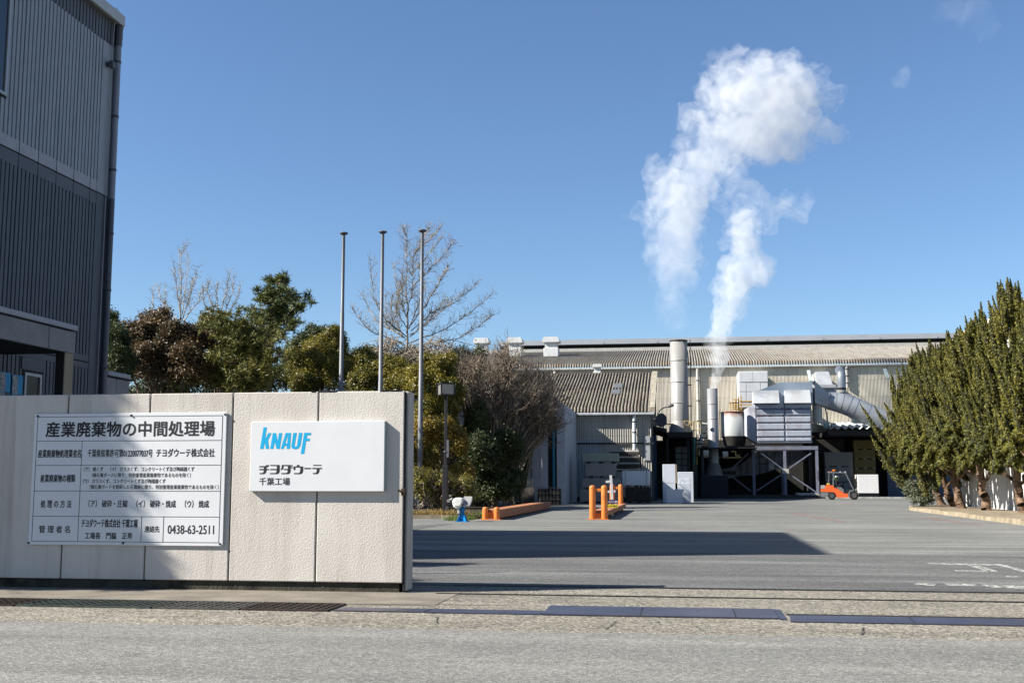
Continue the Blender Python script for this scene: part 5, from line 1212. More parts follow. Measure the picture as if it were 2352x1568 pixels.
bare_tree('tall leafless tree with pale spreading limbs behind the flagpoles', [
    [(740, 700), (728, 640), (730, 300), (735, 130), (690, 20)], [(745, 700), (770, 660), (785, 450), (795, 280), (860, 150), (930, 30)], [(790, 540), (880, 460), (1040, 290), (1170, 130)], [(790, 430), (870, 340), (1050, 110)], [(800, 250), (900, 170), (1040, 10)],
    [(760, 900), (900, 720), (1020, 510), (1110, 360)], [(770, 950), (950, 790), (1180, 680), (1400, 490)], [(740, 1060), (1050, 950), (1290, 800), (1500, 610)], [(760, 1080), (1200, 1020), (1400, 890), (1510, 800)], [(735, 920), (640, 780), (660, 600), (720, 500)],
    [(730, 1000), (540, 850), (430, 640), (400, 300)], [(700, 1010), (460, 860), (320, 620)], [(690, 1060), (400, 950), (240, 740)], [(735, 1050), (620, 850), (660, 700), (620, 340)], [(700, 980), (600, 900), (600, 600)], [(690, 990), (550, 900), (540, 620)], [(760, 980), (900, 900), (1100, 640)], [(750, 930), (840, 700), (900, 500)], [(760, 1000), (1000, 800), (1250, 600)], [(745, 860), (690, 700), (700, 420)]],
    72, Z5, M_GINKGO, 41, .07, 7, 1.0, [(738, 1080), (738, 900), (742, 700)], ([ell(868, 925, 770, 850, 70), ell(905, 990, 790, 850, 70), ell(960, 1040, 770, 830, 71), ell(850, 900, 800, 850, 69)], 900))
bare_tree('slender pale leafless stems rising behind the reddish tree', [
    [(720, 880), (715, 640), (735, 250), (780, 180)], [(725, 860), (690, 560), (660, 340)], [(735, 850), (830, 560), (880, 370)], [(745, 860), (870, 700), (920, 560)], [(720, 800), (730, 560), (700, 200)], [(735, 800), (770, 560), (800, 280)], [(690, 830), (560, 700), (500, 520)], [(680, 850), (570, 780), (590, 560)], [(660, 860), (470, 760), (480, 560)], [(745, 830), (800, 680), (830, 470)]],
    76, Z4b, M_PALEBARK, 42, .07, 5, .8, [(722, 1100), (722, 960), (722, 880)])
bare_tree('smaller pale leafless stems between the reddish tree and the pine', [
    [(1080, 800), (1130, 600), (1160, 430)], [(1110, 860), (1210, 700), (1260, 540)], [(1060, 800), (1040, 600), (1060, 520)], [(1050, 820), (960, 600), (980, 500)], [(1090, 860), (1180, 640), (1200, 460)], [(1040, 830), (930, 700), (920, 560)]],
    78, Z4b, M_PALEBARK, 43, .065, 5, .8, [(1080, 1100), (1080, 960), (1080, 860)])

# pines: limbs ending in needle brushes
def pine(label, y, zf, trunk, tips, seed, m, per=26, blob=.42, nl=.26):
    rng = np.random.default_rng(seed); rg = random.Random(seed); base = aty(*zf(*trunk[0]), y); t = thing('pine_tree', label, 'tree', (base.x, y, 0), GRP); S = []
    tp = polyline(S, [(base.x, y, 0)] + [aty(*zf(*q), y) for q in trunk], .2, .05, rg, .02); C = []
    for tx, ty_ in tips:
        e = aty(*zf(tx, ty_), y + rg.uniform(-1.3, 1.3)); f = min(tp, key=lambda p: abs(p.z - (e.z - .55 * abs(e.x - p.x) * .6)))
        pp = polyline(S, [f, f.lerp(e, .55) + Vector((0, 0, -.12)), e], .07, .02, rg, .04, 5)
        for i in range(per):
            s = rg.random() ** .6; p = pp[min(len(pp) - 1, int(s * len(pp)))]; C.append(p + Vector((rg.gauss(0, blob), rg.gauss(0, blob), rg.gauss(.05, blob * .55))))
    C = np.array(C); k = 22; n = len(C) * k; c = np.repeat(C, k, 0); d = rng.normal(size=(n, 3)); d[:, 2] = d[:, 2] * .8 + .5; d = unit(d)
    ln = (nl * (.7 + .6 * rng.random(n)))[:, None]; side = unit(np.cross(d, rng.normal(size=(n, 3)))) * .019
    V = np.stack([c - side, c + side, c + d * ln + side * .5, c + d * ln - side * .5], 1).reshape(-1, 3)
    raw_mesh('needles', V, np.arange(4 * n).reshape(n, 4), m, t); segs('trunk', S, M_BARK, t, 5); return t
pine('tall pine with tiered needle clumps standing above the other trees', 62, Z4b, [(1520, 1300), (1525, 1000), (1545, 700), (1600, 560), (1632, 475)],
     [(1510, 490), (1640, 470), (1640, 520), (1390, 590), (1410, 660), (1300, 750), (1860, 640), (1885, 700), (1720, 600), (1740, 670), (1830, 760), (1770, 880), (1700, 930), (1450, 660), (1590, 640), (1350, 800), (1480, 820), (1620, 780), (1560, 900), (1680, 850), (1790, 720), (1530, 570), (1660, 580), (1600, 700), (1540, 760), (1650, 700), (1420, 880), (1500, 950), (1620, 960), (1700, 780)], 51, M_PINE, 20, .17, .30)
pine('yellow green pine in the sun at the foot of the tall pine', 54.5, Z4b, [(1380, 1450), (1370, 1200), (1340, 1000)],
     [(1000, 800), (1080, 830), (950, 900), (1150, 900), (1250, 830), (1050, 950), (1200, 980), (1320, 920), (1400, 1000), (1480, 1020), (1250, 1080), (1350, 1120), (1450, 1150), (1020, 1180), (1100, 1220), (1200, 1180), (1300, 1230), (1420, 1260), (1500, 1200), (1240, 1330), (1350, 1350), (1400, 900), (1500, 1120), (1560, 1000), (1130, 1330), (1060, 1330), (1460, 1400), (1550, 1330), (1620, 1150), (1000, 1440), (1080, 1420), (1180, 1450), (1260, 1420), (1530, 1050)], 52, M_PINEY, 34, .36)

# ------------------------------------------------------------------ junipers on the right
def juniper(label, base, lean, zlow, tips, rad, seed, nfl=150, extra=()):
    """base (x, y); tips: picture points of the pointed tops; rad: crown radius"""
    rng = np.random.default_rng(seed); rg = random.Random(seed); bx, by = base; t = thing('juniper_tree', label, 'tree', (bx, by, 0), 'row of junipers along the right kerb')
    T = [aty(u, v, by + dy) for u, v, dy in tips]; top = T[0]; S = []
    mid = Vector((bx + lean * .6, by, zlow + .4)); cax = lambda h: Vector((mid.x + (top.x - mid.x) * h, by + (top.y - by) * h, zlow + (top.z - zlow) * h))
    pp = polyline(S, [(bx, by, 0), (bx + lean * .35, by + .05, zlow * .45), mid, cax(.5), cax(.85)], .24, .03, rg, .06)
    for a in (-1, 1): polyline(S, [(bx + lean * .3, by, zlow * .6), (bx + lean * .4 + a * .6, by + rg.uniform(-.5, .5), zlow * .85), (bx + lean * .5 + a * 1.1, by + rg.uniform(-.6, .6), zlow + .5)], .09, .03, rg, .04)
    segs('trunk', S, M_BARKR, t, 7)
    P, D, KV, KF = [], [], [], []
    def flame(p, q, r, n):
        """spindle of foliage from p to q"""
        p, q = np.array(p), np.array(q); ax = q - p; ln = np.linalg.norm(ax); ax = ax / ln
        a = np.cross(ax, [.3, .5, .8]); a = a / np.linalg.norm(a); b = np.cross(ax, a); s = rng.random(n); th = rng.random(n) * 2 * PI
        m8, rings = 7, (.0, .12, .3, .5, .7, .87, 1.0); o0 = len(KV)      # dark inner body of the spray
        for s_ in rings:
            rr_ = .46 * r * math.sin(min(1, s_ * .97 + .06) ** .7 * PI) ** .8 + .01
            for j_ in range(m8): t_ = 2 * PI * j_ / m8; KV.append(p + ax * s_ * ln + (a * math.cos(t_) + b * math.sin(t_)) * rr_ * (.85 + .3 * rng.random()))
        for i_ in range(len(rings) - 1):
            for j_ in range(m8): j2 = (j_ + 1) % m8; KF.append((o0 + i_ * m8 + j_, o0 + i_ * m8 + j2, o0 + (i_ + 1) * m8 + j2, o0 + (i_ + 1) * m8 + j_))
        prof = r * np.sin(np.clip(s * .97 + .06, 0, 1) ** .7 * PI) ** .8 * (.74 + .26 * np.sin(s * 22 + th * 2.0)) * (.55 + .5 * rng.random(n) ** .7)
        o = (a[None] * np.cos(th)[:, None] + b[None] * np.sin(th)[:, None]); P.append(p + ax[None] * (s * ln)[:, None] + o * prof[:, None]); D.append(o * .8 + ax[None] * .5)
    for i in range(nfl):
        hh = rg.random() ** 1.1; h = hh * .84; c = cax(h); R_ = rad * (1 - hh) ** .62 * (.7 + .3 * min(1, hh * 5)) + .1; an = rg.random() * 2 * PI; k = rg.uniform(.35, .85)
        p = c + Vector((math.cos(an) * R_ * k, math.sin(an) * R_ * k, rg.uniform(-.3, .2))); ln = rg.uniform(.95, 1.9) * (.8 + .3 * (1 - h))
        q = p + Vector((math.cos(an) * R_ * rg.uniform(.05, .35) - .1, math.sin(an) * R_ * rg.uniform(.05, .35), ln)); flame(p, q, rg.uniform(.13, .27), 420)
        if h < .25: # hanging skirts low down
            q2 = p + Vector((math.cos(an) * .5, math.sin(an) * .5, -rg.uniform(.2, .7))); flame(p, q2, rg.uniform(.16, .28), 300)
    for j, q in enumerate(T):
        c = cax(max(0.0, min(.8, (q.z - 2.4 - zlow) / max(.5, top.z - zlow)))); p0 = Vector((q.x * .8 + c.x * .2, q.y, q.z - (2.6 if j == 0 else 2.0))); flame(p0, q, .17 if j == 0 else .15, 520)
        for _ in range(5): z = rg.uniform(.25, .8); m_ = p0.lerp(q, z); flame(m_ + Vector((rg.gauss(0, .05), rg.gauss(0, .05), -.35)), m_ + Vector((rg.gauss(0, .14) * (1.2 - z), rg.gauss(0, .14), rg.uniform(.2, .45))), .11, 150)
    for u, v, u2, v2, dy, r in extra: flame(aty(u, v, by + dy), aty(u2, v2, by + dy), r * .8, 700)
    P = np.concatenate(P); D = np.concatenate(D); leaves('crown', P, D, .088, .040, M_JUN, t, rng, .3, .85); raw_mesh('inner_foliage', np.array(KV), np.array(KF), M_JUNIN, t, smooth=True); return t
juniper('leftmost juniper of the row, leaning over the yard with low pointed side sprays', (14.9, 69.0), -1.3, 2.5, [(2099, 819, 0), (2044, 849, -.5), (2074, 857, .5)], 2.5, 61, 210,
        [(2040, 1030, 1975, 926, 0, .34), (2050, 1000, 2008, 932, 0, .3), (2060, 1100, 2000, 1000, -.3, .5), (2070, 1090, 2030, 960, 0, .5), (2085, 1130, 2030, 1050, -.5, .45), (2100, 1140, 2060, 1060, .3, .45), (2090, 1120, 2045, 1000, .6, .5)])
juniper('second juniper from the left, twin pointed, partly behind its neighbours', (14.7, 65.4), -1.2, 2.1, [(2136, 787, 0), (2157, 797, .5), (2120, 850, -.6)], 2.5, 62, 230, [(2130, 1140, 2100, 1050, -.8, .4), (2150, 1130, 2130, 1030, -.8, .4)])
juniper('middle juniper with two close tips and a thick leaning trunk', (14.15, 61.2), -.9, 2.6, [(2195, 769, 0), (2183, 775, .4), (2170, 830, -.7)], 2.6, 63, 250)
juniper('juniper with a tall knobbly spire before the pale roof edge', (14.4, 57.2), -.7, 2.5, [(2251, 712, 0), (2226, 771, .4), (2270, 790, -.5)], 2.6, 64, 250)
juniper('tallest juniper with the highest thin spire near the right edge', (14.7, 52.4), -.6, 2.3, [(2322, 648, 0), (2287, 728, .5), (2305, 745, -.6), (2343, 745, .3)], 2.5, 65, 250)
juniper('juniper cut off by the right picture edge', (14.9, 48.3), -.4, 2.2, [(2385, 690, 0), (2355, 742, .4)], 2.2, 66, 180)
bush('green_shrub', 'small leafy grey green shrub at the left end of the juniper kerb', 'shrub', [ell(2080, 2122, 1105, 1160, 66), ell(2098, 2142, 1092, 1150, 66.3), ell(2092, 2146, 1130, 1168, 65.8)], 420, 14, .13, .08, leaf_mat('grey green leaves', [(.04, .05, .03), (.09, .105, .06), (.15, .165, .10)]), 67, spread=.09)

# ------------------------------------------------------------------ trees outside the picture whose shadows fall into it
def shadow_point(x, y, z, t): return (x - 1.266 * t, y - .467 * t, z + t)
def on_wall(a, b, r, t):
    """a lobe whose shadow falls on the gate wall; a, b measured square to the sunlight"""
    a = a / .278; return (shadow_point((1.266 * a + b) / 1.613, WY, (1.266 * b - a) / 1.613, t), (r, r, r))
L_ = [on_wall(-2.66, -3.15, .42, 8.0), on_wall(-2.50, -3.75, .42, 8.2), on_wall(-2.36, -4.3, .42, 7.7), on_wall(-2.18, -4.9, .42, 8.1), on_wall(-2.2, -5.5, .5, 7.8), on_wall(-1.93, -4.5, .24, 7.9), on_wall(-1.8, -4.75, .22, 7.6), on_wall(-2.5, -6.1, .6, 8.0),
      on_wall(-3.0, -4.0, .5, 8.3), on_wall(-2.9, -4.7, .5, 7.6), on_wall(-2.9, -5.4, .5, 8.2), on_wall(-3.3, -5.2, .6, 7.9), on_wall(-3.1, -6.2, .7, 8.1), on_wall(-3.6, -4.6, .6, 8.3), on_wall(-3.7, -5.8, .7, 7.9), on_wall(-2.42, -3.42, .2, 8.4), on_wall(-2.25, -3.95, .2, 8.1)]
bush('roadside_tree', 'tall broadleaf tree beyond the left edge, throwing its shadow on the gate wall', 'tree', L_, 4200, 24, .24, .15, M_OLIVE, 71, trunk=(-20.5, 11.5), spread=.13)
L_ = [(shadow_point(-5.4, 20.25, 0, 9.0), (1.25, .55, .5)), (shadow_point(-7.6, 19.9, 0, 9.2), (1.5, .7, .6))]
bush('roadside_tree', 'round topped tree beside the office front, beyond the left edge', 'tree', L_, 700, 26, .22, .13, M_OLIVE, 72, trunk=(-18.2, 16.3), spread=.14, limbs=False)
up = thing('utility_pole', 'thin metal pole beyond the left edge whose shadow crosses the yard', 'pole', (-16.4, 13.9, 0))
b = MB(); b.cyl((-16.4, 13.9, 0), (-16.4, 13.9, 10.6), .075, .05, 12); b.build('shaft', M_PIPE, up)
b = MB(); b.bbox(-16.5, -16.3, 13.8, 14.0, 0, .25, .02); b.build('foot', M_DBAND, up)
# ------------------------------------------------------------------ planted bed, kerbs, flagpoles, lamp
kz = .16
bedpts = [(-34, 45.4), (-11.5, 45.5), (-9.6, 45.1), (-8.75, 44.7), (-8.35, 45.6), (-8.2, 48), (-8.15, 56), (-8.6, 66), (-10.0, 70), (-34, 70)]
b = MB(); b.extr([(x, y, -.02) for x, y in bedpts], (0, 0, kz - .02)); props(b.build('planting_bed', M_EARTH), 'bare brown soil of the planted bed under the trees', None, None, 'structure')
b = MB()
for i in range(5):
    p, q = Vector((*bedpts[i], 0)), Vector((*bedpts[i + 1], 0)); n = max(1, int((q - p).length / 1.0))
    for k in range(n):
        a_, c_ = p.lerp(q, k / n), p.lerp(q, (k + .985) / n); d = (c_ - a_).normalized(); s = Vector((-d.y, d.x, 0)) * .08
        b.hexa([a_ - s, c_ - s, c_ + s, a_ + s] + [v + Vector((0, 0, kz)) for v in (a_ - s * .8, c_ - s * .8, c_ + s * .8, a_ + s * .8)])
props(b.build('kerb', M_KERB), 'weathered concrete kerb round the planted bed', None, None, 'structure')
def tufts(name, label, pts, n, m, seed, h=.18, kind='stuff'):
    rng = np.random.default_rng(seed); P = []
    for _ in range(n):
        c = pts[rng.integers(len(pts))]; P.append((c[0] + rng.normal() * c[3], c[1] + rng.normal() * c[4], c[2]))
    P = np.array(P); k = 9; q = np.repeat(P, k, 0) + rng.normal(size=(n * k, 3)) * np.array([.05, .05, 0]); d = unit(rng.normal(size=(n * k, 3)) * np.array([.5, .5, .1]) + np.array([0, 0, 1])); ln = (h * (.5 + rng.random(n * k)))[:, None]
    s = unit(np.cross(d, rng.normal(size=(n * k, 3)))) * .011; V = np.stack([q - s, q + s, q + d * ln + s * .2, q + d * ln - s * .2], 1).reshape(-1, 3)
    return props(raw_mesh(name, V, np.arange(4 * n * k).reshape(-1, 4), m), label, None, None, kind)
M_DRYG = leaf_mat('dry grass', [(.10, .07, .02), (.28, .19, .06), (.42, .30, .10)], .8); M_GRASS = leaf_mat('green grass', [(.04, .07, .01), (.10, .15, .02), (.17, .20, .04)], .7)
tufts('dry_grass', 'dry straw coloured grass along the bed kerb', [(-10.9, 45.75, kz - .02, .5, .1), (-10.0, 45.6, kz - .02, .4, .1), (-9.6, 45.7, kz - .02, .25, .15), (-9.2, 47.5, kz - .02, .6, .4), (-11, 48.5, kz - .02, .8, .3)], 150, M_DRYG, 1)
tufts('green_grass', 'fresh green grass at the foot of the blue post', [(-8.75, 43.9, 0, .25, .5), (-8.45, 44.6, 0, .15, .5), (-8.2, 47, .1, .2, .8)], 110, M_GRASS, 2, .16)
M_FLAG = mat('galvanised flagpole', (.15, .16, .175), .5, .1, var=.12, vscale=1.5); M_FLAGD = mat('dark flagpole foot', (.10, .105, .12), .5, var=.2)
fz = aty(975, 534, 56.3).z
for uu, lab in ((781, 'flagpole without flag, farthest left of the three'), (872.5, 'middle flagpole without flag'), (965.5, 'flagpole without flag nearest the gate wall end, its foot in view')):
    x = aty(uu, 1000, 56.3).x + (0 if uu > 900 else .0); t = thing('flagpole', lab, 'flagpole', (x, 56.3, kz), 'three flagpoles')
    b = MB(); zc = aty(965, 1082, 56.3).z; b.tube([(x, 56.3, zc), (x, 56.3, 6.6), (x, 56.3, 6.61), (x, 56.3, 10.2), (x, 56.3, 10.21), (x, 56.3, fz)], [.135, .125, .115, .105, .095, .085], 12); b.build('shaft', M_FLAG, t)
    b = MB(); b.cyl((x, 56.3, kz - .02), (x, 56.3, zc), .13, n=12); b.build('foot', M_FLAGD, t)
    b = MB(); b.lathe(x, 56.3, [(.0, fz), (.09, fz), (.24, fz + .09), (.22, fz + .13), (.1, fz + .16), (0, fz + .16)], 16); b.build('cap', M_FLAGD, t)
    b = MB(); b.bbox(x - .05, x + .05, 56.14, 56.2, 3.3, 3.6, .01); b.build('cleat', M_FLAGD, t)
lp = thing('street_lamp', 'black lamp post with square glazed lantern before the dark evergreens', 'street lamp', (0, 0, 0)); LY = 47.0
p = aty(1022.5, 1185, LY); lx = p.x; lp.location = (lx, LY, kz)
def zy(v, y=LY): return aty(1022, v, y).z
M_LAMPB = mat('black lamp paint', (.02, .02, .022), .5)
b = MB(); b.bbox(lx - .105, lx + .105, LY - .105, LY + .105, kz - .02, zy(1068), .02); b.build('base_column', M_LAMPB, lp)
b = MB(); b.bbox(lx - .06, lx + .06, LY - .06, LY + .06, zy(1068), zy(908), .012); b.build('pole', M_LAMPB, lp)
b = MB(); b.lathe(lx, LY, [(.085, zy(1037) - .02), (.09, zy(1037) - .02), (.09, zy(1037) + .02), (.085, zy(1037) + .02)], 12); b.bbox(lx + .05, lx + .15, LY - .06, LY, zy(1050), zy(1010), .01); b.build('junction_box', M_FLAG, lp)
z0, z1 = zy(908), zy(880); w = .30; ang = Matrix.Rotation(R(28), 3, 'Z')
def lbox(x0, x1, y0, y1, za, zb):
    vs = [Vector((x, y, 0)) for x, y in ((x0, y0), (x1, y0), (x1, y1), (x0, y1))]; vs = [ang @ v for v in vs]
    return [Vector((lx + v.x, LY + v.y, za)) for v in vs] + [Vector((lx + v.x, LY + v.y, zb)) for v in vs]
b = MB(); b.hexa(lbox(-w, w, -w, w, z0, z0 + .04)); b.hexa(lbox(-w - .01, w + .01, -w - .01, w + .01, z1 - .05, z1))
for sx_ in (-1, 1):
    for sy_ in (-1, 1): b.hexa(lbox(sx_ * w - .022, sx_ * w + .022, sy_ * w - .022, sy_ * w + .022, z0 + .04, z1 - .05))
b.build('lantern_frame', M_LAMPB, lp)
b = MB(); b.hexa(lbox(-w + .03, w - .03, -w + .03, w - .03, z0 + .045, z1 - .055)); b.build('lantern_glass', mat('frosted lantern glass', (.27, .26, .225), .35, var=.25, vscale=2, spec=.5), lp)

# white device on blue post
ZD = lambda x, y: (941.7 + .10254 * x, 1062.3 + .10254 * y)
DY = 42.3
def zd(x, y, d=DY): return aty(*ZD(x, y), d)
dv = thing('floodlight_stand', 'white hooded device with tilted rectangular panel on a blue post', 'device stand', (zd(1170, 1330).x, DY, 0))
M_BPOST = mat('bright blue post paint', (.0, .20, .52), .45, var=.05); M_WPL = mat('white plastic casing', (.80, .80, .77), .4, var=.05)
x = zd(1172, 1200).x; zt = zd(1172, 990).z
b = MB(); b.cyl((x, DY, 0), (x, DY, zt), .078, .085, 16); b.lathe(x, DY, [(.086, zt - .14), (.10, zt - .13), (.10, zt), (0, zt)], 16); po = b.build('post', M_BPOST, dv)
b = MB()
for k in range(4):
    a = R(45 + 90 * k); d = Vector((math.cos(a), math.sin(a), 0)); s = Vector((-d.y, d.x, 0)) * .008; o = Vector((x, DY, 0))
    b.extr([o + d * .06 - s, o + d * .26 - s, o + d * .26 - s + Vector((0, 0, .03)), o + d * .06 - s + Vector((0, 0, .36))], s * 2)
b.bbox(x - .24, x + .24, DY - .24, DY + .24, 0, .02, .004); b.build('base_fin', M_BPOST, dv)
b = MB(); prof = [(945, 875), (985, 800), (1040, 782), (1120, 778), (1180, 790), (1195, 830), (1190, 900), (1150, 985), (1100, 1030), (1040, 1030), (985, 1000), (955, 930)]
f = [zd(*q, DY - .22) for q in prof]; m_ = [zd(*q, DY + .02) for q in prof]; cpt = sum(f, Vector()) / len(f); f2 = [cpt + (p - cpt) * .62 + Vector((.03, -.12, .03)) for p in f]; bk = [cpt + Vector((0, .5, 0)) + (p - cpt) * .7 for p in f]
n = len(prof); vs = f2 + f + bk; fs = [tuple(range(n))] + [(i, n + i, n + (i + 1) % n, (i + 1) % n) for i in range(n)] + [(n + i, 2 * n + i, 2 * n + (i + 1) % n, n + (i + 1) % n) for i in range(n)] + [tuple(range(3 * n - 1, 2 * n - 1, -1))]
b.add(vs, fs); b.build('casing', M_WPL, dv)
b = MB(); b.extr([zd(940, 880, DY - .3), zd(955, 885, DY - .3), zd(1045, 970, DY - .3), zd(1030, 980, DY - .3)], (0, .06, 0)); b.build('casing_seam', M_DARK, dv)
pn = [zd(1150, 950, DY - .25), zd(1345, 985, DY - .25), zd(1395, 775, DY + .05), zd(1210, 770, DY + .05)]
nn = (pn[1] - pn[0]).cross(pn[3] - pn[0]).normalized() * .05
b = MB(); b.extr(pn, nn); b.build('panel_back', mat('grey casing', (.30, .30, .30), .5), dv)
def lerp4(s, t): return pn[0].lerp(pn[1], s).lerp(pn[3].lerp(pn[2], s), t)
def plate4(s0, s1, t0, t1, off, th, m, name):
    b = MB(); o = -nn.normalized() * off; b.extr([lerp4(s0, t0) + o, lerp4(s1, t0) + o, lerp4(s1, t1) + o, lerp4(s0, t1) + o], -nn.normalized() * th); return b.build(name, m, dv)
plate4(.02, .9, .08, .56, .004, .02, M_WPL, 'white_panel'); plate4(.02, .9, .60, .97, .004, .012, mat('grey glass panel', (.30, .30, .29), .3, var=.1), 'grey_panel')
b = MB(); b.tube([zd(1160, 960, DY - .28), zd(1240, 985, DY - .3), zd(1310, 985, DY - .3), zd(1345, 950, DY - .27), zd(1378, 860, DY - .12), zd(1398, 790, DY)], .018, 8); b.build('rim_tube', M_FLAG, dv)
b = MB(); b.bbox(zd(1078, 1080).x, zd(1122, 1080).x, DY - .14, DY - .06, zd(1100, 1135).z, zd(1100, 1035).z, .01); b.build('tag', mat('pale tag', (.62, .60, .60), .5), dv)
b = MB(); b.tube([zd(1100, 1130), zd(1095, 1180), zd(1105, 1230)], .012, 6); b.build('cable', M_DARK, dv)
b = MB(); q0 = zd(885, 840); b.cyl((q0.x, DY, q0.z), (zd(960, 810).x, DY, zd(960, 810).z), .05, .06, 12); b.cyl((q0.x - .03, DY - .1, q0.z - .02), (q0.x - .03, DY + .02, q0.z - .02), .06, n=10); b.beam(zd(905, 760), zd(960, 800), .03); b.beam(zd(920, 720), zd(935, 790), .03); b.bbox(zd(885, 0).x, zd(935, 0).x, DY - .06, DY + .06, zd(0, 760).z, zd(0, 715).z, .02); b.build('bracket_arm', mat('grey bracket', (.22, .22, .21), .5), dv)
bx = thing('small_meter_box', 'tiny grey meter box at the foot of the black lamp post', 'meter box', (zd(828, 1070, 46.6).x, 46.6, kz)); b = MB(); p, q = zd(802, 990, 46.6), zd(856, 1070, 46.6); b.bbox(p.x, q.x, 46.6, 46.75, q.z, p.z, .01); b.build('box', M_FLAG, bx); b = MB()
for i in range(5): xx = p.x + (q.x - p.x) * (.1 + .18 * i); b.box(xx, xx + .02, 46.59, 46.6, q.z + .03, p.z - .02)
b.build('louvre', M_DARK, bx)

# ------------------------------------------------------------------ orange weighbridge guards
M_OR = mat('orange guard paint', (.74, .215, .04), .42, var=.08, vscale=2, stain=(.30, .10, .03), samount=.7, sscale=4, sstretch=(1, 1, .6)); M_ORD = mat('shaded orange beam', (.36, .14, .06), .55, var=.15, stain=(.2, .08, .04), samount=.6)  # beam orange darkened: the shade on its sides put into the colour
def bollard(b, x, y, h, r):
    b.lathe(x, y, [(r, .03), (r, h - r * .75), (r * .92, h - r * .4), (r * .7, h - r * .14), (r * .35, h - r * .02), (0, h)], 20)
def guard(label, xs, y0, y1, h, r, beam, label2=None, back=None, toprail=None):
    t = thing('weighbridge_guard', label, 'guard rail', ((xs[0] + xs[1]) / 2, y0, 0), 'orange guards beside the weighbridge')
    for x in xs: b = MB(); bollard(b, x, y0, h, r); b.build('bollard', M_OR, t)
    b = MB(); b.bbox(xs[0] - r - .06, xs[1] + r + .06, y0 - r - .05, y0 + r + .05, .0, .03, .006); b.build('base_plate', M_OR, t)
    x0, x1, zb, zt_ = beam; b = MB(); b.bbox(x0, x1, y0 + r * .6, y1, zb, zt_, .02); b.build('beam', M_ORD, t)
    b = MB(); b.bbox(x0 - .03, x1 + .03, y0 + r * .6, y1, zt_, zt_ + .05, .01); b.build('beam_cap', mat('worn orange cap', (.52, .22, .11), .5, var=.2), t)
    b = MB(); b.bbox(x0 + .03, x1 - .03, y0 + r * .2, y0 + r * .6 - .002, .05, zt_ - .06, .01); b.build('end_plate', M_OR, t)
    if toprail: b = MB(); b.bbox(xs[0] + r * .8, xs[1] - r * .8, y0 - .05, y0 + .05, toprail[0], toprail[1], .008); b.build('top_rail', M_OR, t)
    if back:
        for x in back[0]: b = MB(); bollard(b, x, back[1], h, r); b.build('bollard', M_OR, t)
        b = MB(); b.bbox(back[0][0] + r * .8, back[0][1] - r * .8, back[1] - .05, back[1] + .05, *toprail, .008); b.build('top_rail', M_OR, t)
    return t
ZE = lambda x, y: (1309.2 + .08055 * x, 1079.5 + .08055 * y)
gy = 45.3
xa, xb = aty(1114.5, 1190, 44.4).x, aty(1141, 1190, 44.4).x; hl = aty(1114, 1163.5, 44.4).z
g1 = guard('low orange guard with two short bollards and a long beam', (xa, xb), 44.4, 62.0, hl, .115, (xa + .04, xb + .10, .05, .36))
b = MB(); b.tube([(xb + .02, 58, .38), (xb + .02, 58, .6), (xb + .02, 60.4, .6), (xb + .02, 60.4, .38)], .025, 6); b.build('handle', M_DARK, g1)
xa, xb = aty(*ZE(645, 1300), gy).x, aty(*ZE(985, 1300), gy).x; hh = aty(*ZE(640, 425), gy).z; tr_ = (aty(*ZE(800, 610), gy).z, aty(*ZE(800, 520), gy).z)
xc, xd = aty(*ZE(1205, 1000), 59.2).x, aty(*ZE(1450, 1000), 59.2).x
g2 = guard('tall orange guard frames with post pairs at both ends of a low beam', (xa, xb), gy, 60.0, hh, .125, (xa + .05, xb + .12, .14, aty(*ZE(800, 1180), gy).z), back=((xc, xd), 59.2), toprail=tr_)
# silver cross post with two small signs
cp_ = thing('cross_post', 'silver post with crossed arms carrying a navy sign and a yellow sign', 'sign post', (0, 0, 0)); cy0 = 50.5
def ze_(x, y, d=cy0): return aty(*ZE(x, y), d)
cx0 = ze_(1210, 1200).x; cp_.location = (cx0, cy0, 0)
M_SILV = mat('silver post', (.62, .63, .63), .45, .1, var=.06)
b = MB(); b.beam((cx0, cy0, 0), ze_(1195, 590), .10); b.beam(ze_(1195, 600), ze_(1160, 140), .11); b.build('post', M_SILV, cp_)
b = MB(); b.beam(ze_(1020, 327), ze_(1150, 318), .10); b.build('upper_arm', M_SILV, cp_)
b = MB(); b.beam(ze_(1080, 612), ze_(1290, 590), .09); b.beam(ze_(1095, 635), ze_(1095, 600), .06); b.beam(ze_(1280, 640), ze_(1290, 570), .07); b.build('lower_arm', M_SILV, cp_)
def small_sign(x0, y0, x1, y1, mc, mt, txt, nm, d):
    p, q = ze_(x0, y0, d), ze_(x1, y1, d); b = MB(); b.bbox(p.x, q.x, d, d + .02, q.z, p.z, .004); s = b.build(nm, mc, cp_)
    w_, h_ = q.x - p.x, p.z - q.z; text('lettering', txt, mt, s, p.x + w_ * .06, q.x - w_ * .06, q.z + h_ * .22, p.z - h_ * .2, d, .02)
small_sign(1045, 838, 1372, 958, mat('navy sign', (.012, .014, .07), .5), mat('pale lettering', (.62, .62, .72), .6), 'ヘルメット着用', 'navy_sign', cy0 - .12)
small_sign(1045, 975, 1368, 1068, mat('yellow sign', (.62, .60, .02), .5), M_INK, '反射材着用', 'yellow_sign', cy0 - .12)

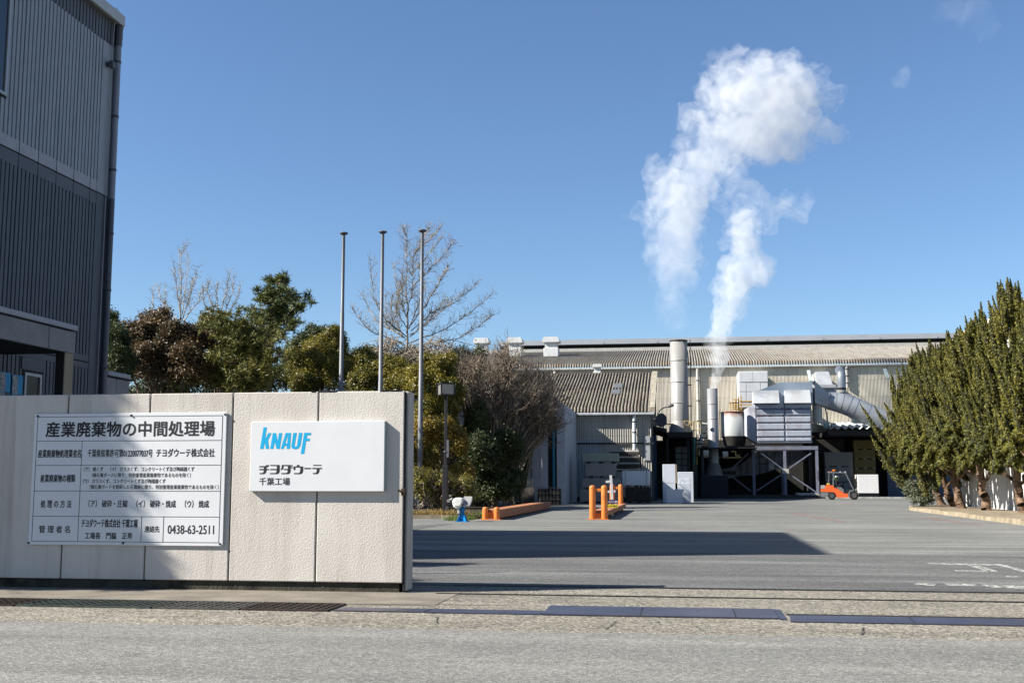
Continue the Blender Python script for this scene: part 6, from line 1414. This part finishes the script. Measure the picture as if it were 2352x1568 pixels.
# ------------------------------------------------------------------ arched store left of the annex
M_TENT = mat('pale grey store sheet', (.46, .47, .50), .7, var=.07, stain=(.34, .34, .35), samount=.4)
st = thing('arched_store', 'grey store with rounded shoulders and a tall dark door slot, half behind twigs', 'store', (-10, 76, 0))
SYY = 76.0
def zq(x, y, d=SYY): return aty(918.7 + .25634 * x, 861.3 + .25634 * y, d)
xr = zq(1480, 800).x; zsh = zq(1480, 320).z; ztop = zq(1180, 165).z; xl = xr - 14
arch = [(xr, 0), (xr, zsh)] + [(xr - (1 - math.cos(a)) * 2.2, zsh + math.sin(a) * (ztop - zsh)) for a in [PI / 2 * i / 8 for i in range(1, 9)]] + [(xl, ztop), (xl, 0)]
b = MB(); b.extr([(x, SYY + .2, z) for x, z in arch], (0, 8.2, 0)); b.build('roof_shell', M_TENT, st)
d0, d1, dz = zq(1325, 700).x, zq(1405, 700).x, zq(1360, 370).z
b = MB(); b.extr([(x, SYY, z) for x, z in [(d1, 0), (xr, 0)] + arch[1:6] + [(d1, arch[5][1])]], (0, .19, 0)); b.build('front_wall', M_TENT, st)
e0 = zq(1185, 700).x
b = MB(); b.extr([(e0, SYY, 0), (d0, SYY, 0), (d0, SYY, zq(1325, 190).z), (e0, SYY, ztop - .05)], (0, .19, 0)); b.build('front_wall', M_TENT, st)
b = MB(); b.extr([(d0 + .002, SYY + .01, dz), (d1 - .002, SYY + .01, dz), (d1 - .002, SYY + .01, zq(1405, 230).z), (d0 + .002, SYY + .01, zq(1325, 190).z)], (0, .17, 0)); b.build('door_head', M_TENT, st)
b = MB(); b.box(xl, e0 - .002, SYY + 1.2, SYY + 1.4, 0, ztop - .3); b.build('recessed_wall', mat('dim store sheet', (.22, .24, .28), .7), st)
b = MB(); b.box(d0, d1, SYY + .12, SYY + .195, 0, dz); b.build('door_slot', M_DARKGAP, st)
b = MB(); p, q = zq(1367, 470), zq(1388, 700); b.box(p.x, q.x, SYY + .02, SYY + .118, 0, p.z); b.build('blue_rail', mat('teal blue paint', (.03, .22, .34), .5), st)
b = MB()
x = e0 + .5
while x < xr - .3:
    if not (d0 - .1 < x < d1 + .1): b.box(x, x + .025, SYY - .012, SYY - .002, .1, zsh + .2)
    x += .62
b.build('sheet_joint', mat('sheet joint', (.30, .31, .34), .7), st)
b = MB(); b.hexa([(zq(1225, 1005).x, 72, 0), (zq(1437, 1005).x, 72, 0), (zq(1437, 1005).x, 73, 0), (zq(1225, 1005).x, 73, 0)] + [(zq(1225, 1005).x, 72, 1.9), (zq(1437, 1005).x, 72, 1.9), (zq(1437, 1005).x, 73, 1.9), (zq(1225, 1005).x, 73, 1.9)])
cg = thing('mesh_crate', 'black mesh crate standing before the arched store door', 'crate', ((zq(1330, 1005).x), 72.5, 0)); c0_, c1_ = zq(1225, 1005, 72).x, zq(1437, 1005, 72).x; cz = zq(1300, 1003, 72).z
b = MB(); b.box(c0_ + .05, c1_ - .05, 72.05, 73, .05, cz * .9); b.build('contents', mat('dark scrap', (.02, .02, .02), .9, var=.6, vscale=6), cg)
b = MB(); i = 0
while c0_ + i * .22 < c1_: b.box(c0_ + i * .22, c0_ + i * .22 + .02, 72, 72.02, 0, cz); i += 1
for z in (0.02, cz * .33, cz * .66, cz - .02): b.box(c0_, c1_, 71.98, 72.0, z - .015, z + .015)
b.build('wire_mesh', M_LADDER, cg)
sl = thing('leaning_board', 'dark board leaning beside the black mesh crate', 'board', (zq(1230, 1100, 71).x, 71, 0)); b = MB(); b.hexa([zq(1095, 1150, 71), zq(1205, 1150, 71), zq(1205, 1150, 71) + Vector((0, .08, 0)), zq(1095, 1150, 71) + Vector((0, .08, 0)), zq(1085, 1010, 71.3), zq(1200, 1000, 71.3), zq(1200, 1000, 71.38), zq(1085, 1010, 71.38)]); b.build('sheet', M_DKP, sl)

# ------------------------------------------------------------------ pale building on the right behind the junipers
rb = thing('right_warehouse', 'pale building with white eaves behind the juniper row', 'warehouse', (16, 60, 0))
RX = 15.55; rz = atx(2352, 730, RX - .4).z
M_RW = mat('white rendered wall', (.74, .74, .72), .8, var=.06, stain=(.5, .48, .44), samount=.4)
b = MB(); b.box(RX, RX + .3, 20, 67.5, 0, rz - .9); b.build('wall', M_RW, rb)
b = MB(); b.box(RX - .1, RX + .3, 20, 67.6, rz - .9, rz - .02); b.build('fascia', mat('white eave fascia', (.85, .86, .86), .6), rb)
b = MB(); vs, fs = [], []
n = 170
for i in range(n + 1):
    y = 20 + 47.8 * i / n; w = .09 * math.sin(i * PI / 2 + .5); wv = .18 * math.sin(y * .9)
    for dx, dz in ((-.55, .02), (-.6, .35), (-.3, .75), (.6, 1.3), (9, 3.2)): vs.append((RX + dx, y, rz + dz + w * .6 + (wv * .5 if dz > .3 else 0)))
for i in range(n):
    for q in range(4): fs.append((i * 5 + q, i * 5 + 5 + q, i * 5 + 6 + q, i * 5 + 1 + q))
b.add(vs, fs, True); b.build('roof', mat('beige weathered roof', (.50, .44, .36), .9, var=.15, stain=(.32, .27, .21)), rb, fix=False)
b = MB(); b.box(RX + .3, RX + 9, 20, 67.5, 0, rz); b.build('core', M_DARK, rb)
# kerbed strip under the junipers
kp = [(11.62, 30), (11.68, 42), (11.75, 55), (11.8, 62), (12.3, 65), (13.2, 67.3), (14.6, 68.8), (RX, 69.2)]
b = MB(); b.extr([(x, y, -.02) for x, y in kp] + [(RX, 30, -.02)], (0, 0, .15)); props(b.build('tree_strip', mat('dusty brown ground', (.27, .22, .15), .95, var=.3, vscale=2, bump=.5, bscale=14)), 'dusty ground strip under the juniper row', None, None, 'structure')
b = MB()
for i in range(len(kp) - 1):
    p, q = Vector((*kp[i], 0)), Vector((*kp[i + 1], 0)); n = max(1, round((q - p).length / 1.8))
    for k in range(n):
        a_, c_ = p.lerp(q, k / n), p.lerp(q, (k + .985) / n); d = (c_ - a_).normalized(); s = Vector((-d.y, d.x, 0)) * .1; h = .17 + .02 * math.sin(k * 5 + i)
        b.hexa([a_ - s, c_ - s, c_ + s, a_ + s] + [v + Vector((0, 0, h)) for v in (a_ - s * .75, c_ - s * .75, c_ + s * .75, a_ + s * .75)])
props(b.build('tree_strip_kerb', mat('sandy kerb', (.34, .28, .19), .9, var=.25, vscale=2, stain=(.16, .13, .08), samount=.5, bump=.3, bscale=20)), 'sandy coloured kerb stones along the juniper strip', None, None, 'structure')
b = MB(); q = gr(*(2009.7 + .1455 * 2060, 1062.3 + .1455 * 780)); q = Vector((14.9, 52.8, .1)); b.bbox(q.x - .35, q.x + .3, q.y - .2, q.y + .2, .1, .45, .12, 3); props(b.build('stone', mat('pale stone', (.42, .38, .31), .9, var=.2, bump=.5, bscale=12)), 'pale rounded stone at the foot of the white wall', 'stone')

# ------------------------------------------------------------------ forklift, driver and load
fx_, fy_, FS = gr(1928.7, 1147.8).x, 97.4, .00346
fx_ = aty(1928.7, 1147, fy_).x
def P(x, y, d=0.0): return Vector((fx_ + (x - 860) * FS, fy_ + d, (1115 - y) * FS))
M_FO = mat('orange red forklift paint', (.80, .13, .025), .35, var=.05, spec=.5); M_FG = mat('grey forklift casting', (.16, .18, .18), .5); M_FB = mat('black forklift steel', (.02, .02, .022), .45); M_TYRE = mat('rubber', (.022, .022, .022), .85); M_RIM = mat('dark rim', (.09, .09, .09), .5)
fk = thing('forklift', 'orange forklift driving right with black mast, carrying a white pallet load', 'forklift', (fx_, fy_, 0))
def side(pts, d0, d1, m, nm, par=fk): b = MB(); b.extr([P(*q, d0) for q in pts], (0, d1 - d0, 0)); return b.build(nm, m, par)
side([(425, 925), (430, 870), (520, 850), (540, 785), (575, 770), (725, 775), (735, 830), (820, 850), (960, 965), (1055, 970), (1050, 1060), (790, 1060), (770, 980), (730, 935), (560, 930)], -.58, .58, M_FO, 'body')
side([(430, 930), (560, 935), (600, 960), (580, 1045), (470, 1050), (425, 1030)], -.56, .56, M_FG, 'counterweight')
side([(435, 775), (520, 770), (535, 800), (515, 845), (432, 862)], -.5, .5, mat('grey rear grille', (.36, .37, .37), .5), 'rear_grille')
side([(735, 800), (905, 820), (960, 880), (960, 960), (900, 910), (820, 848), (740, 828)], -.4, .4, M_FG, 'seat_base')
side([(770, 770), (860, 775), (870, 810), (760, 805)], -.25, .25, M_FB, 'seat'); 
side([(1055, 1050), (1060, 940), (1100, 890), (1170, 880), (1190, 900), (1110, 920), (1085, 970), (1085, 1050)], -.62, -.45, M_FG, 'mudguard'); side([(1055, 1050), (1060, 940), (1100, 890), (1170, 880), (1190, 900), (1110, 920), (1085, 970), (1085, 1050)], .45, .62, M_FG, 'mudguard')
side([(960, 970), (1000, 900), (1090, 860), (1110, 880), (1060, 960), (1055, 990)], -.45, .45, M_FB, 'floor')
def wheel(x, d, r, w):
    c = P(x, 1115, d); c.z = r; b = MB(); b.tube([c + Vector((0, -w / 2, 0)), c + Vector((0, -w * .42, 0)), c + Vector((0, w * .42, 0)), c + Vector((0, w / 2, 0))], [r * .86, r, r, r * .86], 24); wh = b.build('wheel', M_TYRE, fk)
    b = MB(); b.cyl(c + Vector((0, -w / 2 - .012, 0)), c + Vector((0, w / 2 + .012, 0)), r * .52, n=18); b.build('rim', M_RIM, wh)
for d in (-.46, .46): wheel(680, d, .325, .24); wheel(1190, d, .35, .28)
b = MB()
for d in (-.5, .5): b.beam(P(720, 775, d), P(735, 470, d), .07); b.beam(P(1180, 880, d), P(1010, 480, d), .06); b.beam(P(610, 770, d), P(635, 490, d), .05)
for d in (-.5, .5): b.beam(P(600, 470, d), P(1030, 475, d), .07)
for x in (610, 700, 780, 860, 940, 1020): b.beam(P(x, 470, -.5), P(x, 470, .5), .05)
b.build('overhead_guard', M_FG, fk)
b = MB()
for d in (-.3, .3): b.beam(P(1215, 960, d), P(1150, 180, d), .12, .1); b.beam(P(1170, 700, d * .8), P(1115, 170, d * .8), .09, .08)
for y in (190, 260, 380, 510, 700): b.beam(P(1140 + (y - 180) * .06, y, -.34), P(1140 + (y - 180) * .06, y, .34), .09)
b.cyl(P(1195, 880, 0), P(1145, 300, 0), .05); b.build('mast', M_FB, fk)
b = MB()
for d in (-.45, -.15, .15, .45): b.beam(P(1250, 930, d), P(1240, 620, d), .04)
for y in (620, 690, 790, 900): b.beam(P(1248, y, -.5), P(1248, y, .5), .05)
b.build('load_backrest', M_FB, fk)
b = MB()
for d in (-.3, .3): b.box(P(1240, 0).x, P(1690, 0).x, fy_ + d - .06, fy_ + d + .06, P(0, 975).z, P(0, 962).z)
b.build('fork', M_FB, fk)
b = MB(); b.bbox(P(720, 0).x, P(780, 0).x, fy_ - .1, fy_ + .1, P(0, 445).z, P(0, 400).z, .03); b.build('beacon', mat('orange beacon', (.75, .20, .02), .4), fk)
for x in (630, 690): b = MB(); b.bbox(P(x - 20, 0).x, P(x + 20, 0).x, fy_ - .5, fy_ - .38, P(0, 475).z, P(0, 450).z, .02); b.build('tail_light', mat('pink red lamp', (.70, .30, .27), .4), fk)
for x in (890, 1005): b = MB(); b.bbox(P(x - 18, 0).x, P(x + 18, 0).x, fy_ - .52, fy_ - .42, P(0, 468).z, P(0, 448).z, .02); b.build('work_light', M_SILV, fk)
b = MB(); b.bbox(P(575, 0).x, P(645, 0).x, fy_ - .2, fy_ + .1, P(0, 770).z, P(0, 728).z, .03); b.build('gas_cap', mat('yellow lamp casing', (.80, .55, .03), .5), fk)
b = MB(); b.cyl(P(930, 870), P(965, 700), .03); b.lathe(P(970, 0).x, fy_, [(.16, P(0, 690).z), (.19, P(0, 692).z), (.19, P(0, 680).z), (.16, P(0, 678).z)], 16); b.build('steering_wheel', M_FB, fk)
b = MB(); b.bbox(P(920, 0).x, P(1000, 0).x, fy_ - .45, fy_ - .2, P(0, 580).z, P(0, 530).z, .02); b.build('mirror', M_FB, fk)
ld = thing('pallet_load', 'bright white wrapped load on the forks of the forklift', 'pallet load', (P(1500, 0).x, fy_, .5))
b = MB(); b.bbox(P(1262, 0).x, P(1735, 0).x, fy_ - .75, fy_ + .75, P(0, 958).z, P(0, 522).z, .02); b.build('boards', mat('white load', (.82, .80, .78), .5, var=.04), ld)
b = MB()
for d in (-.7, -.35, .35, .62): b.box(P(1300, 0).x, P(1720, 0).x, fy_ + d, fy_ + d + .1, P(0, 985).z, P(0, 958).z)
b.build('bearer', M_DKP, ld)
def skin_body(name, vs, es, rad, m, parent=None, sub=2):
    me = bpy.data.meshes.new(name); me.from_pydata(vs, es, []); o = bpy.data.objects.new(name, me); COL.objects.link(o)
    md = o.modifiers.new('skin', 'SKIN'); sd = o.modifiers.new('subd', 'SUBSURF'); sd.levels = sub; sd.render_levels = sub
    for i, r in enumerate(rad):
        s = me.skin_vertices[0].data[i]; s.radius = (r, r) if isinstance(r, (int, float)) else r; s.use_root = (i == 0)
    dg = bpy.context.evaluated_depsgraph_get(); dg.update(); m2 = bpy.data.meshes.new_from_object(o.evaluated_get(dg)); bpy.data.objects.remove(o); bpy.data.meshes.remove(me)
    m2.name = name; m2.materials.clear(); m2.materials.append(m)
    for p in m2.polygons: p.use_smooth = True; p.material_index = 0
    o = bpy.data.objects.new(name, m2); COL.objects.link(o)
    if parent is not None:
        o.parent = parent
        for v in m2.vertices: v.co -= parent.location
    return o
pr = thing('person', 'driver in dark work clothes and white helmet seated in the forklift', 'person', (P(815, 780).x, fy_, P(0, 780).z))
H_ = lambda x, y, d=0.0: tuple(P(x, y, d))
V_ = [H_(820, 770), H_(812, 715), H_(800, 655), H_(798, 630), H_(802, 612), H_(806, 585),
      H_(812, 645, -.19), H_(850, 700, -.24), H_(920, 690, -.12), H_(945, 682, -.11), H_(812, 645, .19), H_(850, 700, .24), H_(920, 690, .12), H_(945, 682, .11),
      H_(835, 778, -.10), H_(935, 775, -.12), H_(950, 880, -.13), H_(985, 892, -.13), H_(835, 778, .10), H_(935, 775, .12), H_(950, 880, .13), H_(985, 892, .13)]
E_ = [(0, 1), (1, 2), (2, 3), (3, 4), (4, 5), (2, 6), (6, 7), (7, 8), (8, 9), (2, 10), (10, 11), (11, 12), (12, 13), (0, 14), (14, 15), (15, 16), (16, 17), (0, 18), (18, 19), (19, 20), (20, 21)]
RD = [.14, .14, .15, .06, .085, .10, .065, .05, .038, .035, .065, .05, .038, .035, .09, .075, .055, .045, .09, .075, .055, .045]
skin_body('body', V_, E_, RD, mat('dark work clothes', (.025, .026, .032), .8), pr)
b = MB(); h = P(804, 592); b.lathe(h.x, h.y, [(.125, h.z + .03), (.135, h.z + .04), (.125, h.z + .09), (.09, h.z + .15), (0, h.z + .17)], 16); b.bbox(h.x, h.x + .2, h.y - .09, h.y + .09, h.z + .03, h.z + .05, .01); b.build('helmet', mat('white helmet', (.8, .8, .78), .4), pr)
b = MB(); h = P(812, 603); b.bbox(h.x + .02, h.x + .13, h.y - .06, h.y + .06, h.z - .07, h.z + .08, .04, 3); b.build('face', mat('skin', (.42, .25, .17), .6), pr)
b = MB(); h = P(775, 612); b.bbox(h.x - .06, h.x + .1, h.y - .2, h.y + .2, h.z - .05, h.z + .03, .03); b.build('reflective_collar', mat('lime reflective band', (.25, .80, .10), .5), pr)
fk.rotation_euler.z = R(-6)
# ------------------------------------------------------------------ steam
def steam_mat(name, dens, scale, cut, lo=None):
    m = bpy.data.materials.new(name); m.use_nodes = True; k = NT(m); k.n.remove(m.node_tree.nodes['Principled BSDF'])
    pv = k.node('ShaderNodeVolumePrincipled'); pv.inputs['Color'].default_value = (.81, .82, .83, 1); pv.inputs['Anisotropy'].default_value = 0.0; pv.inputs['Density'].default_value = dens
    nt = k.node('ShaderNodeTexNoise', i_Scale=scale, i_Detail=5.0, i_Roughness=.66, i_Distortion=1.1); k.link(k.coord(), nt.inputs['Vector']); n = nt.outputs['Fac']; mr = k.node('ShaderNodeMapRange'); k.link(n, mr.inputs[0]); mr.inputs[1].default_value = cut; mr.inputs[2].default_value = cut + .24; mr.inputs[3].default_value = .0; mr.inputs[4].default_value = dens
    out = mr.outputs[0]
    if lo:
        sx = k.node('ShaderNodeSeparateXYZ'); k.link(k.coord(), sx.inputs[0]); r2 = k.node('ShaderNodeMapRange'); k.link(sx.outputs[2], r2.inputs[0]); r2.inputs[1].default_value = lo[0]; r2.inputs[2].default_value = lo[1]; r2.inputs[3].default_value = lo[2]; r2.inputs[4].default_value = 1.0
        out = k.math('MULTIPLY', out, r2.outputs[0])
    k.link(out, pv.inputs['Density']); k.link(pv.outputs[0], m.node_tree.nodes['Material Output'].inputs['Volume'])
    m.cycles.volume_step_rate = .35
    return m
ZV = lambda x, y: (1378 + .4577 * x, 86.1 + .4577 * y)
def plume(name, label, balls, y, m, seed, group=None, infl=1.12, vox=.42, amp=.55, parent=None):
    rg = random.Random(seed); bm = bmesh.new()
    for x, yy, r in balls:
        c = aty(*ZV(x, yy), y); e = aty(ZV(x, yy)[0] + .4577 * r, ZV(x, yy)[1], y); rr = (e.x - c.x) * infl
        mt = Matrix.Translation(c + Vector((0, rg.gauss(0, rr * .25), 0))) @ Matrix.Scale(1, 4); bmesh.ops.create_icosphere(bm, subdivisions=3, radius=rr, matrix=mt)
    me = bpy.data.meshes.new(name); bm.to_mesh(me); bm.free(); o = bpy.data.objects.new(name, me); COL.objects.link(o)
    md = o.modifiers.new('remesh', 'REMESH'); md.mode = 'VOXEL'; md.voxel_size = vox; s = o.modifiers.new('smooth', 'SMOOTH'); s.iterations = 4; s.factor = .5
    dg = bpy.context.evaluated_depsgraph_get(); dg.update(); m2 = bpy.data.meshes.new_from_object(o.evaluated_get(dg)); bpy.data.objects.remove(o); bpy.data.meshes.remove(me)
    sh = Vector((seed * 7.3, 1.7, 3.1)); nr = [v.normal.copy() for v in m2.vertices]
    for v, nn in zip(m2.vertices, nr):
        d = mnoise.fractal(v.co * .55 + sh, .9, 2.0, 4) * amp + mnoise.fractal(v.co * 1.6 + sh, .9, 2.0, 3) * amp * .45; v.co += nn * d
    m2.materials.clear(); m2.materials.append(m)
    o = bpy.data.objects.new(name, m2); COL.objects.link(o)
    if parent: o.parent = parent; return o
    return props(o, label, 'steam', group, None)
B1 = [(395, 1440, 38), (390, 1390, 48), (382, 1330, 60), (375, 1270, 75), (372, 1180, 100), (370, 1090, 110), (362, 990, 108), (400, 990, 80), (385, 910, 118), (430, 880, 100), (405, 830, 112), (450, 750, 108), (500, 670, 92), (550, 610, 85), (600, 560, 100), (680, 480, 130), (780, 420, 150), (900, 400, 160), (720, 340, 140), (850, 290, 150), (960, 300, 130), (980, 470, 95), (760, 540, 75), (960, 560, 40), (640, 640, 60), (900, 230, 90)]
B2 = [(572, 1750, 17), (574, 1720, 22), (577, 1680, 30), (582, 1630, 40), (590, 1580, 50), (598, 1510, 60), (610, 1440, 66), (640, 1385, 72), (660, 1330, 66), (668, 1270, 84), (690, 1190, 84), (765, 1135, 78), (790, 1200, 66), (830, 1170, 40), (740, 1050, 70), (720, 960, 66)]
pl1 = plume('steam_plume', 'big white steam plume drifting from the tall wide chimney', B1, 105, steam_mat('big steam veil', .18, .40, .40, (17.0, 24.0, .3)), 1, 'steam over the plant', infl=1.34, amp=1.1)
plume('dense_core', None, B1, 105, steam_mat('big steam core', .18, .50, .37, (17.0, 26.0, .12)), 8, infl=.94, amp=.8, parent=pl1)
pl2 = plume('steam_plume', 'narrow white steam plume leaning from the short slim chimney', B2, 103, steam_mat('slim steam veil', .34, .55, .40, (10.2, 14.0, 4.0)), 2, 'steam over the plant', vox=.34, infl=1.22, amp=.6)
plume('dense_core', None, B2, 103, steam_mat('slim steam core', .36, .65, .36, (10.2, 14.0, 3.0)), 9, vox=.30, infl=.88, amp=.45, parent=pl2)
M_THIN = steam_mat('thin steam', .28, .50, .42); M_WISP = steam_mat('faint steam', .03, .30, .42)
plume('steam_wisp', 'thin torn steam on the shaded left edge of the big plume', [(330, 740, 90), (270, 650, 60), (250, 880, 60), (420, 580, 70), (480, 420, 80), (180, 880, 40), (130, 900, 25), (300, 760, 80), (400, 340, 40), (470, 480, 70)], 105.5, M_THIN, 3, 'steam over the plant', amp=.8)
plume('steam_wisp', 'thin torn steam veiling the top of the big plume', [(620, 230, 120), (590, 130, 60), (700, 160, 95), (800, 150, 100), (950, 200, 100), (1050, 190, 70), (1100, 300, 85), (1160, 290, 70), (1130, 160, 35), (1180, 480, 60), (1110, 460, 70), (560, 330, 90), (960, 90, 35)], 105.5, M_THIN, 4, 'steam over the plant', amp=.8)
plume('steam_wisp', 'thin steam bridging the two plumes and trailing right', [(740, 870, 85), (700, 940, 80), (690, 760, 60), (650, 690, 60), (620, 760, 55), (680, 640, 55), (590, 820, 40), (660, 860, 50), (740, 760, 55), (800, 800, 55), (860, 850, 48), (940, 840, 62), (1010, 830, 58), (640, 970, 55), (620, 1040, 45), (820, 940, 60), (1000, 900, 40)], 104, M_THIN, 5, 'steam over the plant', amp=.7)
ZW = lambda x, y: (1378 + .4577 * x, 86.1 + .4577 * y)
plume('steam_puff', 'small lone steam puff in the sky right of the big plume', [(1512, 217, 42), (1520, 190, 34), (1500, 245, 30)], 106, steam_mat('small puff steam', .085, .5, .36), 6, 'steam over the plant', vox=.3, amp=.5)
plume('steam_puff', 'faint thin steam streak near the upper right corner', [(1690, -100, 40), (1740, -130, 60), (1830, -150, 80), (1930, -60, 70), (1980, -50, 50), (1900, -170, 60)], 112, M_WISP, 7, 'steam over the plant', amp=.8)
